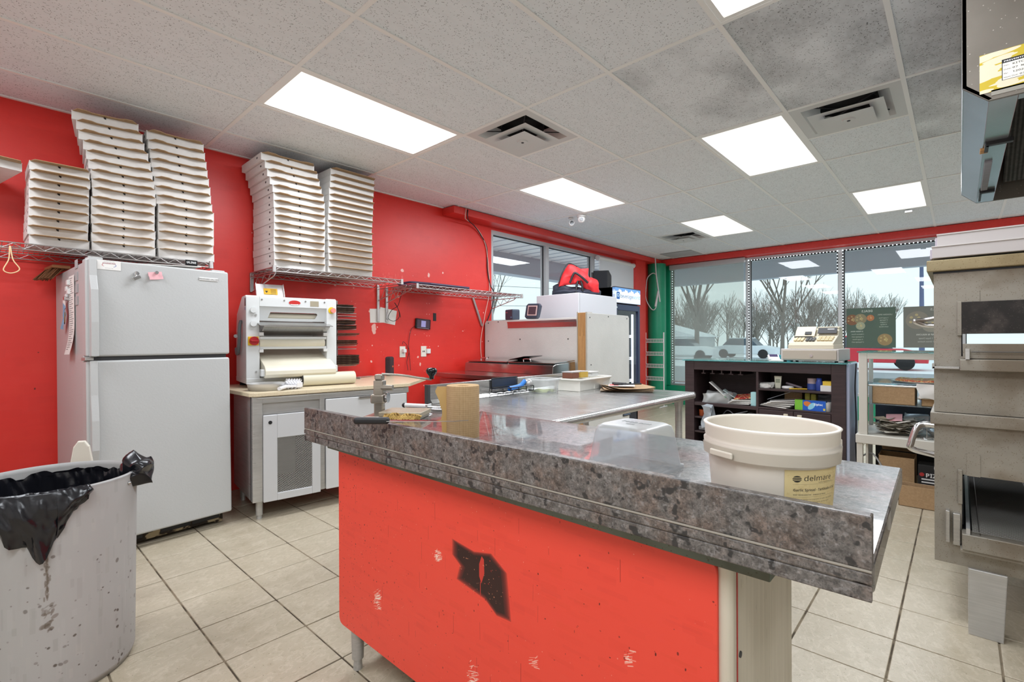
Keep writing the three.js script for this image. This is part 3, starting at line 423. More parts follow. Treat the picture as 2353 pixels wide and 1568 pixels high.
// pizza boxes
const boxKinds = new Map();
function boxGeo(w, h, d, style) {
  const key = [w, h, d, style].join(); if (boxKinds.has(key)) return boxKinds.get(key);
  const bodyG = metreUV(join([rbox(d, h - 0.003, w, 0.002, 0, h / 2, 0, 1)])), F = 0.052;
  const out = style === 2 ? [[0, -w / 2 + 0.004], [F, -w / 2 + 0.03], [F * 0.95, -w * 0.28], [F * 0.6, -w * 0.2], [F * 0.6, w * 0.2], [F * 0.95, w * 0.28], [F, w / 2 - 0.03], [0, w / 2 - 0.004]] : [[0, -w / 2 + 0.002], [F, -w / 2 + 0.02], [F, w / 2 - 0.02], [0, w / 2 - 0.002]];
  const flap = metreUV(join([slab(out.map(([x, z]) => [x, z]), h - 0.004, h - 0.001).rotateZ(0.0).translate(d / 2 - 0.001, 0, 0)]));
  const notch = metreUV(join([new THREE.CylinderGeometry(0.012, 0.012, 0.002, 14, 1, false, PI / 2, PI).rotateX(PI / 2).rotateY(PI / 2).rotateX(PI / 2).translate(d / 2 + 0.0006, h - 0.004, 0)]));
  const lid = metreUV(join([bb(-d / 2 - 0.001, d / 2 + 0.001, h - 0.0025, h, -w / 2 - 0.001, w / 2 + 0.001)]));
  const slotG = metreUV(join([bb(d * 0.28, d * 0.33, h * 0.45, h * 0.7, w / 2, w / 2 + 0.0008)]));
  const r = { bodyG, flap, notch, lid, slotG }; boxKinds.set(key, r); return r;
}
function pizzaBox(x, y, z, turn, w, h, d, style, label, group, tilt = 0) {
  const t = thing('pizza_box', label, 'pizza box', [x, y, z], turn, group), g = boxGeo(w, h, d, style);
  const tr = part('tray', g.bodyG, M.card, t, false), li = part('lid', g.lid, M.card, t, false); part('front_flap', g.flap, M.kraft, li, false); if (style !== 3) part('thumb_notch', g.notch, M.black, tr, false); if (style !== 3) part('side_slot', g.slotG, M.darkGrey, tr, false);
  t.rotation.order = 'YXZ'; t.rotation.z = tilt; return t;
}
function boxStack(name, n, y0, w, h, d, xF, style, shift, seed) {   // shift(i) -> [front x offset, centre z, turn]
  const r = rng(seed);
  for (let i = 0; i < n; i++) { const [dx, z, tr] = shift(i), k = 0.006; pizzaBox(xF - 0.03 - d / 2 + dx + k * (r() - 0.5), y0 + i * (h + 0.0006), z + k * (r() - 0.5), tr + 0.02 * (r() - 0.5), w, h, d, style, `${i === n - 1 ? 'topmost' : i ? ORD[i] + ' from bottom' : 'lowest'} white pizza box of the ${name}`, 'pizza boxes on the ' + name); }
}
const up = (i, a, n) => clamp((i - a) / (n - a));
boxStack('short stack left above the fridge', 9, 1.764, 0.262, 0.0525, 0.30, 0.46, 1, (i) => [0, -0.305 - 0.008 * up(i, 2, 8), 0.02], 1);
boxStack('tall middle stack above the fridge', 15, 1.764, 0.318, 0.0545, 0.33, 0.465, 2, (i) => [0.025 * up(i, 8, 14), -0.616 + 0.075 * up(i, 8, 14) ** 1.3, -0.03 - 0.12 * up(i, 8, 14)], 2);
boxStack('right stack above the fridge', 14, 1.764, 0.325, 0.058, 0.33, 0.465, 2, (i) => [0, -0.952 + 0.06 * up(i, 5, 13), -0.02], 3);
boxStack('left stack above the sheeter', 15, 1.779, 0.41, 0.0565, 0.42, 0.475, 2, (i) => [0.01, -1.722 + 0.085 * up(i, 9, 14) ** 1.4, -0.02 * up(i, 9, 14)], 4);
boxStack('right stack above the sheeter', 16, 1.779, 0.42, 0.0545, 0.40, 0.47, 3, (i) => [0, -2.165 - 0.02 * up(i, 8, 15), 0.02], 5);
pizzaBox(0.26, 2.17, 0.03, 0.25, 0.30, 0.05, 0.33, 3, 'single white box sticking out left of the short box stack', undefined, 0.05);

// undercounter cooler with a stone worktop
const M_sand = S({ map: tex(512, 512, (u, v) => { const f = fbm(u, v, 8, 4, 511) - 0.5, k = hash(Math.floor(u * 200), Math.floor(v * 200), 12), s = k > 0.985 ? -0.22 : k > 0.96 ? 0.07 : 0; return [0.86 + 0.04 * f + s, 0.80 + 0.04 * f + s, 0.68 + 0.04 * f + s]; }, true, [2, 2]), roughness: 0.3 });
{
  const t = thing('undercounter_cooler', 'low stainless cooler on legs beneath the cream worktop', 'cooler', [0.87, 0, -1.212], R(-7.6));
  part('body', [rb(-0.62, -0.03, 0.125, 0.832, -1.15, -0.44, 0.006), rb(-0.62, -0.03, 0.125, 0.832, -0.012, 0, 0.003), rb(-0.62, -0.6, 0.125, 0.832, -0.44, -0.012, 0.003), rb(-0.6, -0.03, 0.125, 0.14, -0.44, -0.012, 0.003), rb(-0.6, -0.03, 0.81, 0.832, -0.44, -0.012, 0.003), bb(-0.031, -0.02, 0.705, 0.79, -0.44, -0.06)], M.steelDull, t); part('face_frame', [rb(-0.03, 0, 0.125, 0.832, -0.062, 0, 0.004), rb(-0.03, -0.002, 0.785, 0.83, -1.15, -0.06, 0.003), rb(-0.03, 0, 0.13, 0.83, -0.475, -0.44, 0.004)], M.steelDull, t);
  part('corner_channel', bb(-0.05, -0.034, 0.13, 0.83, -0.004, 0.003), M.darkGrey, t);
  const d = part('grille_door', [rb(-0.004, 0.016, 0.12, 0.705, -0.15, -0.063, 0.004), rb(-0.004, 0.016, 0.12, 0.705, -0.438, -0.38, 0.004), rb(-0.004, 0.016, 0.545, 0.705, -0.38, -0.15, 0.003), rb(-0.004, 0.016, 0.12, 0.17, -0.38, -0.15, 0.003)], S({ color: 0xcdced0, metalness: 0.25, roughness: 0.5 }), t);
  const z0 = -0.38, z1 = -0.15, y0 = 0.17, y1 = 0.545, ms = [], nc = 15, nr = 30;
  for (let c = 0; c < nc; c++) for (const s of [0, 1]) { const pts = []; for (let k = 0; k <= nr; k++) pts.push([mix(z0, z1, (c + ((k + s) % 2 ? 1 : 0)) / nc), mix(y0, y1, k / nr)]); for (let k = 0; k < nr; k++) { const a = pts[k], b = pts[k + 1], w = 0.0017; const g = new THREE.BufferGeometry(); const q = [[a[0] - w, a[1]], [a[0] + w, a[1]], [b[0] + w, b[1]], [b[0] - w, b[1]]].map(([z, y]) => [0.012, y, z]); g.setAttribute('position', new THREE.BufferAttribute(new Float32Array([...q[0], ...q[2], ...q[1], ...q[0], ...q[3], ...q[2]]), 3)); g.computeVertexNormals(); ms.push(g); } }
  part('expanded_mesh', ms, S({ color: 0xc4c2be, metalness: 0.5, roughness: 0.45 }), d).userData.kind = 'stuff'; part('lock', cylX(0.012, 0.004, 0.017, 0.655, -0.105), M.black, d);
  const e = part('cabinet_door', rb(-0.004, 0.016, 0.13, 0.782, -1.12, -0.478, 0.004), S({ color: 0xd3d4d5, metalness: 0.2, roughness: 0.5 }), t); part('door_pull', rb(0.014, 0.03, 0.768, 0.785, -0.9, -0.72, 0.003), M.steel, e);
  part('under_rail', rod([-0.01, 0.818, -0.03], [-0.01, 0.818, -1.1], 0.012), M.steelDull, t);
  for (const [x, z] of [[-0.05, -0.05], [-0.05, -1.1], [-0.56, -0.05], [-0.56, -1.1]]) { const l = part('leg', cyl(0.023, 0.021, 0.1, x, 0.076, z, 20), M.steelDull, t); part('foot', cyl(0.015, 0.018, 0.028, x, 0.014, z, 16), M.steelDull, l); }
}
solo('worktop', slab([[0.03, -1.2], [0.36, -1.19], [0.855, -1.195], [0.885, -1.22], [1.035, -2.33], [1.02, -2.37], [0.66, -2.80], [0.6, -2.83], [0.02, -2.88]], 0.833, 0.86, 0.003), M_sand, 'cream speckled stone worktop carrying the dough sheeter', 'worktop');

// dough sheeter
{
  const t = thing('dough_sheeter', 'white dough sheeter machine with a cream belt on the worktop', 'dough sheeter', [0.5, 0.86, -1.3], R(-9)), W = S({ color: 0xd9dbda, roughness: 0.4 }), CR = S({ map: tex(256, 256, (u, v) => { const f = fbm(u, v, 6, 4, 521) - 0.5; return [0.87 + 0.05 * f, 0.845 + 0.05 * f, 0.765 + 0.05 * f]; }), roughness: 0.5 });
  const side = [[0, 0.07], [0, 0.672], [-0.02, 0.685], [-0.16, 0.682], [-0.37, 0.56], [-0.4, 0.44], [-0.4, 0.07]];
  const L = part('side_column', prism(side, 0.09, 0.004).translate(0, 0, -0.09), W, t), Rr = part('side_column', prism(side, 0.078, 0.004).translate(0, 0, -0.655), W, t);
  part('base_plate', [rb(-0.41, 0.004, 0.032, 0.072, -0.655, 0, 0.004)], W, t); part('lower_panel', bb(-0.06, -0.05, 0.07, 0.16, -0.577, -0.09), W, t);
  for (const [x, z] of [[-0.04, -0.04], [-0.04, -0.61], [-0.37, -0.04], [-0.37, -0.61]]) part('foot', cyl(0.02, 0.022, 0.032, x, 0.016, z, 14), M.rubber, t);
  part('back_panel', bb(-0.4, -0.385, 0.08, 0.56, -0.58, -0.09), W, t); part('top_cover', rb(-0.2, -0.002, 0.672, 0.68, -0.58, -0.088, 0.002), W, t);
  const f = part('front_hood', [rb(-0.008, 0, 0.605, 0.674, -0.578, -0.09, 0.002)], W, t);
  const slope = new THREE.Shape([[-0.244, -0.058], [0.244, -0.058], [0.244, 0.058], [-0.244, 0.058]].map((p) => new THREE.Vector2(...p))), hole = new THREE.Path(); hole.moveTo(-0.18, -0.038); hole.lineTo(0.165, -0.038); hole.lineTo(0.18, 0.0); hole.lineTo(0.17, 0.012); hole.lineTo(-0.165, 0.012); hole.closePath(); slope.holes.push(hole);
  part('sloped_panel', new THREE.ExtrudeGeometry(slope, { depth: 0.004, bevelEnabled: false }).rotateX(0.42).rotateY(PI / 2).translate(-0.034, 0.555, -0.334), W, t);
  part('upper_roller', cylZ(0.03, 0.46, -0.085, 0.535, -0.334), CR, t);
  for (const z of [-0.105, -0.26, -0.415, -0.56]) part('screw', cylX(0.006, 0.004, 0.002, 0.655, z, 12), M.steel, f);
  part('brand_oval', new THREE.CylinderGeometry(0.042, 0.042, 0.002, 30).scale(1, 1, 0.45).rotateZ(PI / 2).rotateX(PI / 2).translate(0.002, 0.64, -0.335), S({ map: canvasTex(256, 256, (c, w, h) => { c.fillStyle = '#e8e4e0'; c.fillRect(0, 0, w, h); c.fillStyle = '#c4302c'; c.fillRect(0, 0, w, h * 0.45); c.fillStyle = '#fff'; c.font = 'italic bold 34px sans-serif'; c.textAlign = 'center'; c.fillText('Rollmatic', w / 2, h * 0.52); }, [12, 12]), roughness: 0.3 }), f);
  part('data_plate', rb(0.0, 0.002, 0.618, 0.66, -0.515, -0.45, 0.0005), S({ color: 0xb5ab94, metalness: 0.5, roughness: 0.4 }), f);
  part('hopper_tray', [prism([[-0.07, 0.497], [0.1, 0.462], [0.1, 0.458], [-0.07, 0.491]], 0.52).translate(0, 0, -0.595), prism([[0.1, 0.46], [0.1, 0.452], [0.02, 0.42], [-0.1, 0.392], [-0.1, 0.397], [0.02, 0.43]], 0.47).translate(0, 0, -0.57)], S({ map: steelTex, metalness: 0.9, roughness: 0.25 }), t);
  for (const z of [-0.1, -0.565]) { part('hinge_tab', rb(-0.01, 0.012, 0.385, 0.412, z - 0.016, z + 0.016, 0.002), M.white, t); part('hinge_tab', rb(-0.01, 0.012, 0.262, 0.285, z - 0.014, z + 0.014, 0.002), M.white, t); }
  part('cross_bar', rb(-0.03, 0.0, 0.358, 0.38, -0.575, -0.09, 0.005), W, t); part('lower_roller', cylZ(0.032, 0.47, -0.02, 0.33, -0.325), CR, t); part('cross_bar', rb(-0.03, 0.0, 0.285, 0.305, -0.575, -0.09, 0.005), W, t);
  const bp = [[-0.24, 0.285], [0.1, 0.165], [0.125, 0.15], [0.14, 0.128], [0.14, 0.102], [0.125, 0.082], [0.1, 0.075], [0.08, 0.08], [-0.24, 0.195]];
  const belt = part('conveyor_belt', prism(bp, 0.505, 0.004).translate(0, 0, -0.605), CR, t); part('belt_bearing', [rbox(0.05, 0.05, 0.03, 0.006, 0.09, 0.115, -0.09)], W, belt); part('belt_bearing', [rbox(0.05, 0.05, 0.02, 0.006, 0.09, 0.13, -0.615)], W, belt);
  for (const y of [0.575, 0.475]) { part('knob', cylX(0.021, 0.018, 0.009, y, -0.047), W, L); } part('button', cylX(0.007, 0.008, 0.004, 0.54, -0.065), M.steelDull, L); part('button', cylX(0.007, 0.004, 0.003, 0.09 + 0.03, -0.065), M.steelDull, L);
  const sw = part('switch_plate', rb(0, 0.01, 0.315, 0.38, -0.082, -0.012, 0.003), S({ color: 0xe8b818, roughness: 0.4 }), L); part('switch_dial', [cylX(0.032, 0.018, 0.018, 0.348, -0.05), rbox(0.02, 0.012, 0.05, 0.003, 0.033, 0.348, -0.05)], S({ color: 0xb52025, roughness: 0.35 }), L);
  const es = part('emergency_ring', cylX(0.026, 0.005, 0.003, 0.592, -0.615), S({ color: 0xe9c61e, roughness: 0.4 }), Rr); part('emergency_button', [cylX(0.017, 0.02, 0.018, 0.59, -0.62), cylX(0.02, 0.012, 0.03, 0.59, -0.62)], S({ color: 0xe08a80, roughness: 0.4 }), Rr);
  part('warning_sticker', rb(-0.045, -0.012, 0.605, 0.665, 0.0, 0.0012, 0.0004), S({ map: canvasTex(64, 128, (c, w, h) => { c.fillStyle = '#22222a'; c.fillRect(0, 0, w, h); c.strokeStyle = '#b06070'; c.lineWidth = 3; for (let k = 0; k < 4; k++) c.strokeRect(10, 8 + k * 29, w - 20, 22); }, [30, 16]), roughness: 0.5 }), L); part('blue_sticker', rb(-0.04, -0.02, 0.575, 0.597, 0, 0.0012, 0.0004), S({ color: 0x7f93bd, roughness: 0.5 }), L);
  part('grey_hose', tube([[-0.16, 0.5, 0.006], [-0.14, 0.46, 0.018], [-0.145, 0.36, 0.02], [-0.19, 0.27, 0.02], [-0.26, 0.25, 0.018], [-0.31, 0.29, 0.014]], 0.012, 40, 10), S({ color: 0x77787a, roughness: 0.6 }), t); part('hose_fitting', rod([-0.3, 0.4, 0.002], [-0.24, 0.385, 0.03], 0.014), M.chrome, t);
  const ch = part('top_chute', [new THREE.BoxGeometry(0.004, 0.14, 0.2).rotateZ(0.45).translate(-0.235, 0.735, -0.21), new THREE.BoxGeometry(0.03, 0.14, 0.004).rotateZ(0.45).translate(-0.225, 0.735, -0.11), new THREE.BoxGeometry(0.03, 0.14, 0.004).rotateZ(0.45).translate(-0.225, 0.735, -0.31)], S({ color: 0xcfc8c6, metalness: 0.5, roughness: 0.4 }), t);
  part('warning_label', new THREE.BoxGeometry(0.001, 0.055, 0.1).rotateZ(0.45).translate(-0.2345 + 0.003, 0.74, -0.215), S({ color: 0xf0b91c, roughness: 0.5 }), ch); part('warning_triangle', new THREE.CylinderGeometry(0.013, 0.013, 0.001, 3).rotateX(PI / 2).rotateY(PI / 2).rotateZ(0.45).translate(-0.23, 0.738, -0.185), M.black, ch);
  for (let k = 0; k < 4; k++) part('label_line', new THREE.BoxGeometry(0.001, 0.003, 0.04).rotateZ(0.45).translate(-0.2345 + 0.0045 - k * 0.005 + 0.008, 0.722 + k * 0.011, -0.235), M.black, ch);
}
{ const t = thing('rolling_pin', 'thick cream rolling pin lying in front of the sheeter base', 'rolling pin', [0.665, 0.912, -1.72], R(-9)); part('barrel', cylZ(0.05, 0.4, 0, 0, -0.12), S({ color: 0xd3cdb8, roughness: 0.5 }), t); part('handle', [cylZ(0.012, 0.1, 0, 0.0, 0.13), cylZ(0.017, 0.03, 0, 0, 0.185)], M.steelDull, t); part('end_cap', cylZ(0.046, 0.004, 0, 0, 0.081), M.darkGrey, t); }
{ const t = thing('cake_pan', 'round white metal cake pan at the front of the worktop', 'pan', [0.71, 0.86, -1.36]); part('pan', lathe([[0, 0.002], [0.112, 0.002], [0.122, 0.046], [0.128, 0.05], [0.122, 0.048], [0.111, 0.005], [0, 0.005]], 48), S({ color: 0xcdccca, metalness: 0.3, roughness: 0.45 }), t); }
{ const t = thing('dough_docker', 'white spiked dough docker beside the cake pan', 'dough docker', [0.76, 0.86, -1.53], 0.7), W = S({ color: 0xe4e3e6, roughness: 0.4 }), sp = []; part('roller', cylX(0.026, 0.1, 0, 0.03, 0), W, t);
  for (let k = 0; k < 9; k++) for (let a = 0; a < 9; a++) { const th = a / 9 * 6.28 + k * 0.3, x = -0.045 + k * 0.0113; sp.push(rod([x, 0.03 + 0.025 * Math.sin(th), 0.025 * Math.cos(th)], [x, 0.03 + 0.043 * Math.sin(th), 0.043 * Math.cos(th)], 0.0022, 5)); }
  part('spikes', sp, W, t).userData.kind = 'stuff'; part('yoke', [rb(-0.06, -0.054, 0.012, 0.045, -0.02, 0.06, 0.002), rb(0.054, 0.06, 0.012, 0.045, -0.02, 0.06, 0.002), prism([[-0.06, 0.05], [0.06, 0.05], [0.015, 0.12], [-0.015, 0.12]], 0.014, 0.002).rotateX(PI / 2).translate(0, 0.03, 0)], W, t); part('handle', rod([0, 0.024, 0.1], [0, 0.018, 0.2], 0.013), W, t); }
{ const t = thing('bench_knife', 'white handled spatula lying against the wall end of the worktop', 'spatula', [0.2, 0.86, -2.28], 0.25); part('handle', rb(-0.02, 0.02, 0.004, 0.024, -0.06, 0.08, 0.006), M.white, t); part('blade', rb(-0.025, 0.025, 0.008, 0.011, -0.28, -0.06, 0.001), M.steel, t); }
{ const t = thing('portable_speaker', 'upright dark cylindrical speaker at the wall end of the worktop', 'speaker', [0.17, 0.86, -2.73], 0.5); part('body', rbox(0.07, 0.19, 0.075, 0.02, 0, 0.095, 0, 4), S({ color: 0x3a2a2e, roughness: 0.85, bumpMap: nFine, bumpScale: 0.002 }), t); part('badge', rb(0.034, 0.0365, 0.085, 0.1, -0.008, 0.008, 0.001), S({ color: 0xe06a3a, roughness: 0.5 }), t); }

// rack of dark pizza pans on the wall end of the worktop
{
  const t = thing('pan_rack', 'upright wire rack of pizza pans beside the sheeter', 'rack', [0.19, 0.86, -2.17]);
  part('post', rod([-0.12, 0, 0.0], [-0.12, 0.72, 0.0], 0.007), M.wire, t); part('post', rod([-0.12, 0, -0.06], [-0.12, 0.72, -0.06], 0.007), M.wire, t); part('base', [rod([-0.14, 0.006, 0.08], [0.12, 0.006, 0.08], 0.006), rod([-0.14, 0.006, -0.16], [0.12, 0.006, -0.16], 0.006), rod([-0.14, 0.006, -0.16], [-0.14, 0.006, 0.08], 0.006)], M.wire, t);
  for (const y of [0.13, 0.28, 0.31, 0.40, 0.455, 0.50, 0.545, 0.575, 0.6, 0.655]) part('shelf_arm', [rod([-0.12, y - 0.006, 0.0], [0.1, y - 0.006, 0.05], 0.003), rod([-0.12, y - 0.006, -0.06], [0.1, y - 0.006, -0.13], 0.003), rod([0.1, y - 0.006, 0.05], [0.1, y - 0.006, -0.13], 0.003)], M.wire, t);
  const M_pan = S({ map: tex(256, 256, (u, v) => { const f = fbm(u, v, 10, 5, 531); return [0.3 + 0.3 * f, 0.24 + 0.26 * f, 0.21 + 0.24 * f]; }, true, [4, 4]), metalness: 0.35, roughness: 0.6 }), geo = (r) => metreUV(join([lathe([[0, 0], [r - 0.008, 0], [r, 0.012], [r + 0.003, 0.013], [r - 0.006, 0.004], [0, 0.003]], 36)])), cache = {};
  let k = 0; for (const [y, n, r] of [[0.13, 6, 0.165], [0.31, 3, 0.15], [0.40, 1, 0.17], [0.455, 2, 0.145], [0.5, 2, 0.135], [0.6, 3, 0.125], [0.655, 1, 0.12]]) for (let i = 0; i < n; i++, k++) { const m = solo('pizza_pan', cache[r] ??= geo(r), M_pan, `dark baked-on pizza pan, ${k > 16 ? 'topmost' : k > 15 ? 'second from the top' : ORD[k] + (k ? ' from the bottom' : '')} of the wire pan rack`, 'pan', 'pizza pans on the rack', false); m.position.set(0.19 + 0.004 * hash(k, 1, 1), 0.862 + y + i * 0.0145, -2.2 + 0.006 * hash(k, 2, 1)); m.rotation.z = 0.01 * (hash(k, 3, 1) - 0.5); }
}
{ // trash can
  const t = thing('trash_can', 'large grey round plastic trash can with a black liner', 'trash can', [1.875, 0, -0.165]), tx = canvasTex(1024, 512, (c, w, h) => { const r = rng(17); c.fillStyle = '#aaa9a7'; c.fillRect(0, 0, w, h); for (let i = 0; i < 700; i++) { c.fillStyle = `rgba(${r() > 0.5 ? '70,62,55' : '215,212,205'},${0.08 * r()})`; c.fillRect(r() * w, r() * h, 2 + 8 * r(), 8 + 60 * r()); }
    for (let i = 0; i < 420; i++) { const y = h * (0.2 + 0.8 * Math.sqrt(r())), s = 1 + 4 * r() * r(); c.fillStyle = `rgba(55,45,38,${0.2 + 0.5 * r()})`; c.beginPath(); c.ellipse(r() * w, y, s, s * (0.5 + r()), r() * 3, 0, 7); c.fill(); }
    for (let i = 0; i < 60; i++) { c.fillStyle = 'rgba(86,74,62,0.5)'; c.beginPath(); c.ellipse(w * 0.235 + 5 * (r() - 0.5) * (i % 3), h * (0.22 + 0.28 * i / 60) , 0.6 + 1.6 * r(), 2 + 5 * r(), 0, 0, 7); c.fill(); } for (let i = 0; i < 26; i++) { c.fillStyle = `rgba(96,86,76,${0.3 + 0.3 * r()})`; c.beginPath(); c.ellipse(w * (0.225 + 0.022 * r()), h * (0.52 + 0.12 * r()), 1 + 4 * r(), 2 + 5 * r(), r(), 0, 7); c.fill(); } });
  part('can', lathe([[0, 0.0], [0.236, 0.0], [0.246, 0.03], [0.254, 0.70], [0.258, 0.705], [0.25, 0.708], [0.247, 0.69], [0.238, 0.04], [0, 0.03]], 72), S({ map: tx, roughness: 0.55 }), t, false); { const g = t.children[0].geometry, p = g.attributes.position, uv = g.attributes.uv; for (let i = 0; i < p.count; i++) uv.setY(i, 0.02 + 0.96 * clamp(p.getY(i) / 0.71)); }
  part('rivet', new THREE.SphereGeometry(0.007, 12, 8).translate(0.255 * Math.cos(0.95), 0.67, -0.255 * Math.sin(0.95)), M.steel, t);
  const g = new THREE.PlaneGeometry(1, 1, 200, 40), p = g.attributes.position, near = (a, c, w) => { const d = Math.atan2(Math.sin(a - c), Math.cos(a - c)) / w; return Math.exp(-d * d); }, drop = (a) => 0.19 * near(a, 0.13, 0.34) + 0.09 * near(a, 0.75, 0.45) + 0.05 * near(a, -1.5, 0.22);
  for (let i = 0; i < p.count; i++) { const a = (p.getX(i) + 0.5) * 2 * PI, s = 0.5 - p.getY(i), n = vn(a * 7 + 3, s * 6, 4096, 5) - 0.5, n2 = vn(a * 23 + s * 5, s * 11, 4096, 6) - 0.5, n3 = vn(a * 46 - s * 9, s * 16, 4096, 7) - 0.5; let r, y; const D = drop(a), o = sm(clamp((D - 0.008) / 0.03));
    if (s < 0.5) { const q = s / 0.5; r = mix(0.2, mix(0.238, 0.25, o), q ** 0.5) + 0.03 * n * (1 - q) + 0.012 * n2; y = mix(0.42, mix(0.675 + 0.03 * n, 0.714, o), q) + 0.014 * n3 * q; } else { const q = (s - 0.5) / 0.5; r = mix(0.238, 0.264 + 0.02 * Math.sin(q * 3.1) + 0.03 * (n + 0.7 * n2 + 0.5 * n3) * q, o); y = mix(0.675 + 0.03 * n, 0.716 - D * q * (1 + 0.3 * n) + 0.008 * n2, o); }
    p.setXYZ(i, r * Math.cos(a), y, r * Math.sin(a)); }
  g.computeVertexNormals(); const M_bag = S({ color: 0x14151a, roughness: 0.22, bumpMap: nRough, bumpScale: 0.004 }); part('liner', g, M_bag, t);
  part('liner_knot', crumple(new THREE.IcosahedronGeometry(0.055, 12).scale(1.1, 1.0, 0.85), 0.03, 34, 8).translate(0.262 * Math.cos(1.25), 0.7, -0.262 * Math.sin(1.25)), M_bag, t);
}
{ const t = thing('plastic_paddle', 'off white plastic paddle handle sticking up behind the trash can', 'paddle', [1.46, 0, -0.3], R(20)); part('paddle', prism([[-0.05, 0.02], [0.05, 0.02], [0.05, 0.6], [0.028, 0.74], [0.012, 0.765], [-0.012, 0.765], [-0.028, 0.74], [-0.05, 0.6]], 0.02, 0.005).rotateY(PI / 4), S({ color: 0xd8d2c4, roughness: 0.5 }), t); }
{ // slicer at the picture edge
  const t = thing('slicer_stand', 'dark table at the left picture edge under the slicer', 'table', [0.42, 0, 0.18]); part('top', rb(-0.35, 0.45, 0.66, 0.7, -0.12, 0.7, 0.005), M.steel, t); for (const [x, z] of [[-0.3, -0.08], [0.4, -0.08], [-0.3, 0.65], [0.4, 0.65]]) part('leg', cyl(0.02, 0.02, 0.66, x, 0.33, z, 12), M.steel, t);
  const s = thing('meat_slicer', 'metal food slicer cut off by the left picture edge', 'slicer', [0.5, 0.7, 0.16]), ol = S({ color: 0xcfcdb8, roughness: 0.45 });
  part('body', [rb(-0.2, 0.2, 0, 0.12, -0.04, 0.4, 0.03), rb(-0.12, 0.1, 0.1, 0.5, 0.16, 0.36, 0.04)], M.steel, s); part('head_block', rb(-0.06, 0.06, 0.24, 0.36, 0.08, 0.17, 0.012), ol, s);
  const a = part('pusher_arm', rod([0, 0.3, 0.09], [0, 0.3, 0.03], 0.018), M.chrome, s); part('pusher_knob', new THREE.SphereGeometry(0.017, 16, 12).scale(1, 1, 1.3).translate(0, 0.3, 0.0), M.black, s);
  part('tray', slab([[-0.1, -0.09], [0.12, 0.3], [-0.2, 0.3]], 0.1, 0.112, 0.002), M.steel, s); part('blade_guard', tube([[0.1, 0.17, 0.2], [0.06, 0.165, 0.05], [-0.01, 0.14, -0.03], [-0.04, 0.12, -0.05]], 0.022, 24, 10), M.chrome, s); part('tray_handle', [rod([0.02, 0.05, 0.02], [0.0, 0.045, -0.04], 0.012), rod([0.02, 0.1, 0.05], [0.02, 0.04, 0.03], 0.018)], M.blackGloss, s);
}

// ---------- on the red wall ----------
{ const t = thing('wall_tablet', 'small dark tablet mounted askew on the red wall', 'tablet', [0, 1.39, -3.255]); t.rotation.x = R(-4);
  part('case', rb(0.003, 0.026, -0.055, 0.055, -0.1, 0.1, 0.008), M.blackGloss, t); part('screen', rb(0.024, 0.0275, -0.042, 0.042, -0.085, 0.085, 0.001), S({ color: 0x4a3d48, roughness: 0.2, emissive: 0x1a1420, emissiveIntensity: 0.5 }), t); part('page', rb(0.0272, 0.0282, -0.034, 0.034, -0.03, 0.03, 0.0003), S({ color: 0x8a86b4, roughness: 0.3, emissive: 0x8a86b4, emissiveIntensity: 0.35 }), t); part('home_button', rb(0.0262, 0.0275, -0.051, -0.046, -0.08, 0.08, 0.0004), S({ color: 0x9a8a98, roughness: 0.4 }), t);
  part('cable', tube([[0.01, -0.03, 0.1], [0.012, -0.08, 0.15], [0.012, -0.22, 0.17], [0.012, -0.36, 0.15], [0.012, -0.42, 0.14], [0.03, -0.51, 0.14]], 0.0025, 50, 6), M.black, t); part('cable', tube([[0.04, -0.24, 0.265], [0.03, -0.21, 0.25], [0.015, -0.25, 0.19], [0.012, -0.32, 0.16], [0.012, -0.42, 0.18], [0.03, -0.51, 0.17]], 0.0025, 50, 6), M.black, t); }
function outlet(z, label, build) { const t = thing('wall_outlet', label, 'outlet', [0, 1.09, z], 0, 'wall outlets'); part('plate', rb(0, 0.007, -0.058, 0.058, -0.036, 0.036, 0.003), S({ color: 0xe6ddd0, roughness: 0.4 }), t); build(t); }
outlet(-2.998, 'white outlet with a plugged in charger on the red wall', (t) => { part('socket', rb(0.006, 0.01, -0.042, -0.012, -0.015, 0.015, 0.004), M.white, t); part('charger', rb(0.006, 0.045, -0.008, 0.03, -0.026, 0.014, 0.006), M.white, t); });
outlet(-3.272, 'cream outlet with a blank white box beside it', (t) => { part('socket', rb(0.006, 0.009, -0.008, 0.008, -0.013, -0.003, 0.001), M.black, t); part('socket', rb(0.006, 0.009, -0.008, 0.008, 0.005, 0.015, 0.001), M.black, t); part('side_box', rb(0.0, 0.022, -0.025, 0.028, -0.085, -0.037, 0.004), M.white, t); });
solo('wall_strip', rb(0, 0.004, 1.428, 1.515, -3.449, -3.407, 0.001), M.black, 'black adhesive strip on the wall beside the tablet', 'strip');
{ const t = thing('pinned_papers', 'white papers tucked behind the two shelf posts', 'papers', [0.001, 1.46, -2.76]); part('sheet', new THREE.BoxGeometry(0.001, 0.14, 0.17).rotateX(0.03).translate(0, 0.0, 0.06), M.paper, t); part('sheet', new THREE.BoxGeometry(0.001, 0.15, 0.2).rotateX(-0.16).translate(0.0015, 0.0, -0.06), M.paper, t); }
solo('charging_cable', tube([[0.3, 1.71, -2.8], [0.22, 1.62, -2.82], [0.12, 1.56, -2.86], [0.06, 1.52, -2.83], [0.04, 1.44, -2.8], [0.04, 1.41, -2.87], [0.05, 1.46, -2.93], [0.06, 1.55, -2.9], [0.05, 1.6, -2.87], [0.04, 1.52, -2.93], [0.04, 1.45, -2.95]], 0.003, 90, 6), M.black, 'black charging cable dangling from the wire shelf bracket', 'cable');
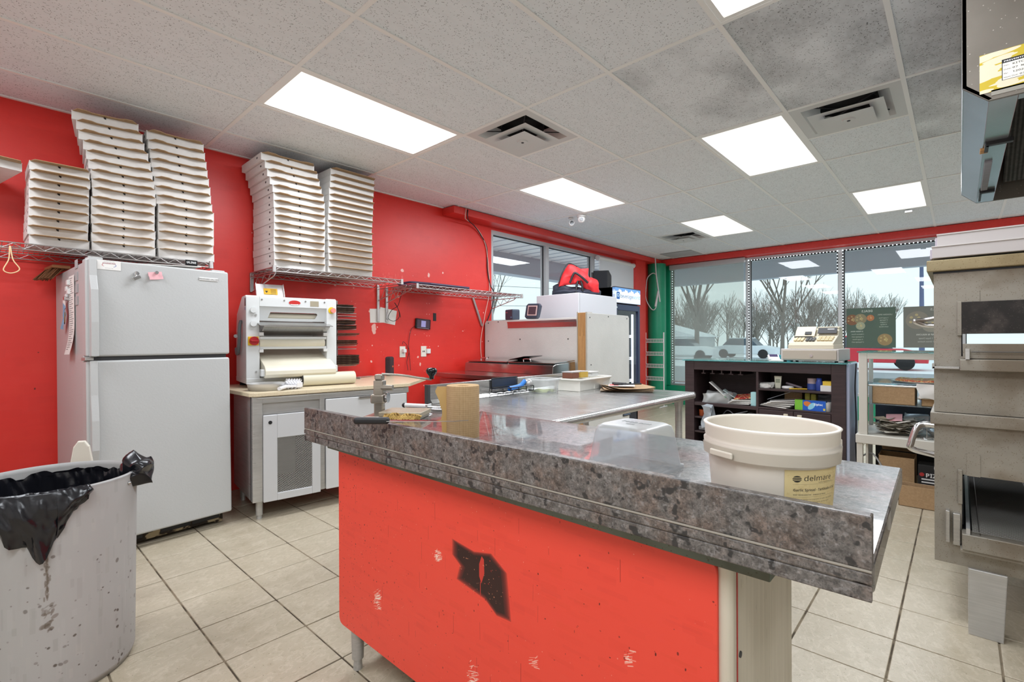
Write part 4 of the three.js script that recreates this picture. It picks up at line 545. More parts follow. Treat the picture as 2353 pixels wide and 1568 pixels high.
{ const t = thing('plastic_tray', 'flat dark purple plastic tray on the right wire shelf', 'tray', [0.24, 1.763, -3.24]); part('base', [slab([[-0.18, -0.3], [0.17, -0.34], [0.19, 0.2], [0.05, 0.34], [-0.18, 0.34]], 0, 0.012, 0.002)], S({ color: 0x46405c, roughness: 0.4 }), t); part('rim', tube([[-0.18, 0.014, -0.3], [0.17, 0.014, -0.34], [0.19, 0.014, 0.2], [0.05, 0.03, 0.34], [-0.18, 0.03, 0.34]], 0.012, 60, 6, true, 0.05), S({ color: 0x3a3550, roughness: 0.4 }), t); }
solo('black_cable', tube([[0.205, 2.70, -3.75], [0.21, 2.62, -3.74], [0.12, 2.6, -3.85], [0.05, 2.58, -4.0], [0.02, 2.5, -4.13], [0.012, 2.36, -4.24], [0.01, 2.1, -4.25], [0.02, 1.9, -4.29], [0.06, 1.8, -4.31], [0.02, 1.6, -4.31], [0.012, 1.38, -4.2]], 0.006, 120, 6), M.black, 'black cable running down the red wall beside the side window', 'cable');
solo('pale_wire', tube([[0.21, 2.71, -3.72], [0.215, 2.6, -3.7], [0.1, 2.62, -3.82], [0.04, 2.58, -4.02], [0.018, 2.48, -4.16], [0.015, 2.3, -4.24], [0.015, 1.85, -4.28], [0.03, 1.5, -4.18], [0.012, 1.2, -4.13], [0.012, 0.99, -4.14]], 0.004, 120, 6), S({ color: 0xe6c9bd, roughness: 0.6 }), 'pale wire running down the red wall to the prep table', 'cable');

// ---------- prep table and the partition behind it ----------
const M_prep = S({ map: steelTex, metalness: 0.95, roughness: 0.13 });
{
  const t = thing('prep_table', 'long stainless prep table with hooded lids mirroring the red wall', 'prep table', [0, 0, 0]);
  part('cabinet', rb(0.1, 1.4, 0.12, 0.80, -4.17, -3.42, 0.006), M_prep, t); part('cutting_top', rb(0.09, 1.42, 0.815, 0.86, -4.18, -3.36, 0.006), M_prep, t);
  for (let k = 0; k < 2; k++) { const d = part('door', rb(0.12 + k * 0.645, 0.745 + k * 0.645, 0.16, 0.78, -3.425, -3.4, 0.006), M_prep, t); part('door_handle', rb(0.5 + k * 0.02, 0.62 + k * 0.02, 0.72, 0.75, -3.402, -3.385, 0.004), M.black, d); }
  part('lid_hood', sideX([[-3.77, 0.862], [-3.78, 0.95], [-3.82, 0.965], [-4.15, 0.985], [-4.16, 0.862]], 0.12, 1.4, 0.003), M_prep, t);
  for (const x of [0.13, 0.77]) { const l = part('lid', new THREE.BoxGeometry(0.62, 0.008, 0.35).rotateX(0.06).translate(x + 0.31, 0.985, -3.985), M_prep, t); part('lid_handle', tube([[x + 0.2, 0.985, -3.83], [x + 0.21, 1.01, -3.825], [x + 0.29, 1.01, -3.825], [x + 0.3, 0.985, -3.83]], 0.006, 30, 8), M.chrome, l); }
  part('lid_edge', prism([[0.74, 0.99], [0.98, 1.035], [0.98, 1.04], [0.78, 1.005]], 0.3).translate(0, 0, -4.13), M.blackGloss, t);
  for (const [x, z] of [[0.16, -3.48], [1.34, -3.48], [0.16, -4.1], [1.34, -4.1]]) part('leg', cyl(0.022, 0.018, 0.12, x, 0.06, z, 14), M.steelDull, t);
}
const M_frp = S({ map: tex(256, 256, (u, v) => { const f = fbm(u, v, 6, 5, 601) - 0.5; return [0.83 + 0.05 * f, 0.825 + 0.05 * f, 0.805 + 0.05 * f]; }), roughness: 0.4, bumpMap: nFine, bumpScale: 0.0008 });
{
  const t = thing('partition', 'low L-shaped white panelled partition behind the prep table', 'partition');
  const b = part('front_panel', prism([[0.02, 0.86], [1.4, 0.86], [1.4, 1.445], [0.05, 1.448], [0.02, 1.42]], 0.01, 0.002).translate(0, 0, -4.205), M_frp, t); part('back_panel', bb(0.02, 1.4, 0, 1.44, -4.31, -4.295), M_frp, t); part('top_plate', bb(0.03, 1.4, 1.43, 1.447, -4.3, -4.205), M_frp, t);
  for (const [x, y] of [[0.08, 1.42], [0.6, 1.32 - 0.1], [0.6, 1.0], [1.28, 1.22], [0.08, 1.2], [0.08, 1.0], [0.25, 1.43]]) part('rivet', cylZ(0.007, 0.004, x, y, -4.193, 10), M.darkGrey, b);
  part('end_stud', rb(1.4, 1.505, 0, 1.492, -4.3, -4.2, 0.003), M.wood, t); part('corner_bead', [bb(1.395, 1.402, 0, 1.5, -4.204, -4.19), bb(1.503, 1.512, 0, 1.496, -4.3, -4.19)], S({ color: 0xb9b2a4, roughness: 0.5 }), t);
  const s = part('side_panel', prism([[4.2, 0], [5.05, 0], [5.05, 1.46], [5.03, 1.484], [4.2, 1.488]], 0.012, 0.002).rotateY(PI / 2).translate(1.51, 0, 0), M_frp, t); part('side_back', bb(1.42, 1.43, 0, 1.48, -5.04, -4.3), M_frp, t);
  for (const [z, y] of [[-4.24, 1.44], [-4.6, 1.46], [-5.0, 1.45], [-4.26, 0.95], [-5.0, 0.6]]) part('rivet', cylX(0.007, 0.004, 1.523, y, z, 10), M.darkGrey, s);
  part('ticket_rail', sideX([[-4.203, 1.35], [-4.19, 1.35], [-4.185, 1.4], [-4.175, 1.425], [-4.203, 1.428]], 0.41, 1.395, 0.001), S({ color: 0xc4c4c6, metalness: 0.95, roughness: 0.2 }), b);
  part('vent_grille', [rb(1.515, 1.53, 0.34, 0.5, -5.04, -4.9, 0.003)], M.darkGrey, s); for (let k = 0; k < 5; k++) part('vent_slat', bb(1.528, 1.545, 0.355 + k * 0.028, 0.365 + k * 0.028, -5.035, -4.905), S({ color: 0x5a6a80, roughness: 0.5 }), s);
}
{ const t = thing('receipt_printer', 'small blue grey cube printer standing on the partition', 'printer', [0.43, 1.447, -4.25], R(-12)); part('body', rbox(0.16, 0.125, 0.11, 0.016, 0, 0.063, 0, 3), S({ color: 0x3e4656, roughness: 0.4 }), t); part('stripe', rb(-0.065, -0.02, 0.085, 0.092, 0.054, 0.0565, 0.001), S({ color: 0xc05a6a, roughness: 0.4 }), t); part('button', cylZ(0.008, 0.003, 0.05, 0.03, 0.056), S({ color: 0x5a9ac8, roughness: 0.3 }), t); }
{ const t = thing('order_screen', 'rounded dark screen device standing on the partition', 'screen', [0.75, 1.447, -4.25], R(10)); t.rotation.x = R(-10); part('housing', prism([[-0.09, 0.02], [-0.07, 0], [0.07, 0], [0.09, 0.02], [0.105, 0.15], [0.085, 0.175], [-0.06, 0.175], [-0.085, 0.15]], 0.05, 0.012), S({ color: 0x39404e, roughness: 0.35 }), t); part('bezel', rb(-0.055, 0.068, 0.032, 0.148, 0.048, 0.053, 0.004), S({ color: 0xc9a8a4, roughness: 0.4 }), t); part('display', rb(-0.042, 0.055, 0.045, 0.135, 0.052, 0.055, 0.002), S({ color: 0x4f3c44, roughness: 0.2 }), t); }

// white chest, bags, drinks cooler, loudspeaker
{ const t = thing('white_cabinet', 'tall plain white cabinet behind the partition under the bags', 'cabinet', [0.82, 0, -5.02]); const W = S({ color: 0xd6d7dc, roughness: 0.45 }); part('body', rb(-0.31, 0.315, 0.03, 1.75, -0.42, 0.42, 0.006), W, t); part('seam', bb(0.3155, 0.3165, 0.05, 1.75, 0.398, 0.402), M.frame, t); part('plinth', bb(-0.28, 0.28, 0, 0.04, -0.38, 0.38), M.darkGrey, t); }
function softBag(top, bot, depth, amp, f, seed, n = 34) {             // a closed slumped bag between an upper and a lower outline, [x, y] from left to right
  const at = (l, s) => { const x = mix(l[0][0], l[l.length - 1][0], s); let i = 0; while (i < l.length - 2 && l[i + 1][0] < x) i++; const q = clamp((x - l[i][0]) / (l[i + 1][0] - l[i][0])); return [x, mix(l[i][1], l[i + 1][1], q)]; };
  const mk = (side) => { const g = new THREE.PlaneGeometry(1, 1, n, 22), p = g.attributes.position; for (let i = 0; i < p.count; i++) { const s = p.getX(i) + 0.5, q = p.getY(i) + 0.5, a = at(top, s), b = at(bot, s), e = Math.sin(PI * clamp(q, 0, 1)) ** 0.6 * Math.sin(PI * clamp(s)) ** 0.4; p.setXYZ(i, mix(b[0], a[0], q), mix(b[1], a[1], q), side * depth * (0.12 + e)); } return g; };
  return crumple(join([mk(1), mk(-1)]), amp, f, seed);
}
{ const t = thing('black_bag', 'folded black insulated bag lying on the white cabinet', 'bag', [0.82, 1.752, -5.0], R(42)), m = S({ color: 0x2a2f3c, roughness: 0.7 });
  part('body', softBag([[-0.29, 0.12], [-0.2, 0.17], [-0.1, 0.13], [0.05, 0.12], [0.2, 0.11], [0.3, 0.06]], [[-0.29, 0.02], [-0.1, 0.005], [0.1, 0.005], [0.3, 0.01]], 0.1, 0.02, 16, 3), m, t); part('fold', softBag([[-0.3, 0.07], [-0.1, 0.09], [0.1, 0.085], [0.29, 0.05]], [[-0.3, 0.01], [0.29, 0.005]], 0.14, 0.014, 14, 8), m, t); part('strap', tube([[-0.02, 0.03, 0.15], [-0.01, 0.12, 0.14], [0.02, 0.2, 0.12], [0.05, 0.14, 0.15], [0.06, 0.05, 0.15]], 0.014, 40, 6), M.black, t); }
{ const t = thing('red_bag', 'red pizza delivery bag slumped on top of the black bag', 'bag', [0.87, 1.8, -4.95], R(42)), m = S({ color: 0xe02a2e, roughness: 0.6 });
  part('body', softBag([[-0.23, 0.1], [-0.19, 0.2], [-0.11, 0.34], [-0.02, 0.305], [0.09, 0.26], [0.16, 0.17], [0.25, 0.1]], [[-0.23, 0.06], [-0.1, 0.1], [0.02, 0.1], [0.12, 0.02], [0.25, -0.02]], 0.07, 0.022, 15, 5), m, t); part('side_gusset', softBag([[0.08, 0.16], [0.18, 0.18], [0.25, 0.14], [0.27, 0.06]], [[0.08, 0.06], [0.2, -0.03], [0.27, 0.0]], 0.06, 0.014, 18, 9), m, t); part('flap', softBag([[0.0, 0.28], [0.14, 0.29]], [[0.0, 0.22], [0.13, 0.16]], 0.02, 0.006, 18, 4), m, t);
  part('piping', tube([[-0.235, 0.07, 0.05], [-0.2, 0.2, 0.05], [-0.115, 0.345, 0.02], [0.0, 0.31, 0.02]], 0.007, 30, 6), M.black, t); part('strap', tube([[-0.1, 0.1, 0.1], [-0.06, 0.2, 0.1], [-0.03, 0.22, 0.1], [0.04, 0.17, 0.11], [0.12, 0.1, 0.1]], 0.015, 40, 6), M.black, t); }
{
  const t = thing('drinks_cooler', 'tall glass door drinks cooler with a lit beverageworld header', 'drinks cooler', [0.52, 0, -6.155]), dk = S({ color: 0x2b2733, roughness: 0.5 }), navy = S({ color: 0x27304a, roughness: 0.4 });
  part('side_wall', bb(-0.34, 0.33, 0.05, 1.93, 0.32, 0.35), dk, t); part('side_wall', bb(-0.34, 0.33, 0.05, 1.93, -0.35, -0.32), dk, t); part('back_wall', bb(-0.34, -0.3, 0.05, 1.93, -0.32, 0.32), M.white, t); part('roof', bb(-0.34, 0.33, 1.69, 1.93, -0.35, 0.35), dk, t); part('base', [bb(-0.34, 0.33, 0.0, 0.2, -0.35, 0.35)], dk, t);
  const sg = canvasTex(512, 180, (c, w, h) => { const g = c.createLinearGradient(0, 0, 0, h); c.fillStyle = '#cfdcee'; c.fillRect(0, 0, w, h); c.fillStyle = '#5f8fc4'; c.beginPath(); c.moveTo(0, 0); for (let i = 0; i <= 60; i++) c.lineTo(w * i / 60, 26 + 14 * Math.sin(i * 0.45) + 8 * Math.sin(i * 1.3)); c.lineTo(w, 0); c.fill(); c.strokeStyle = '#2d5d9c'; c.lineWidth = 5; c.beginPath(); for (let i = 0; i <= 60; i++) c.lineTo(w * i / 60, 30 + 14 * Math.sin(i * 0.45) + 8 * Math.sin(i * 1.3)); c.stroke(); c.fillStyle = '#22508c'; c.beginPath(); c.roundRect ? c.roundRect(24, 52, 62, 86, 14) : c.rect(24, 52, 62, 86); c.fill(); c.strokeStyle = '#cfe2f8'; c.lineWidth = 6; c.beginPath(); c.arc(55, 90, 17, 0, 7); c.stroke(); c.fillStyle = '#1c2a44'; c.font = '62px sans-serif'; c.fillText('beverage', 96, 118); c.fillStyle = '#5a88c0'; c.fillText('world', 350, 118); });
  const sm_ = S({ map: sg, emissive: 0xffffff, emissiveMap: sg, emissiveIntensity: 0.35, roughness: 0.3 }); part('header_sign', new THREE.BoxGeometry(0.7, 0.21, 0.045).rotateY(PI / 2).translate(0.355, 1.825, 0), sm_, t, false); part('header_trim', [bb(0.33, 0.381, 1.712, 1.722, -0.352, 0.352), bb(0.33, 0.381, 1.928, 1.938, -0.352, 0.352)], dk, t);
  const d = part('glass_door', [rb(0.335, 0.375, 0.21, 1.7, 0.29, 0.345, 0.004), rb(0.335, 0.375, 0.21, 1.7, -0.345, -0.29, 0.004), rb(0.335, 0.375, 1.62, 1.7, -0.29, 0.29, 0.004), rb(0.335, 0.375, 0.21, 0.3, -0.29, 0.29, 0.004)], navy, t); part('pane', new THREE.PlaneGeometry(0.58, 1.32).rotateY(PI / 2).translate(0.355, 0.96, 0), M.glass, d); part('lock', cylX(0.012, 0.006, 0.377, 1.655, 0.31, 12), M.chrome, d);
  part('lamp_tube', rb(0.29, 0.31, 0.3, 1.58, -0.27, -0.235, 0.005), S({ color: 0xffffff, emissive: 0xcfe0ff, emissiveIntensity: 1.2 }), t); const l = new THREE.RectAreaLight(0xdfe8ff, 5, 0.03, 1.25); l.position.set(0.285, 0.94, -0.252); l.rotation.y = PI / 2 * -1 + PI; l.lookAt(t.localToWorld(V(-0.3, 0.94, 0))); t.add(l); t.updateMatrixWorld(true); l.lookAt(t.localToWorld(V(-0.3, 0.94, 0.1)));
  for (const y of [0.3, 0.62, 0.94, 1.26]) part('shelf', [bb(-0.29, 0.28, y, y + 0.008, -0.315, 0.315), bb(0.272, 0.28, y - 0.02, y + 0.02, -0.315, 0.315)], M.white, t);
  const bg = metreUV(join([lathe([[0, 0], [0.03, 0], [0.032, 0.02], [0.032, 0.12], [0.013, 0.17], [0.013, 0.2], [0, 0.2]], 14)])), cols = [0x7d2f3a, 0x33456b, 0x6d3a58, 0x2f4f9a, 0x8a4a3a].map((c) => S({ color: c, roughness: 0.25 })); let n = 0;
  ['lowest', 'second', 'third', 'top'].forEach((nm, i) => { for (let k = 0; k < 4; k++) { const b = solo('drink_bottle', bg, cols[(i * 2 + k) % 5], `drink bottle in the cooler, ${nm} shelf, ${['first', 'second', 'third', 'fourth'][k]} from the partition side`, 'bottle', 'bottles in the drinks cooler', false); b.position.set(0.52 + 0.16, 0.31 + i * 0.32, -6.155 + 0.2 - k * 0.09); } });
}
{ const t = thing('loudspeaker', 'black loudspeaker on a bracket in front of the half drawn blind', 'loudspeaker', [0.42, 1.965, -6.2], R(28)); part('cabinet', prism([[-0.1, 0], [0.13, 0], [0.15, 0.06], [0.15, 0.2], [0.12, 0.26], [-0.1, 0.26]], 0.2, 0.008).translate(0, 0, -0.1), M.black, t); part('grille', rb(-0.09, 0.1, 0.015, 0.245, 0.1, 0.106, 0.002), S({ color: 0x24262c, roughness: 0.7 }), t); part('back_plate', rb(-0.13, -0.1, 0.02, 0.24, -0.09, 0.09, 0.004), M.darkGrey, t); part('bracket', [rod([-0.13, 0.13, 0], [-0.3, 0.16, -0.1], 0.014), new THREE.SphereGeometry(0.028, 14, 10).translate(-0.17, 0.135, -0.02)], M.steelDull, t); }
{ // wire snack stand by the green column
  const t = thing('wire_stand', 'white wire snack stand in front of the green column', 'stand', [0.257, 0, -8.25]); for (const x of [-0.176, 0.176]) { part('post', rod([x, 0, 0], [x, 1.345, 0], 0.012), M.white, t); part('foot', rod([x, 0.012, -0.12], [x, 0.012, 0.16], 0.012), M.white, t); }
  for (const y of [1.2, 0.965, 0.745, 0.515]) { const g = [rod([-0.176, y + 0.025, 0.01], [0.176, y + 0.025, 0.01], 0.006), rod([-0.176, y - 0.035, 0.01], [0.176, y - 0.035, 0.01], 0.006)]; for (let k = 0; k <= 11; k++) g.push(box(0.009, 0.06, 0.004, -0.165 + k * 0.03, y - 0.005, 0.012)); part('clip_rail', g, M.white, t); }
}
solo('hanging_lead', [tube([[0.25, 2.71, -8.3], [0.27, 2.4, -8.3], [0.32, 2.05, -8.3], [0.34, 1.9, -8.3]], 0.011, 40, 6), tube([[0.27, 2.4, -8.3], [0.2, 2.43, -8.3], [0.1, 2.36, -8.3], [0.07, 2.2, -8.3], [0.06, 2.0, -8.3], [0.12, 1.85, -8.3], [0.2, 1.76, -8.3], [0.26, 1.8, -8.3], [0.29, 1.95, -8.3]], 0.008, 80, 6), rod([0.25, 1.82, -8.3], [0.31, 2.1, -8.3], 0.018)], S({ color: 0xcfcfcf, roughness: 0.6 }), 'looped lead with a plug hanging in front of the green column', 'cable');
// security cameras
{ const t = thing('security_camera', 'white dome security camera below the light panel', 'security camera', [0.97, H, -4.9]); part('mount', cyl(0.055, 0.055, 0.022, 0, -0.011, 0), M.white, t); part('dome', new THREE.SphereGeometry(0.046, 24, 16).translate(0, -0.045, 0), M.white, t); part('lens', new THREE.CylinderGeometry(0.02, 0.02, 0.01, 18).rotateX(PI / 2).rotateY(0.75).translate(0.026, -0.055, 0.034), M.blackGloss, t); }
{ const t = thing('security_camera', 'small dark eyed bullet camera left of the dome camera', 'security camera', [0.80, H, -4.92]); part('mount', [cyl(0.03, 0.03, 0.01, 0, -0.005, 0, 18), rod([0, -0.005, 0], [0.01, -0.05, 0], 0.008)], M.white, t); part('barrel', new THREE.CylinderGeometry(0.032, 0.032, 0.07, 20).rotateX(PI / 2).rotateY(0.75).translate(0.01, -0.068, 0), M.white, t); part('lens', new THREE.CylinderGeometry(0.026, 0.026, 0.006, 18).rotateX(PI / 2).rotateY(0.75).translate(0.035, -0.068, 0.026), M.blackGloss, t); }
solo('smoke_sensor', rb(3.86, 3.93, H - 0.028, H - 0.001, -7.42, -7.32, 0.006), M.white, 'small white sensor box on the ceiling near the far light', 'sensor');

// ---------- stainless table ----------
{
  const t = thing('steel_table', 'stainless work table with a backsplash behind the island', 'table', [0, 0, 0]), st = S({ map: steelTex, color: 0xffffff, metalness: 0.72, roughness: 0.36, roughnessMap: brushed });
  part('table_top', [rb(2.23, 3.07, 0.84, 0.865, -3.12, -1.6, 0.004)], st, t); part('rolled_edge', [cylZ(0.02, 1.46, 3.075, 0.848, -2.33, 24), new THREE.SphereGeometry(0.02, 16, 10).translate(3.075, 0.848, -3.06)], st, t); part('rolled_end', cylX(0.02, 0.8, 2.67, 0.845, -3.11, 20), st, t);
  part('backsplash', [rb(2.215, 2.235, 0.855, 0.966, -3.2, -1.62, 0.003), prism([[2.235, 0.862], [2.25, 0.866], [2.235, 0.885]], 1.55).translate(0, 0, -3.18)], M.steel, t); part('splash_end', rb(2.208, 2.24, 0.82, 0.966, -1.625, -1.61, 0.002), M.darkGrey, t);
  for (const [x, z] of [[3.02, -2.98], [2.32, -2.98], [3.02, -1.7], [2.32, -1.7]]) { const l = part('leg', cyl(0.021, 0.021, 0.84, x, 0.42, z, 18), M.steelDull, t); part('collar', cyl(0.03, 0.026, 0.05, x, 0.81, z, 18), M.steelDull, l); }
  part('under_shelf', rb(2.3, 3.04, 0.27, 0.285, -3.0, -1.68, 0.003), M.steelDull, t);
}
{ const t = thing('wire_basket', 'black wire utensil basket hooked on the steel backsplash', 'basket', [2.24, 0.888, -2.235]); const L = (a, b) => rod(a, b, 0.0028, 6), g = []; for (const y of [0, 0.03]) g.push(L([0.01, y, 0.15], [0.1, y, 0.15]), L([0.1, y, 0.15], [0.1, y, -0.13]), L([0.1, y, -0.13], [0.01, y, -0.13]), L([0.01, y, -0.13], [0.01, y, 0.15])); for (let k = 0; k <= 4; k++) g.push(L([0.1, 0, 0.15 - k * 0.07], [0.1, 0.03, 0.15 - k * 0.07]), L([0.01, 0, 0.15 - k * 0.07], [0.1, 0, 0.15 - k * 0.07]));
  part('basket_wires', g, M.black, t); part('hook_frame', [L([0.004, 0, 0.15], [0.004, 0.085, 0.15]), L([0.004, 0.085, 0.15], [0.004, 0.085, -0.08]), L([0.004, 0.085, -0.08], [0.004, 0.0, -0.08])], M.black, t); part('back_plate', bb(-0.001, 0.003, 0.02, 0.083, -0.075, 0.148), S({ color: 0x2c3544, roughness: 0.4 }), t); }
{ const t = thing('scoop_brush', 'blue handled round scoop lying in the wire basket', 'scoop', [2.3, 0.897, -2.24]); part('handle', tube([[0, 0.012, 0.06], [0, 0.016, 0.0], [0, 0.025, -0.05], [0, 0.05, -0.085]], 0.014, 30, 12), S({ color: 0x2f7fd6, roughness: 0.4 }), t); part('bowl', new THREE.SphereGeometry(0.032, 20, 12, 0, 6.283, 0, 1.6).rotateZ(-0.9).translate(0.0, 0.03, -0.12), M.steelDull, t); }
{ const t = thing('clear_tub', 'clear plastic tub with green scraps on the steel table', 'tub', [2.34, 0.866, -2.46], 0.1); part('tub', new THREE.CylinderGeometry(0.085 * 1.3, 0.07 * 1.3, 0.085, 4, 1, true).rotateY(PI / 4).translate(0, 0.0425, 0), M.clearPlastic, t); part('base', bb(-0.065, 0.065, 0, 0.003, -0.065, 0.065), M.clearPlastic, t); part('rim', tube([[-0.08, 0.086, -0.08], [0.08, 0.086, -0.08], [0.08, 0.086, 0.08], [-0.08, 0.086, 0.08]], 0.006, 40, 6, true, 0.05), M.clearPlastic, t); part('scraps', crumple(new THREE.BoxGeometry(0.11, 0.012, 0.11, 12, 2, 12).translate(0, 0.011, 0), 0.012, 40, 4), S({ color: 0x8a9550, roughness: 0.8 }), t).userData.kind = 'stuff'; }
{ const t = thing('white_bin', 'long white plastic ingredient bin on the steel table', 'bin', [2.4, 0.866, -2.85], R(4)), W = S({ color: 0xdedbd2, roughness: 0.45 }); part('shell', [prism([[-0.07, 0], [0.07, 0], [0.09, 0.075], [0.086, 0.075], [0.067, 0.004], [-0.067, 0.004], [-0.086, 0.075], [-0.09, 0.075]], 0.42).translate(0, 0, -0.21), rb(-0.085, 0.085, 0.0, 0.072, 0.206, 0.212, 0.002), rb(-0.085, 0.085, 0.0, 0.072, -0.212, -0.206, 0.002)], W, t); part('rim', tube([[-0.093, 0.075, -0.215], [0.093, 0.075, -0.215], [0.093, 0.075, 0.215], [-0.093, 0.075, 0.215]], 0.007, 60, 6, true, 0.05), W, t); part('divider', bb(-0.08, 0.08, 0.004, 0.07, 0.0, 0.004), W, t); }
{ const t = thing('spice_tub', 'small brown filled tub sitting on the white bin', 'tub', [2.38, 0.945, -2.71]); part('tub', rb(-0.04, 0.04, 0, 0.04, -0.045, 0.045, 0.006), S({ color: 0x7a4a38, roughness: 0.6 }), t); part('lid', rb(-0.043, 0.043, 0.04, 0.046, -0.048, 0.048, 0.002), M.clearPlastic, t); }
{ const t = thing('spice_tub', 'small yellow filled tub sitting on the white bin', 'tub', [2.38, 0.945, -2.82]); part('tub', rb(-0.04, 0.04, 0, 0.04, -0.045, 0.045, 0.006), S({ color: 0xc9a648, roughness: 0.6 }), t); part('lid', rb(-0.043, 0.043, 0.04, 0.046, -0.048, 0.048, 0.002), M.clearPlastic, t); }
{ const t = thing('spice_tub', 'flat clear tub at the far end of the white bin', 'tub', [2.38, 0.945, -2.94]); part('tub', rb(-0.04, 0.04, 0, 0.03, -0.05, 0.05, 0.006), M.clearPlastic, t); part('lid', rb(-0.043, 0.043, 0.03, 0.036, -0.053, 0.053, 0.002), M.white, t); }
{ const t = thing('cardboard_sheets', 'pile of flattened brown cardboard on the steel table', 'cardboard', [2.68, 0.866, -2.93], R(40)); for (let k = 0; k < 4; k++) { const g = new THREE.PlaneGeometry(0.34 - 0.02 * k, 0.3, 8, 8), p = g.attributes.position; for (let i = 0; i < p.count; i++) p.setZ(i, 0.004 + k * 0.006 + 0.02 * ((p.getX(i) / 0.17) ** 4) * (0.3 + 0.3 * k)); part('sheet', g.rotateX(-PI / 2).rotateY(0.12 * (k - 1.5)), k % 2 ? M.kraft : M.kraftDark, t); } }
{ const t = thing('flyer', 'red and white flyer with a pen on the cardboard pile', 'flyer', [2.66, 0.9, -2.9], R(30)); part('sheet', new THREE.BoxGeometry(0.17, 0.002, 0.14), M.paper, t); part('red_corner', new THREE.BoxGeometry(0.06, 0.001, 0.08).translate(-0.05, 0.002, 0.0), S({ color: 0xd65a5a, roughness: 0.7 }), t); part('pen', rod([-0.05, 0.008, 0.03], [0.13, 0.01, -0.02], 0.005), M.black, t); part('chain', rod([-0.06, 0.012, -0.02], [0.03, 0.012, 0.02], 0.008), M.darkGrey, t); }

// ---------- island ----------
const lamTex = tex(1024, 1024, (u, v) => {                       // grey-brown granite print
  const f = fbm(u, v, 48, 5, 701), g = fbm(u + 0.3, v + 0.1, 128, 3, 702), b = fbm(u, v, 26, 3, 703), dk = sm(clamp((b - 0.66) * 12)) * 0.8, d2 = sm(clamp((g - 0.62) * 10)) * 0.5, lt = sm(clamp((fbm(u, v, 90, 2, 706) - 0.68) * 9)) * 0.35;
  const k = 0.405 + 0.30 * (f - 0.5) + 0.3 * (g - 0.5), br = clamp((fbm(u, v, 14, 3, 704) - 0.45) * 3);
  let c = [k * (1.02 + 0.03 * br), k * (0.985 - 0.05 * br), k * (0.95 - 0.09 * br)]; return c.map((x) => mix(mix(mix(x, 0.2, d2), 0.16, dk), 0.66, lt));
}, true, [2.2, 2.2]);
const M_lam = S({ map: lamTex, roughness: 0.38 });
const worn = tex(1024, 1024, (u, v) => 0.06 + 0.07 * sm(clamp((fbm(u, v, 6, 6, 711) - 0.5) * 4)) + 0.1 * (vn(u * 14, v * 180, 256, 713) > 0.9 ? 1 : 0), false, [0.9, 0.9]);
const M_lamTop = Ph({ map: lamTex, roughness: 0.3, clearcoat: 1, clearcoatRoughness: 0.5, clearcoatRoughnessMap: worn });
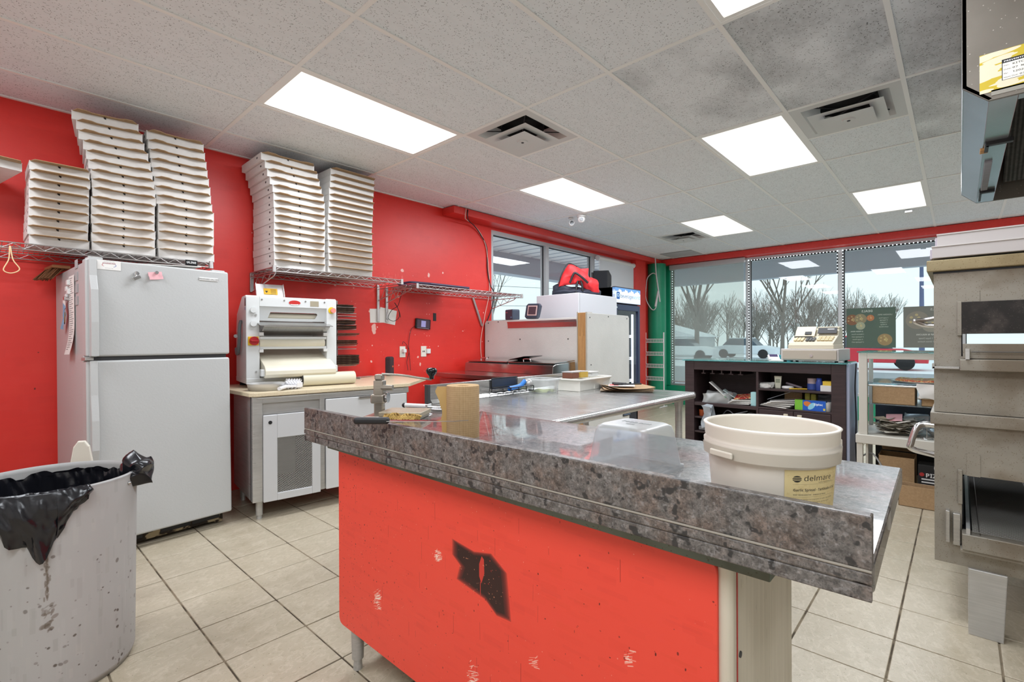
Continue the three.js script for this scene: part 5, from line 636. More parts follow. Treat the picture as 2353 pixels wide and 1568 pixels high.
{
  const t = thing('island', 'red panelled island cabinet on legs carrying the grey countertop', 'island', [0, 0, 0]);
  const redPanel = canvasTex(2048, 1024, (c, w, h) => {          // x 2.6 .. 4.0, y 0.15 .. 0.79
    const r = rng(55); c.fillStyle = '#ea4a38'; c.fillRect(0, 0, w, h);
    for (let i = 0; i < 1500; i++) { c.fillStyle = `rgba(${r() > 0.5 ? '240,90,70' : '140,20,14'},${0.05 * r()})`; const s = 20 + 90 * r(); c.fillRect(r() * w, r() * h, s, 3 + s * 0.3 * r()); }
    for (let i = 0; i < 520; i++) { const x = r() < 0.45 ? r() * r() * w * 0.4 : r() * w; c.fillStyle = `rgba(60,10,8,${0.4 + 0.5 * r()})`; c.beginPath(); c.ellipse(x, r() * h, 0.8 + 2.2 * r(), 1 + 5 * r() * r(), 0.3 * (r() - 0.5), 0, 7); c.fill(); }
    for (let i = 0; i < 160; i++) { c.fillStyle = `rgba(245,200,180,${0.5 + 0.4 * r()})`; c.beginPath(); c.ellipse(r() * w, r() * h, 0.6 + 1.6 * r(), 0.6 + 2 * r(), 0, 0, 7); c.fill(); }
    for (let i = 0; i < 40; i++) { c.strokeStyle = `rgba(90,12,10,${0.25 + 0.3 * r()})`; c.lineWidth = 1 + r(); const x = r() * w, y = r() * h; c.beginPath(); c.moveTo(x, y); c.lineTo(x + 4 * (r() - 0.5), y + 20 + 60 * r()); c.stroke(); }
    const scratch = (cx, cy, ww, hh, n) => { for (let i = 0; i < n; i++) { const q = (r() + r() + r()) / 3 - 0.5, x = cx + ww * (r() + r() - 1), y = cy + hh * 2.4 * q; c.strokeStyle = `rgba(248,222,205,${0.4 + 0.5 * r()})`; c.lineWidth = 1.4 + 2.4 * r(); c.beginPath(); c.moveTo(x, y); c.lineTo(x + 8 + 22 * r(), y - 4 - 12 * r()); c.stroke(); } };
    scratch(w * 0.42, h * 0.36, 22, 34, 40); scratch(w * 0.195, h * 0.72, 34, 70, 70); scratch(w * 0.525, h * 0.86, 30, 150, 190); scratch(w * 0.755, h * 0.72, 34, 34, 46); scratch(w * 0.86, h * 0.39, 14, 40, 14); scratch(w * 0.68, h * 0.58, 30, 24, 12);
    c.save(); c.filter = 'none'; const poly = (pts, col) => { c.fillStyle = col; c.beginPath(); pts.forEach(([x, y], i) => i ? c.lineTo(x, y) : c.moveTo(x, y)); c.fill(); };
    const P = (x, y) => [w * x, h * y], dk = (k, a) => poly([P(0.487 - k, 0.27 - k), P(0.535, 0.285 - k), P(0.575 + k * 0.4, 0.265 - k), P(0.605 + k, 0.30), P(0.615 + k, 0.46 + k), P(0.595, 0.465 + k), P(0.565, 0.425 + k), P(0.50 - k, 0.40 + k), P(0.51 - k, 0.35), P(0.487 - k, 0.32)], `rgba(38,16,14,${a})`); for (let k = 0; k < 9; k++) dk(0.016 - k * 0.002, 0.2); dk(0, 0.75);
    poly([P(0.556, 0.275), P(0.562, 0.285), P(0.563, 0.34), P(0.555, 0.385), P(0.549, 0.36), P(0.549, 0.31)], '#c8382c'); c.strokeStyle = '#c8382c'; c.lineWidth = 3; c.beginPath(); c.moveTo(...P(0.552, 0.38)); c.lineTo(...P(0.552, 0.44)); c.stroke();
    for (let i = 0; i < 60; i++) { c.fillStyle = r() > 0.3 ? 'rgba(215,150,110,0.9)' : '#c8382c'; c.beginPath(); c.ellipse(w * (0.49 + 0.12 * r()), h * (0.28 + 0.16 * r()), 0.8 + 2 * r(), 0.8 + 2 * r(), 0, 0, 7); c.fill(); } c.restore();
  });
  const sh = new THREE.Shape(); { const x0 = 2.618, x1 = 4.005, y0 = 0.15, y1 = 0.80, r = 0.03; sh.moveTo(x0 + r, y0); sh.lineTo(x1 - r, y0); sh.quadraticCurveTo(x1, y0, x1, y0 + r); sh.lineTo(x1, y1 - r); sh.quadraticCurveTo(x1, y1, x1 - r, y1); sh.lineTo(x0 + 0.01, y1); sh.quadraticCurveTo(x0, y1, x0, y1 - 0.012); sh.lineTo(x0, y0 + r); sh.quadraticCurveTo(x0, y0, x0 + r, y0); }
  const pg = new THREE.ExtrudeGeometry(sh, { depth: 0.012, bevelEnabled: true, bevelThickness: 0.002, bevelSize: 0.002, bevelOffset: -0.002, bevelSegments: 2 }).translate(0, 0, -0.914).toNonIndexed(); { const p = pg.attributes.position, uv = pg.attributes.uv; for (let i = 0; i < p.count; i++) uv.setXY(i, (p.getX(i) - 2.6) / 1.42, (p.getY(i) - 0.14) / 0.67); }
  part('red_panel', pg, S({ map: redPanel, roughness: 0.45 }), t, false);
  const sideM = S({ map: tex(512, 512, (u, v) => { const s = vn(u * 90, v * 3, 90, 721) - 0.5, f = fbm(u, v, 5, 5, 722) - 0.5, k = vn(u * 160, v * 12, 160, 723) > 0.93 ? -0.12 : 0; return [0.80 + 0.05 * s + 0.08 * f + k, 0.77 + 0.05 * s + 0.08 * f + k, 0.70 + 0.05 * s + 0.09 * f + k]; }, true, [2, 1]), metalness: 0.15, roughness: 0.5 });
  part('cabinet_body', rb(2.63, 4.0, 0.14, 0.81, -1.44, -0.915, 0.006), sideM, t); part('side_panel', rb(4.0, 4.03, 0.13, 0.812, -1.33, -0.905, 0.012), sideM, t); part('red_edge', bb(4.0305, 4.0315, 0.14, 0.8, -0.93, -0.926), S({ color: 0xb2302a, roughness: 0.6 }), t);
  part('panel_stain', [cylX(0.006, 0.002, 4.031, 0.62, -0.945, 10)], M.darkGrey, t); part('top_rail', [rb(2.58, 4.1, 0.80, 0.83, -1.45, -0.875, 0.003)], S({ map: grimeTex, color: 0x9fb0a8, metalness: 0.4, roughness: 0.55 }), t);
  for (const [x, z] of [[2.7, -0.93], [3.95, -0.95], [2.7, -1.4], [3.95, -1.4]]) { const l = part('leg', cyl(0.024, 0.021, 0.11, x, 0.095, z, 20), M.steelDull, t); part('foot', cyl(0.014, 0.017, 0.042, x, 0.021, z, 16), M.steelDull, l); }
}
{
  const t = thing('countertop', 'grey brown granite look laminate countertop with a raised front edge', 'countertop', [0, 0, 0]);
  const top = part('top', slab([[2.505, -0.828], [4.215, -0.852], [4.232, -0.862], [4.238, -0.88], [4.222, -1.575], [2.33, -1.57]], 0.83, 0.875, 0.004), M_lamTop, t);
  const F = (y0, y1, d0, d1) => { const n = V(0.024, 0, 1.735).normalize(), a = V(2.5, 0, -0.828), b = V(4.238, 0, -0.852), q = (p, d) => [p.x + n.x * d, p.z + n.z * d]; return slab([q(a, d1), q(b, d1), q(b, d0), q(a, d0)], y0, y1, 0.0025); };
  part('upstand', F(0.872, 0.95, -0.018, 0.003), M_lam, t); part('edge_band', F(0.852, 0.868, -0.004, 0.004), M_lam, t); part('lower_band', F(0.826, 0.85, -0.004, 0.002), M_lam, t); part('joint_strip', F(0.868, 0.8725, -0.003, 0.0042), S({ color: 0x9a9488, roughness: 0.9 }), t);
}
{ // bench can opener
  const t = thing('can_opener', 'bench mounted can opener with a crank at the island corner', 'can opener', [2.52, 0.875, -1.17], R(35)), cast = S({ map: steelTex, color: 0xf0e8dc, metalness: 0.85, roughness: 0.28 });
  part('base_plate', rb(-0.07, 0.17, 0.0, 0.014, -0.07, 0.08, 0.004), cast, t); part('board', [rb(0.0, 0.18, 0.014, 0.034, -0.06, 0.085, 0.004)], S({ map: grimeTex, color: 0xfff4e0, metalness: 0.4, roughness: 0.45 }), t); part('dough_crust', crumple(new THREE.BoxGeometry(0.16, 0.026, 0.012, 24, 4, 3).translate(0.1, 0.016, 0.085), 0.012, 60, 3), S({ map: tex(128, 128, (u, v) => { const f = fbm(u, v, 12, 4, 741), k = sm(clamp((f - 0.5) * 7)); return [mix(0.86, 0.5, k), mix(0.72, 0.36, k), mix(0.42, 0.16, k)]; }, true, [20, 20]), roughness: 0.9 }), t);
  part('post', [rb(-0.05, -0.01, 0.01, 0.15, -0.016, 0.016, 0.006)], cast, t); part('head', [rb(-0.062, -0.002, 0.06, 0.1, -0.026, 0.026, 0.008), rb(-0.05, -0.006, 0.095, 0.16, -0.02, 0.02, 0.006), cylX(0.012, 0.05, 0.01, 0.128, 0.012)], cast, t); part('gear', cylX(0.022, 0.008, 0.006, 0.085, 0.0, 14), M.chrome, t); part('handle_hub', rb(-0.046, -0.012, 0.16, 0.185, -0.018, 0.018, 0.006), cast, t);
  part('crank', tube([[-0.02, 0.185, 0.0], [0.06, 0.178, -0.03], [0.13, 0.166, -0.05], [0.18, 0.158, -0.07]], 0.005, 30, 8), cast, t); part('knob', lathe([[0, 0], [0.01, 0.0], [0.011, 0.012], [0.022, 0.026], [0.025, 0.038], [0.018, 0.048], [0, 0.05]], 24).translate(0.18, 0.16, -0.07), M.blackGloss, t);
}
{ const t = thing('pizza_cutter', 'white handled pizza cutter lying at the far island corner', 'pizza cutter', [2.44, 0.877, -1.43], R(-2)); part('handle', [rod([-0.085, 0.014, 0.05], [0.03, 0.014, 0.0], 0.011)], M.white, t); part('end_cap', new THREE.SphereGeometry(0.012, 12, 8).translate(-0.088, 0.014, 0.052), M.black, t); part('guard', rbox(0.012, 0.024, 0.04, 0.003).rotateY(0.4).translate(0.034, 0.014, -0.002), M.chrome, t); part('wheel', new THREE.CylinderGeometry(0.05, 0.05, 0.0015, 32).translate(0.1, 0.008, -0.03), M.chrome, t); part('fork', rod([0.035, 0.012, -0.003], [0.1, 0.012, -0.03], 0.005), M.chrome, t); }
{ const t = thing('knife', 'long kitchen knife with a black handle resting on the counter edge', 'knife', [3.0, 0.951, -0.75], R(42)); part('handle', rbox(0.105, 0.02, 0.026, 0.008, 0.052, 0.013, 0, 3), M.black, t); part('blade', prism([[0.1, -0.016], [0.3, -0.016], [0.34, 0.002], [0.34, 0.008], [0.1, 0.012]], 0.0016).rotateX(-PI / 2).translate(0, 0.012, 0), M.chrome, t); t.rotation.order = 'YXZ'; }
{ const t = thing('paper_towel_roll', 'upright roll of brown paper towel on the island', 'paper towel', [3.075, 0.875, -1.115]); const rr = 0.056, m = S({ map: tex(256, 256, (u, v) => { const a = Math.sin(v * 6.283 * 24), b = Math.sin(u * 6.283 * 24), k = 0.03 * (a > 0.3 ? 1 : 0) + 0.03 * (b > 0.3 ? 1 : 0), f = fbm(u, v, 20, 3, 731) - 0.5; return [0.70 + k + 0.05 * f, 0.58 + k + 0.05 * f, 0.42 + k + 0.05 * f]; }, true, [6, 6]), roughness: 0.95 });
  part('roll', lathe([[0.02, 0.0], [rr, 0.0], [rr, 0.172], [rr - 0.002, 0.175], [0.022, 0.173], [0.02, 0.17], [0.02, 0.0]], 60), m, t); part('core', cyl(0.0205, 0.0205, 0.168, 0, 0.086, 0, 30, true), M.kraftDark, t);
  const g = new THREE.PlaneGeometry(1, 1, 10, 30), p = g.attributes.position; for (let i = 0; i < p.count; i++) { const s = p.getX(i) + 0.5, q = p.getY(i) + 0.5, w = 0.012 + 0.018 * (vn(q * 9, 0, 4096, 3)) * (q > 0.55 ? 1 : 0.5) + 0.014 * clamp((q - 0.7) * 4), a = 2.38; p.setXYZ(i, Math.cos(a) * (rr + 0.0) - Math.sin(a) * 0 + Math.cos(a) * w * s, 0.17 * q, -Math.sin(a) * 0 + Math.sin(a) * rr + Math.sin(a) * w * s + 0.0); } g.computeVertexNormals(); part('torn_edge', g, S({ color: 0xc9a56a, roughness: 0.95 }), t); }
{ // upside-down clear container
  const t = thing('clear_container', 'upside down frosted clear food container on the island', 'container', [3.716, 0.876, -1.13], R(-4)); const ring = (h, s, n = 8) => { const o = []; for (let k = 0; k < 4; k++) for (let i = 0; i <= n; i++) { const a = PI / 2 * k + PI / 2 * i / n, r = 0.02, c = s - r; o.push([Math.sign(Math.cos(PI / 4 + PI / 2 * k)) * c + r * Math.cos(a), h, Math.sign(Math.sin(PI / 4 + PI / 2 * k)) * c + r * Math.sin(a)]); } return o; };
  const rows = [ring(0, 0.094), ring(0.008, 0.094), ring(0.009, 0.088), ring(0.09, 0.077), ring(0.106, 0.072), ring(0.112, 0.062)], v = [], ix = [], n = rows[0].length; rows.flat().forEach((q) => v.push(...q)); for (let r = 0; r < rows.length - 1; r++) for (let i = 0; i < n; i++) { const a = r * n + i, b = r * n + (i + 1) % n, c = a + n, d = b + n; ix.push(a, c, b, b, c, d); } const top = (rows.length - 1) * n, mid = v.length / 3; v.push(0, 0.112, 0); for (let i = 0; i < n; i++) ix.push(top + i, mid, top + (i + 1) % n);
  const g = new THREE.BufferGeometry(); g.setAttribute('position', new THREE.BufferAttribute(new Float32Array(v), 3)); g.setIndex(ix); g.computeVertexNormals(); part('shell', g, Ph({ color: 0xeef1f3, transmission: 0.85, thickness: 0, roughness: 0.33, ior: 1.45 }), t); part('embossing', [textGeo('FOOD PAN', 0.012, 0.0006).rotateX(-PI / 2).translate(0, 0.1125, -0.01), textGeo('1/6', 0.012, 0.0006).rotateX(-PI / 2).translate(0.0, 0.1125, 0.02)], S({ color: 0x9a9c9c, roughness: 0.5 }), t); }
{ // garlic spread pail
  const t = thing('pail', 'white plastic garlic spread pail at the right end of the island', 'pail', [4.066, 0.875, -1.0], R(18)), W = Ph({ color: 0xe6dfd2, roughness: 0.42, transmission: 0.12, thickness: 0 });
  part('bucket', lathe([[0, 0.0], [0.093, 0.0], [0.098, 0.006], [0.106, 0.112], [0.113, 0.114], [0.1145, 0.138], [0.109, 0.14], [0.112, 0.146], [0.1125, 0.164], [0.115, 0.168], [0.11, 0.17], [0.108, 0.164], [0.1065, 0.14], [0.095, 0.008], [0, 0.006]], 72), W, t);
  const bp = []; for (let i = 0; i <= 24; i++) { const a = -0.1 + PI * 1.06 * i / 24; bp.push([0.1175 * Math.cos(a), 0.126 - 0.003 * Math.sin(a), 0.1175 * Math.sin(a)]); } const hb = new THREE.CatmullRomCurve3(bp.map((q) => V(...q))); const hs = new THREE.Shape([[-0.0115, -0.0015], [0.0115, -0.0015], [0.0115, 0.0015], [-0.0115, 0.0015]].map((q) => new THREE.Vector2(...q)));
  const strapG = new THREE.CylinderGeometry(0.1172, 0.1155, 0.02, 60, 1, true, -1.35, 2.5).translate(0, 0.124, 0); part('handle', [strapG], S({ color: 0xbdb6a8, roughness: 0.5 }), t); part('handle_lug', [rbox(0.03, 0.03, 0.012, 0.004).translate(0, 0, 0.12).rotateY(1.95).translate(0, 0.128, 0)], W, t); part('handle_lug', [rbox(0.05, 0.012, 0.006, 0.003).translate(0, 0, 0.119).rotateY(-0.75).translate(0, 0.122, 0)], S({ color: 0xcfc8ba, roughness: 0.5 }), t);
  const lb = canvasTex(512, 640, (c, w, h) => { c.fillStyle = '#d9c691'; c.fillRect(0, 0, w, h); const r = rng(8); for (let i = 0; i < 300; i++) { c.fillStyle = `rgba(${r() > 0.5 ? '236,220,170' : '170,140,80'},0.12)`; c.fillRect(r() * w, r() * h, 60 * r(), 40 * r()); } c.fillStyle = '#1d1c1a'; c.beginPath(); c.arc(90, 92, 34, 0, 7); c.fill(); c.strokeStyle = '#d9c691'; c.lineWidth = 6; for (const y of [78, 94, 110]) { c.beginPath(); c.moveTo(52, y + 6); c.quadraticCurveTo(80, y - 12, 130, y); c.stroke(); } c.fillStyle = '#1d1c1a'; c.font = '74px sans-serif'; c.fillText('delmare', 140, 112); c.font = '14px sans-serif'; c.fillText('Quality Food Products Inc.', 270, 136); c.font = 'bold 38px sans-serif'; c.fillText("Garlic Spread - Tartinade à l'ail", 62, 220, 420); c.font = 'bold 15px sans-serif'; c.fillText('KEEP REFRIGERATED - GARDER AU FROID', 62, 262); c.fillStyle = '#4a4332'; c.font = '15px sans-serif'; const T = ['Ingredients: margarine (vegetable oil, water, salt, modified', 'milk ingredients, soy lecithin), garlic, parsley, spices,', 'citric acid, natural flavour, colour.', 'Contains: milk, soy.', '', 'Ingrédients: margarine (huile végétale, eau, sel, substances', 'laitières modifiées, lécithine de soya), ail, persil, épices,', 'acide citrique, arôme naturel, colorant.', 'Contient: lait, soya.']; T.forEach((s, i) => c.fillText(s, 56, 310 + i * 30)); c.strokeStyle = 'rgba(60,50,30,0.5)'; c.lineWidth = 2; for (const y of [150, 280, 420]) { c.beginPath(); c.moveTo(60, y); c.lineTo(470, y - 8); c.stroke(); } });
  const lg = new THREE.CylinderGeometry(0.1062, 0.0995, 0.104, 40, 1, true, 0.16, 1.05).translate(0, 0.056, 0); part('label', lg, S({ map: lb, roughness: 0.6 }), t, false);
}

// ---------- dark service cabinet with the cash register ----------
const M_dark = S({ map: tex(512, 512, (u, v) => { const g = vn(u * 6 + fbm(u, v, 4, 3, 801), v * 70, 70, 802) - 0.5, f = fbm(u, v, 6, 4, 803) - 0.5; return [0.225 + 0.05 * g + 0.03 * f, 0.165 + 0.04 * g + 0.03 * f, 0.17 + 0.04 * g + 0.03 * f]; }, true, [1.5, 1.5]), roughness: 0.5 });
const CZ = -4.7;
{
  const t = thing('service_cabinet', 'dark brown open fronted service counter with a glass top', 'cabinet', [0, 0, CZ]);
  part('stile', rb(2.33, 2.42, 0, 1.0, -0.42, 0, 0.003), M_dark, t); part('stile', rb(3.555, 3.655, 0, 1.0, -0.42, 0, 0.003), M_dark, t); part('top_rail', rb(2.42, 3.555, 0.915, 1.0, -0.42, 0, 0.003), M_dark, t); part('back_board', bb(2.42, 3.555, 0.02, 0.92, -0.42, -0.405), M_dark, t); part('divider', rb(2.982, 3.002, 0.06, 0.92, -0.405, -0.004, 0.002), M_dark, t);
  part('shelf', rb(2.42, 2.984, 0.57, 0.6, -0.405, -0.006, 0.002), M_dark, t); part('shelf', rb(3.0, 3.556, 0.752, 0.77, -0.405, -0.006, 0.002), M_dark, t); part('shelf', rb(3.0, 3.556, 0.585, 0.602, -0.405, -0.006, 0.002), M_dark, t); part('bottom_rail', rb(2.42, 3.555, 0.0, 0.1, -0.41, -0.005, 0.002), M_dark, t);
  for (const y of [0.46, 0.32, 0.2]) part('shelf', rb(2.42, 2.984, y - 0.015, y, -0.405, -0.01, 0.002), M_dark, t);
  for (const x of [3.005, 3.28]) { const d = part('door', rb(x, x + 0.272, 0.105, 0.582, -0.02, -0.002, 0.003), M_dark, t); part('door_pull', rb(x + (x < 3.1 ? 0.2 : 0.03), x + (x < 3.1 ? 0.235 : 0.065), 0.535, 0.56, -0.004, 0.012, 0.003), S({ color: 0xcfc5ae, roughness: 0.5 }), d); }
  for (let k = 0; k < 5; k++) part('glass_rail', [bb(2.5 + k * 0.085, 2.51 + k * 0.085, 0.885, 0.916, -0.35, -0.02), bb(2.485 + k * 0.085, 2.525 + k * 0.085, 0.878, 0.886, -0.35, -0.02)], M_dark, t);
  part('glass_top', rb(2.31, 3.67, 1.001, 1.012, -0.46, 0.02, 0.002), Ph({ color: 0x8fe0e0, transmission: 0.8, thickness: 0.01, roughness: 0.03, ior: 1.5 }), t); part('pale_side', rb(3.655, 3.675, 0.0, 1.0, -0.46, -0.03, 0.002), S({ color: 0xc3cbe6, roughness: 0.5 }), t);
  part('power_cord', tube([[3.69, 1.0, -0.26], [3.685, 0.8, -0.24], [3.69, 0.55, -0.25], [3.69, 0.3, -0.23], [3.7, 0.05, -0.26]], 0.005, 60, 6), M.black, t);
}
{ // cash register on its drawer
  const d = thing('till_base', 'beige steel cash drawer on the glass topped counter', 'cash drawer', [3.405, 1.012, CZ - 0.21], R(-3)), B = S({ color: 0xb5ab9c, roughness: 0.5 }); part('box', rb(-0.215, 0.215, 0.012, 0.112, -0.2, 0.2, 0.005), S({ color: 0xc4bfbb, roughness: 0.5 }), d); part('drawer_front', rb(-0.2, 0.2, 0.022, 0.1, 0.195, 0.208, 0.003), B, d); part('lock', cylZ(0.012, 0.006, 0.02, 0.055, 0.21, 16), M.chrome, d); for (const [x, z] of [[-0.19, 0.17], [0.19, 0.17], [-0.19, -0.17], [0.19, -0.17]]) part('foot', cyl(0.012, 0.012, 0.012, x, 0.006, z, 10), M.rubber, d);
  const t = thing('cash_register', 'old beige cash register standing on the cash drawer', 'cash register', [3.41, 1.124, CZ - 0.2], R(-3)), C = S({ color: 0xd6cdb6, roughness: 0.5 }), K = (x, z, w, c, n = 'key') => { const y = 0.062 + (0.16 - z) * 0.36; part(n, rbox(w, 0.012, 0.02, 0.003).rotateX(0.35).translate(x, y, z), c, t); };
  part('base', rb(-0.17, 0.17, 0.0, 0.035, -0.17, 0.17, 0.005), C, t); part('sloped_body', sideX([[0.17, 0.03], [0.16, 0.05], [-0.01, 0.115], [-0.05, 0.165], [-0.15, 0.178], [-0.17, 0.14], [-0.17, 0.03]], -0.165, 0.165, 0.004), C, t);
  const cream = S({ color: 0xe2cfa6, roughness: 0.5 }), grey = S({ color: 0x5a5a58, roughness: 0.5 });
  for (let r = 0; r < 3; r++) for (let k = 0; k < 3; k++) { K(-0.125 + k * 0.026, 0.13 - r * 0.024, 0.021, cream); K(-0.035 + k * 0.024, 0.13 - r * 0.024, 0.02, grey); } for (let r = 0; r < 3; r++) for (let k = 0; k < 4; k++) K(0.05 + k * 0.029, 0.12 - r * 0.034, 0.026, cream);
  part('printer_cover', new THREE.BoxGeometry(0.15, 0.012, 0.11).rotateX(0.85).translate(-0.075, 0.147, 0.0), C, t); part('receipt_slot', new THREE.BoxGeometry(0.09, 0.006, 0.014).rotateX(0.85).translate(-0.07, 0.167, -0.018), M.black, t); part('paper_window', new THREE.BoxGeometry(0.05, 0.006, 0.03).rotateX(0.85).translate(-0.05, 0.135, 0.027), M.black, t); part('slot_bar', rb(-0.15, -0.01, 0.096, 0.106, 0.05, 0.066, 0.002), M.black, t); part('display', new THREE.BoxGeometry(0.14, 0.006, 0.06).rotateX(0.9).translate(0.085, 0.155, -0.012), M.darkGrey, t); part('display_strip', new THREE.BoxGeometry(0.05, 0.004, 0.008).rotateX(0.9).translate(0.11, 0.167, -0.02), M.white, t); part('rear_hump', rb(0.0, 0.165, 0.17, 0.19, -0.15, -0.06, 0.006), C, t);
}
{ const t = thing('card_terminal', 'small white card terminal with a dark screen beside the register', 'card terminal', [3.09, 1.012, CZ - 0.15], R(20)); part('body', sideX([[0.07, 0], [0.07, 0.02], [-0.05, 0.055], [-0.07, 0.05], [-0.07, 0]], -0.045, 0.045, 0.006), M.white, t); part('screen', new THREE.BoxGeometry(0.065, 0.003, 0.06).rotateX(0.3).translate(0, 0.047, -0.015), S({ color: 0x3c2f58, roughness: 0.2 }), t); }
solo('teal_holder', rb(3.1, 3.2, 1.012, 1.062, CZ - 0.36, CZ - 0.28, 0.004), S({ color: 0x2f8f98, roughness: 0.5 }), 'teal card holder behind the card terminal', 'holder');
solo('receipt_pad', rb(3.1, 3.2, 1.012, 1.026, CZ - 0.14, CZ - 0.02, 0.003), M.paper, 'flat white pad between terminal and cash drawer', 'pad');
// things on the cabinet shelves
const bottleG = (r, h) => lathe([[0, 0], [r, 0], [r, h * 0.68], [r * 0.75, h * 0.76], [r * 0.75, h], [0, h]], 22);
const put = (name, label, cat, geo, mat, group) => solo(name, geo, mat, label, cat, group);
put('plastic_bag', 'crumpled clear plastic bag of papers on the left shelf', 'bag', crumple(new THREE.BoxGeometry(0.24, 0.09, 0.2, 14, 6, 10).translate(2.6, 0.647, CZ - 0.15), 0.045, 16, 4), S({ color: 0xb9bcbb, roughness: 0.35 }));
{ const t = thing('green_striped_papers', 'white papers with a green edge leaning in the left shelf', 'papers', [2.64, 0.63, CZ - 0.1], 0.2); part('sheet', new THREE.BoxGeometry(0.2, 0.003, 0.16).rotateZ(-0.75).translate(-0.02, 0.1, 0), M.paper, t); part('green_edge', new THREE.BoxGeometry(0.02, 0.004, 0.162).rotateZ(-0.75).translate(0.05, 0.035, 0), S({ color: 0x2f9a62, roughness: 0.6 }), t); part('sheet', new THREE.BoxGeometry(0.16, 0.003, 0.14).rotateZ(-0.6).translate(0.09, 0.05, -0.03), S({ color: 0xcfe0dd, roughness: 0.8 }), t); }
{ const t = thing('flyer_stack', 'stack of red and white pizza flyers on the left shelf', 'flyers', [2.83, 0.602, CZ - 0.14], 0.1); for (let k = 0; k < 5; k++) part('flyer', new THREE.BoxGeometry(0.21, 0.004, 0.2).rotateY(0.15 * (k - 2)).rotateZ(0.06).translate(0, 0.006 + k * 0.009, 0), M.paper, t); part('red_flyer', new THREE.BoxGeometry(0.15, 0.004, 0.15).rotateZ(0.12).rotateX(0.2).translate(0.01, 0.07, 0.01), S({ map: canvasTex(128, 128, (c, w, h) => { c.fillStyle = '#b53030'; c.fillRect(0, 0, w, h); const r = rng(3); for (let i = 0; i < 60; i++) { c.fillStyle = ['#d8a060', '#e8d0a0', '#802020'][i % 3]; c.beginPath(); c.arc(r() * w, r() * h, 3 + 7 * r(), 0, 7); c.fill(); } }, [7, 7]), roughness: 0.6 }), t); }
put('blue_carton', 'upright pale turquoise carton at the right of the left shelf', 'carton', rb(2.925, 2.972, 0.601, 0.725, CZ - 0.11, CZ - 0.04, 0.003), S({ color: 0xa9d6d8, roughness: 0.6 }));
put('wrapped_goods', 'plastic wrapped goods hanging out of the lower left shelves', 'package', crumple(new THREE.BoxGeometry(0.08, 0.2, 0.1, 8, 14, 8).translate(2.57, 0.47, CZ + 0.03), 0.03, 18, 5), S({ color: 0x9da3a8, roughness: 0.3 }));
put('cable_bundle', 'loose wires and clear holders on the lower left shelf', 'cables', [tube([[2.62, 0.47, CZ - 0.2], [2.7, 0.53, CZ - 0.12], [2.8, 0.48, CZ - 0.1], [2.9, 0.52, CZ - 0.15], [2.95, 0.47, CZ - 0.2]], 0.005, 40, 6), tube([[2.65, 0.48, CZ - 0.1], [2.75, 0.5, CZ - 0.06], [2.88, 0.54, CZ - 0.1]], 0.005, 30, 6)], S({ color: 0xaeb4bd, roughness: 0.4 }));
put('orange_tub', 'small tub with an orange lid on the lower left shelf', 'tub', [cyl(0.04, 0.036, 0.06, 2.47, 0.49, CZ - 0.1, 20)], S({ color: 0xb5562a, roughness: 0.5 }));
put('stapler_set', 'grey office gear on the bottom left shelf', 'office gear', [rb(2.44, 2.56, 0.322, 0.36, CZ - 0.2, CZ - 0.06, 0.008), rb(2.45, 2.53, 0.36, 0.39, CZ - 0.18, CZ - 0.08, 0.008)], S({ color: 0x9a9b9d, roughness: 0.5 }));
{ const t = thing('cream_tube', 'white squeeze tube standing on the upper right shelf', 'tube', [3.14, 0.77, CZ - 0.09]); part('tube', prism([[-0.022, 0.0], [0.022, 0.0], [0.03, 0.11], [-0.03, 0.11]], 0.02, 0.006).translate(0, 0, -0.01), S({ color: 0xdcdcc8, roughness: 0.4 }), t); part('text_band', rb(-0.018, 0.018, 0.05, 0.085, 0.0095, 0.0105, 0.0003), S({ color: 0x9aa08a, roughness: 0.5 }), t); }
put('crumpled_receipts', 'crumpled white receipts on the upper right shelf', 'receipts', crumple(new THREE.BoxGeometry(0.09, 0.035, 0.1, 10, 4, 8).translate(3.06, 0.79, CZ - 0.1), 0.022, 36, 3), M.paper);
put('tape_roll', 'white tape roll lying on the upper right shelf', 'tape', new THREE.TorusGeometry(0.035, 0.013, 12, 30).rotateX(PI / 2).translate(3.22, 0.784, CZ - 0.08), M.white);
put('marker_pen', 'grey marker pen with a red cap on the upper right shelf', 'pen', rod([3.19, 0.815, CZ - 0.16], [3.32, 0.782, CZ - 0.12], 0.011), S({ color: 0x8a7d84, roughness: 0.4 }));
put('yellow_pencil', 'yellow pencil lying on the upper right shelf', 'pencil', rod([3.24, 0.776, CZ - 0.04], [3.37, 0.779, CZ - 0.07], 0.006), S({ color: 0xe0b52c, roughness: 0.5 }));
put('striped_jar', 'white and pink jar stacked on a blue tin', 'jar', [cyl(0.036, 0.036, 0.045, 3.39, 0.845, CZ - 0.16, 24)], S({ color: 0xdcc9cf, roughness: 0.4 })); put('blue_tin', 'short blue tin beneath the white and pink jar', 'tin', [cyl(0.038, 0.038, 0.05, 3.39, 0.796, CZ - 0.16, 24)], S({ color: 0x4a63b4, roughness: 0.4 }));
put('blue_bottle', 'blue plastic bottle on the upper right shelf', 'bottle', bottleG(0.026, 0.105).translate(3.455, 0.771, CZ - 0.09), S({ color: 0x3d57b0, roughness: 0.35 }));
put('yellow_box', 'yellow and white small box stacked on a white carton', 'box', rb(3.49, 3.55, 0.82, 0.855, CZ - 0.12, CZ - 0.03, 0.002), S({ color: 0xe3c043, roughness: 0.5 })); put('white_carton', 'white carton beneath the yellow box', 'carton', rb(3.475, 3.552, 0.771, 0.82, CZ - 0.13, CZ - 0.02, 0.002), M.white);
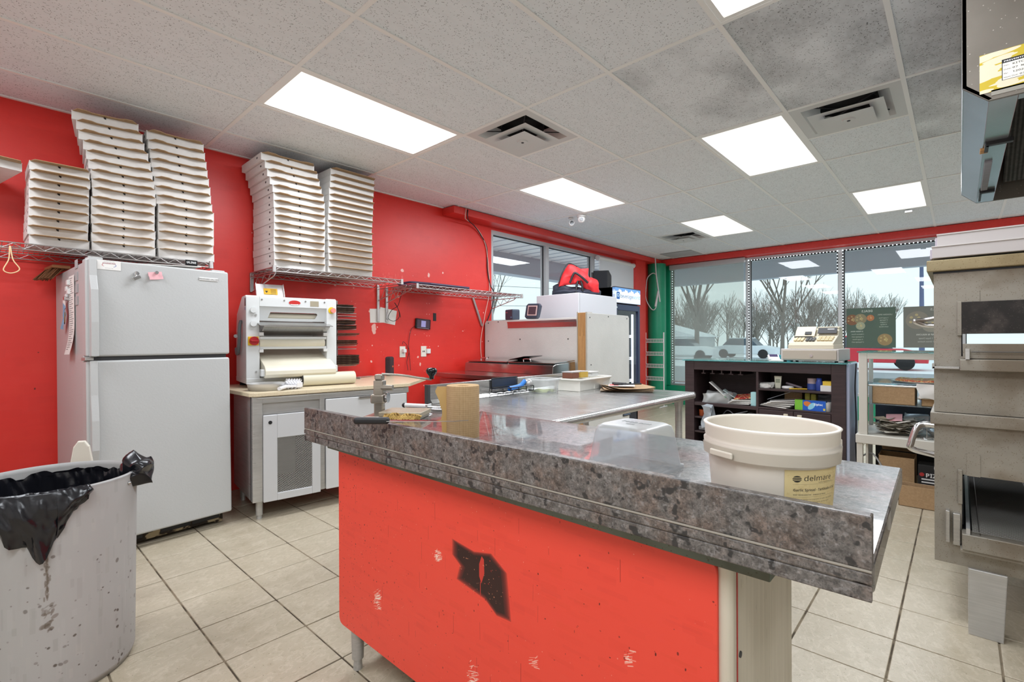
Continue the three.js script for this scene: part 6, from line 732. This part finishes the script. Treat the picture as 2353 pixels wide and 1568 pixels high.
{ const t = thing('document_pile', 'pile of white documents on the middle right shelf', 'documents', [3.14, 0.603, CZ - 0.16]); for (let k = 0; k < 5; k++) part('document', new THREE.BoxGeometry(0.24, 0.005, 0.28).rotateY(0.12 * (k - 2)).rotateZ(0.03 * (k - 1)).translate(0.01 * k, 0.008 + k * 0.013, 0), M.paper, t); part('folder', new THREE.BoxGeometry(0.2, 0.004, 0.24).rotateZ(0.4).translate(0.0, 0.1, -0.06), S({ color: 0xb5b9c2, roughness: 0.6 }), t); }
put('brown_carton', 'brown carton behind the document pile', 'carton', rb(3.16, 3.3, 0.603, 0.73, CZ - 0.36, CZ - 0.22, 0.002), M.kraft);
{ const t = thing('zip_bag_box', 'bright green and blue zip bag box on the middle right shelf', 'box', [3.4, 0.602, CZ - 0.05], R(-3)); const z = canvasTex(256, 96, (c, w, h) => { c.fillStyle = '#1f5fc4'; c.fillRect(0, 0, w, h); c.fillStyle = '#7cc23c'; c.fillRect(0, 0, w * 0.26, h); c.fillStyle = '#d97a3a'; c.beginPath(); c.ellipse(w * 0.42, h * 0.35, 34, 24, 0.3, 0, 7); c.fill(); c.fillStyle = '#8fd0e8'; c.beginPath(); c.ellipse(w * 0.55, h * 0.55, 22, 40, 0.7, 0, 7); c.fill(); c.fillStyle = '#fff'; c.font = 'bold 26px sans-serif'; c.fillText('Ziploc', w * 0.62, h * 0.45); c.fillStyle = '#f0d040'; c.fillRect(w * 0.92, h * 0.7, 16, 20); });
  part('carton', new THREE.BoxGeometry(0.23, 0.085, 0.05).translate(0, 0.043, 0), S({ map: z, roughness: 0.45 }), t, false); }
put('sponge_pack', 'yellow green sponge pack behind the zip bag box', 'sponges', [rb(3.34, 3.38, 0.603, 0.74, CZ - 0.2, CZ - 0.12, 0.01), rb(3.385, 3.425, 0.603, 0.735, CZ - 0.2, CZ - 0.12, 0.01)], S({ color: 0xb4b050, roughness: 0.8 })); put('grey_bag', 'grey plastic bag stuffed behind the sponge pack', 'bag', crumple(new THREE.BoxGeometry(0.14, 0.12, 0.14, 9, 8, 9).translate(3.46, 0.67, CZ - 0.28), 0.03, 18, 8), S({ color: 0x8d929c, roughness: 0.4 })); put('paper_cup', 'white cup at the right end of the middle shelf', 'cup', lathe([[0, 0], [0.03, 0], [0.036, 0.075], [0.033, 0.075], [0.028, 0.004], [0, 0.004]], 24).translate(3.515, 0.603, CZ - 0.06), M.white);

// ---------- glass display case ----------
const DZ = -4.66, M_case = S({ color: 0xd3cfc4, roughness: 0.45 });
{
  const t = thing('display_case', 'off white glass display case stuffed with boxes and papers', 'display case', [0, 0, DZ]);
  for (const x of [3.745, 5.14]) { part('front_post', rb(x, x + 0.055, 0.46, 1.1, -0.05, 0, 0.004), M_case, t); part('rear_post', rb(x, x + 0.03, 0.46, 1.1, -0.6, -0.57, 0.004), M_case, t); }
  part('top_bar', rb(3.8, 5.14, 1.05, 1.098, -0.04, 0, 0.003), M_case, t); part('top_glass', rb(3.735, 5.2, 1.1, 1.108, -0.62, 0.012, 0.002), Ph({ color: 0x9ad8d4, transmission: 0.85, thickness: 0.006, roughness: 0.02 }), t); part('side_glass', new THREE.PlaneGeometry(0.52, 0.62).rotateY(PI / 2).translate(3.738, 0.78, -0.31), M.glass, t); part('back_glass', new THREE.PlaneGeometry(1.38, 0.62).translate(4.47, 0.78, -0.6), M.glass, t);
  for (const y of [0.86, 0.695]) part('glass_shelf', rb(3.79, 5.14, y, y + 0.008, -0.56, -0.04, 0.002), Ph({ color: 0xd5e0e6, transmission: 0.85, thickness: 0, roughness: 0.05 }), t); part('tray_rail', cylX(0.012, 1.34, 4.46, 0.845, -0.06, 16), M.chrome, t);
  part('deck', rb(3.725, 5.2, 0.39, 0.46, -0.62, 0.015, 0.006), M_case, t); for (const x of [3.73, 5.15]) { part('lower_post', rb(x, x + 0.04, 0, 0.39, -0.04, 0.0, 0.003), M_case, t); part('lower_post', rb(x, x + 0.04, 0, 0.39, -0.6, -0.56, 0.003), M_case, t); } part('inner_post', rb(3.785, 3.8, 0.02, 0.39, -0.06, -0.03, 0.002), M_case, t); part('rear_panel', bb(3.79, 5.14, 0.46, 0.7, -0.6, -0.592), S({ color: 0x2a3444, roughness: 0.3 }), t); part('dark_back', bb(3.79, 5.14, 0.05, 0.385, -0.6, -0.585), M.black, t); part('plinth_board', rb(3.77, 5.16, 0.0, 0.075, -0.58, 0.03, 0.004), S({ color: 0xcbc6b4, roughness: 0.5 }), t);
  part('grey_lead', tube([[3.74, 0.25, -0.2], [3.82, 0.3, -0.1], [3.9, 0.18, -0.08], [3.95, 0.08, -0.12]], 0.007, 30, 6), M.frame, t);
}
{ const t = thing('pizza_tray', 'baked pizza on a tray on the upper display shelf', 'pizza', [4.14, 0.872, DZ - 0.22]); part('tray', lathe([[0, 0], [0.2, 0], [0.215, 0.012], [0.2, 0.006], [0, 0.004]], 40), M.steelDull, t); part('pizza', crumple(new THREE.CylinderGeometry(0.18, 0.185, 0.018, 40, 3).translate(0, 0.014, 0), 0.01, 40, 4), S({ map: tex(128, 128, (u, v) => { const f = fbm(u, v, 12, 4, 811), k = sm(clamp((f - 0.45) * 6)); return [mix(0.72, 0.85, k), mix(0.35, 0.68, k), mix(0.25, 0.42, k)]; }, true, [8, 8]), roughness: 0.6 }), t); }
function carton(x0, x1, y0, y1, z0, z1, label, flaps = true) { const t = thing('cardboard_box', label, 'cardboard box', [(x0 + x1) / 2, y0, (z0 + z1) / 2]), w = x1 - x0, h = y1 - y0, d = Math.abs(z1 - z0), k = 0.004; part('wall', rb(-w / 2, w / 2, 0, h, d / 2 - k, d / 2, 0.001), M.kraft, t); part('wall', rb(-w / 2, w / 2, 0, h, -d / 2, -d / 2 + k, 0.001), M.kraft, t); part('wall', rb(-w / 2, -w / 2 + k, 0, h * 1.02, -d / 2, d / 2, 0.001), M.kraft, t); part('wall', rb(w / 2 - k, w / 2, 0, h, -d / 2, d / 2, 0.001), M.kraft, t); part('bottom', bb(-w / 2, w / 2, 0, k, -d / 2, d / 2), M.kraft, t); if (flaps) part('flap', new THREE.BoxGeometry(w, k, d * 0.4).rotateX(-0.5).translate(0, h + 0.02, -d / 2 - d * 0.12), M.kraft, t); return t; }
carton(3.825, 4.085, 0.704, 0.835, DZ - 0.3, DZ - 0.05, 'open brown box on the middle display shelf', false); carton(4.12, 4.34, 0.704, 0.81, DZ - 0.3, DZ - 0.05, 'brown box with a white bag hanging out', false); solo('white_bag', crumple(new THREE.BoxGeometry(0.26, 0.1, 0.26, 12, 7, 10).translate(4.23, 0.815, DZ - 0.13), 0.035, 14, 4), M.paper, 'white plastic bag bulging over the box in the display case', 'bag');
{ const t = thing('receipt_pile', 'big messy pile of used order slips in the display case', 'papers', [3.965, 0.461, DZ - 0.16]), r = rng(61), sl = []; for (let k = 0; k < 46; k++) { const g = new THREE.PlaneGeometry(0.13 + 0.06 * r(), 0.09, 5, 3), p = g.attributes.position, q = 0.02 * (r() - 0.3); for (let i = 0; i < p.count; i++) p.setZ(i, q * ((p.getX(i) / 0.07) ** 2) + 0.008 * Math.sin(p.getX(i) * 60 + k)); sl.push(g.rotateX(-PI / 2 + 0.4 * (r() - 0.5)).rotateY(r() * 6).rotateZ(0.3 * (r() - 0.5)).translate(0.1 * (r() - 0.5) * 1.6, 0.018 + 0.105 * k / 46, 0.1 * (r() - 0.5))); } part('slips', sl, S({ color: 0xd9d3c6, roughness: 0.9 }), t).userData.kind = 'stuff'; part('pink_slip', new THREE.BoxGeometry(0.1, 0.003, 0.09).rotateX(0.5).rotateZ(0.1).translate(-0.01, 0.135, 0.045), M.pinkPaper, t); }
{ const t = thing('bill_spike', 'metal bill spike standing on the display deck', 'bill spike', [4.15, 0.461, DZ - 0.06]); part('base', new THREE.TorusGeometry(0.035, 0.003, 8, 24).rotateX(PI / 2).translate(0, 0.004, 0), M.chrome, t); part('spike', rod([0, 0.004, 0], [0, 0.14, 0], 0.0022), M.chrome, t); part('coil', [tube([[-0.035, 0.004, 0], [-0.01, 0.012, 0.02], [0.02, 0.006, -0.02], [0.035, 0.004, 0]], 0.0025, 24, 6)], M.chrome, t); }
solo('clear_plastic_film', crumple(new THREE.BoxGeometry(0.14, 0.13, 0.1, 8, 8, 6).translate(4.08, 0.54, DZ - 0.32), 0.03, 18, 5), M.clearPlastic, 'clear plastic film bunched behind the order slips', 'plastic'); solo('steel_bowl', lathe([[0, 0], [0.09, 0], [0.13, 0.05], [0.135, 0.05], [0.095, 0.004], [0, 0.006]], 36).translate(4.27, 0.461, DZ - 0.22), M.steelDull, 'wide steel bowl on the display deck next to the ovens', 'bowl');
carton(3.86, 4.08, 0.076, 0.3, DZ - 0.3, DZ - 0.08, 'torn open brown box under the display deck'); carton(4.0, 4.26, 0.0, 0.15, DZ + 0.05, DZ + 0.17, 'long brown box on the floor under the display case', false);
{ const t = thing('menu_box', 'black box printed PIZZA under the display deck', 'box', [4.2, 0.076, DZ - 0.05]); part('box', rb(-0.1, 0.12, 0, 0.2, -0.12, 0.02, 0.003), M.black, t); part('print', textGeo('PIZZA', 0.03, 0.001).translate(0.0, 0.125, 0.021), M.white, t); for (let k = 0; k < 3; k++) part('print_line', rb(-0.08, 0.09, 0.09 - k * 0.022, 0.1 - k * 0.022, 0.02, 0.0215, 0.0004), M.white, t); part('red_mark', cylZ(0.014, 0.002, -0.078, 0.128, 0.021, 16), S({ color: 0xb03030, roughness: 0.5 }), t); part('white_disc', cylZ(0.05, 0.002, 0.04, 0.185, 0.0205, 24), M.white, t); }

// ---------- stacked conveyor ovens ----------
const sootTex = tex(512, 512, (u, v) => { const f = fbm(u, v, 5, 6, 821), s = hash(Math.floor(u * 260), Math.floor(v * 260), 4) > 0.97 ? 0.16 : 0, k = 0.13 + 0.2 * sm(clamp((f - 0.4) * 4)) + s * 0.6; return [k * 1.08, k * 0.97, k * 0.9]; }, true, [1.6, 1.6]);
const M_soot2 = S({ map: sootTex, metalness: 0.3, roughness: 0.65 }), OZ = -2.72;
function oven(y0, y1, tun0, tun1, label) {
  const t = thing('conveyor_oven', label, 'oven', [4.25, y0, OZ], 0, 'stacked conveyor ovens'), h = y1 - y0, a = tun0 - y0, b = tun1 - y0, W = 1.55, D = 1.05, T0 = 0.085, T1 = 1.15;
  { const sh = new THREE.Shape([[0, 0], [W, 0], [W, h], [0, h]].map((q) => new THREE.Vector2(...q))), ho = new THREE.Path([[T0, a - 0.02], [T0, b], [T1, b], [T1, a - 0.02]].map((q) => new THREE.Vector2(...q))); sh.holes.push(ho); part('front_plate', new THREE.ExtrudeGeometry(sh, { depth: 0.004, bevelEnabled: false }).translate(0, 0, -0.004), M.grime, t); } part('left_wall', rb(0, T0, 0, h, -D, -0.005, 0.004), M.grime, t); part('right_wall', rb(T1, W, 0, h, -D, -0.005, 0.004), M.grime, t); part('upper_block', rb(T0, T1, b, h, -D, -0.005, 0.003), M.grime, t); part('lower_block', rb(T0, T1, 0, a - 0.02, -D, -0.005, 0.003), M.grime, t);
  part('tunnel_lining', [bb(T0, T0 + 0.004, a, b, -D, -0.02), bb(T1 - 0.004, T1, a, b, -D, -0.02), bb(T0, T1, b - 0.004, b, -D, -0.02), bb(T0, T1, a - 0.02, a - 0.012, -D, -0.02)], M.black, t);
  const bw = [], n = 90; for (let i = 0; i <= n; i++) { const z = mix(0.06, -D, i / n); bw.push(rod([T0 + 0.03, a, z], [T1 - 0.03, a, z], 0.0018, 4)); } for (let k = 0; k < 6; k++) bw.push(rod([T0 + 0.05 + k * 0.19, a + 0.001, 0.06], [T0 + 0.05 + k * 0.19, a + 0.001, -D], 0.002, 4)); part('belt_wires', bw, S({ color: 0x7c7a76, metalness: 0.9, roughness: 0.4 }), t).userData.kind = 'stuff';
  for (const q of [T0 + 0.012, T1 - 0.024]) part('belt_frame', bb(q, q + 0.012, a - 0.03, a + 0.012, -D, 0.07), M.steelDull, t); part('guide_strip', rb(T0 - 0.012, T0 + 0.002, b - 0.02 - 0.1, b + 0.02, 0, 0.012, 0.002), M.grime, t);
  return { t, a, b, T0, T1, h, W };
}
{ const { t, a, b, T0, T1, h } = oven(0.27, 0.895, 0.435, 0.645, 'lower grimy conveyor oven with a wire belt on short legs');
  part('crumb_tray', rb(T0, T1, a - 0.075, a - 0.012, 0.0, 0.075, 0.003), M.grime, t); part('lower_lip', rb(T0 - 0.005, T1, a - 0.09, a - 0.078, 0.0, 0.06, 0.002), M.grime, t); part('deck_flange', rb(-0.012, 1.56, h - 0.05, h, -1.05, 0.02, 0.004), M.grime, t); part('side_clip', [rb(T0 - 0.05, T0 - 0.036, a - 0.07, a + 0.06, 0.0, 0.035, 0.003), rb(T0 - 0.028, T0 - 0.004, a - 0.08, a + 0.05, 0.0, 0.02, 0.003)], M.steel, t); part('hatch_outline', [bb(0.1, 0.14, b - 0.002, b + 0.09, -0.001, 0.003)], M.grime, t);
  part('side_handle', tube([[-0.002, 0.52, -0.35], [-0.05, 0.52, -0.35], [-0.075, 0.5, -0.34], [-0.095, 0.43, -0.33], [-0.09, 0.4, -0.33], [-0.002, 0.38, -0.34]], 0.014, 50, 12), M.chrome, t);
  for (const [x, z] of [[0.16, -0.09], [1.4, -0.09], [0.16, -0.95], [1.4, -0.95]]) part('leg', prism([[-0.057, -0.27], [0.045, -0.27], [0.057, 0.0], [-0.057, 0.0]], 0.1, 0.004).translate(x, 0, z), M.steelDull, t); }
{ const { t, a, b, T0, T1, h } = oven(0.897, 1.49, 1.15, 1.335, 'upper grimy conveyor oven with a soot black door panel');
  part('soot_panel', rb(T0 + 0.002, T1, 1.222 - 0.897, 1.352 - 0.897, 0.002, 0.016, 0.002), M_soot2, t); part('lower_flap', rb(T0 + 0.004, T1, 1.122 - 0.897, 1.182 - 0.897, 0.03, 0.04, 0.002), M.grime, t); part('ledge', rb(T0 - 0.005, T1, 1.073 - 0.897, 1.12 - 0.897, 0, 0.06, 0.004), M.grime, t); part('ledge_bracket', [rb(T0 - 0.09, T0 - 0.005, 1.078 - 0.897, 1.088 - 0.897, 0, 0.04, 0.002), bb(T0 - 0.09, T0 - 0.082, 1.078 - 0.897, 1.1 - 0.897, 0, 0.04)], M.steel, t);
  part('top_cap', rb(-0.022, 1.57, h - 0.006, h + 0.042, -1.06, 0.02, 0.005), S({ map: grimeTex, color: 0xe8d8b0, metalness: 0.4, roughness: 0.5 }), t); part('cap_gap', bb(-0.002, 1.55, h - 0.014, h - 0.006, -1.04, 0.004), M.black, t); part('side_handle', tube([[-0.002, 0.41, -0.45], [-0.05, 0.4, -0.45], [-0.085, 0.395, -0.44], [-0.05, 0.375, -0.45], [-0.002, 0.37, -0.45]], 0.012, 40, 10), M.chrome, t); part('hatch_outline', [bb(0.1, 0.14, b + 0.018, b + 0.06, -0.001, 0.003)], M.grime, t); }
{ const g = (y, x, z, r, w, label) => { const t = thing('large_pizza_box', label, 'pizza box', [x, y, z], r, 'boxes on the ovens'); part('tray', rb(-w / 2, w / 2, 0, 0.048, -w / 2, w / 2, 0.003), S({ color: 0xbdb7b4, roughness: 0.8 }), t); part('lid', rb(-w / 2 - 0.002, w / 2 + 0.002, 0.046, 0.051, -w / 2 - 0.002, w / 2 + 0.004, 0.001), S({ color: 0xc9c4c0, roughness: 0.8 }), t); part('side_tab', rb(-w / 2 - 0.008, -w / 2, 0.0, 0.04, -w / 2, w / 2 - 0.02, 0.002), S({ color: 0xb9b2bb, roughness: 0.8 }), t); };
  g(1.54, 4.50, OZ - 0.23, R(-1), 0.5, 'lower greyish pizza box lying on the upper oven'); g(1.592, 4.52, OZ - 0.25, R(-2), 0.5, 'upper greyish pizza box lying on the upper oven'); }
{ // exhaust hood
  const t = thing('exhaust_hood', 'big stainless exhaust hood above the ovens', 'exhaust hood', [0, 0, 0]), zf = -2.28, zb = -3.96, hs = S({ map: tex(512, 512, (u, v) => { const f = fbm(u, v, 8, 5, 831) - 0.5, s = hash(Math.floor(u * 300), Math.floor(v * 300), 6) > 0.995 ? 0.25 : 0; return [0.50 + 0.06 * f + s, 0.475 + 0.06 * f + s, 0.44 + 0.06 * f + s]; }, true, [1.4, 1.4]), metalness: 0.75, roughness: 0.5 }), sh = S({ map: steelTex, color: 0xe8f0fa, metalness: 0.75, roughness: 0.25 });
  part('front_panel', prism([[4.339, 2.062], [4.404, 1.999], [6.5, 1.999], [6.5, 2.713], [4.339, 2.713]], 0.012).translate(0, 0, zf - 0.012), hs, t); part('back_panel', prism([[4.34, 2.062], [4.404, 2.0], [6.5, 2.0], [6.5, 2.713], [4.34, 2.713]], 0.012).translate(0, 0, zb), hs, t);
  part('left_panel', bb(4.34, 4.35, 2.06, 2.713, zb, zf), sh, t); part('left_chamfer', prism([[4.34, 2.062], [4.404, 2.0], [4.412, 2.004], [4.35, 2.066]], zf - zb).translate(0, 0, zb), sh, t); part('right_panel', bb(6.49, 6.5, 2.0, 2.713, zb, zf), hs, t);
  part('rim_flange', [rb(4.404, 4.475, 2.0, 2.012, zb, zf - 0.012, 0.002), bb(4.468, 4.475, 2.012, 2.05, zb, zf)], sh, t); part('rim_flange', rb(4.475, 6.49, 2.0, 2.012, zf - 0.06, zf - 0.012, 0.002), sh, t);
  part('cavity', [bb(4.475, 6.49, 2.6, 2.61, zb, zf), bb(4.476, 4.48, 2.05, 2.6, zb + 0.012, zf - 0.012)], M.darkGrey, t); const fm = S({ map: tex(256, 256, (u, v) => 0.2 + 0.14 * (Math.sin(u * 6.283 * 20) > 0 ? 1 : 0) + 0.08 * fbm(u, v, 30, 2, 841), true, [3, 3]), metalness: 0.5, roughness: 0.6 });
  for (let k = 0; k < 4; k++) part('grease_filter', new THREE.BoxGeometry(0.5, 0.03, 0.9).rotateX(-0.5).translate(4.76 + k * 0.5, 2.3, -3.45), fm, t); part('baffle', new THREE.BoxGeometry(2.0, 0.01, 0.75).rotateX(0.25).translate(5.48, 2.16, -2.68), S({ color: 0x55585c, metalness: 0.7, roughness: 0.4 }), t);
  part('clamp', [rb(4.41, 4.49, 1.985, 2.002, -2.78, -2.755, 0.002), bb(4.408, 4.42, 1.985, 2.002, -2.86, -2.76)], M.black, t); part('clamp', [rb(4.41, 4.47, 1.985, 2.002, -3.66, -3.63, 0.002), bb(4.41, 4.42, 1.985, 2.002, -3.85, -3.64)], M.black, t); part('torn_strip', rb(4.415, 4.44, 1.99, 2.001, -3.6, -3.05, 0.002), S({ color: 0x8f8f94, roughness: 0.7, bumpMap: nRough, bumpScale: 0.01 }), t); part('wood_chip', rb(4.395, 4.42, 1.988, 2.0, -2.88, -2.83, 0.002), M.wood, t);
  const stk = canvasTex(512, 420, (c, w, h) => { c.fillStyle = '#cdb42e'; c.fillRect(0, 0, w, h); const r = rng(12); c.fillStyle = '#e9dfc2'; for (let i = 0; i < 40; i++) { c.beginPath(); c.ellipse(w * 0.5 * r() * (0.4 + r()), h * r(), 50 + 50 * r(), 10 + 26 * r(), -0.2, 0, 7); c.fill(); } c.fillStyle = '#4a4416'; c.font = 'bold 26px sans-serif'; c.fillText('KITCHEN EXHAUST', 240, 66); c.fillText('CLEANING INC.', 330, 96); c.fillStyle = '#f2efe6'; c.fillRect(120, 110, 300, 216); c.strokeStyle = '#1c1c1c'; c.lineWidth = 4; c.strokeRect(120, 110, 300, 216); c.fillStyle = '#1c1c1c'; c.fillRect(120, 110, 300, 38); c.fillStyle = '#fff'; c.font = 'bold 22px sans-serif'; c.fillText('PREVENTIVE MAINTENANCE', 128, 137, 284); c.fillStyle = '#23231f'; c.font = '17px sans-serif'; ['For:', 'Date:', 'By:', 'Next Due:'].forEach((s, i) => c.fillText(s, 128, 182 + i * 42)); c.font = 'bold 24px monospace'; ['KITCHEN HOOD-1', '07 NOV 2024', '12026 EL KITCHEN', '07 MAY 2025'].forEach((s, i) => c.fillText(s, 172 + (i === 3 ? 36 : 0), 184 + i * 42, 236 - (i === 3 ? 30 : 0))); });
  const s = part('service_sticker', new THREE.BoxGeometry(0.23, 0.13, 0.001).translate(4.497, 2.09, zf + 0.001), S({ map: stk, roughness: 0.5 }), t, false); part('sticker_strip', bb(4.41, 4.6, 2.012, 2.03, zf, zf + 0.0015), S({ color: 0x9a968c, roughness: 0.6 }), t);
}

renderer.render(scene, camera);
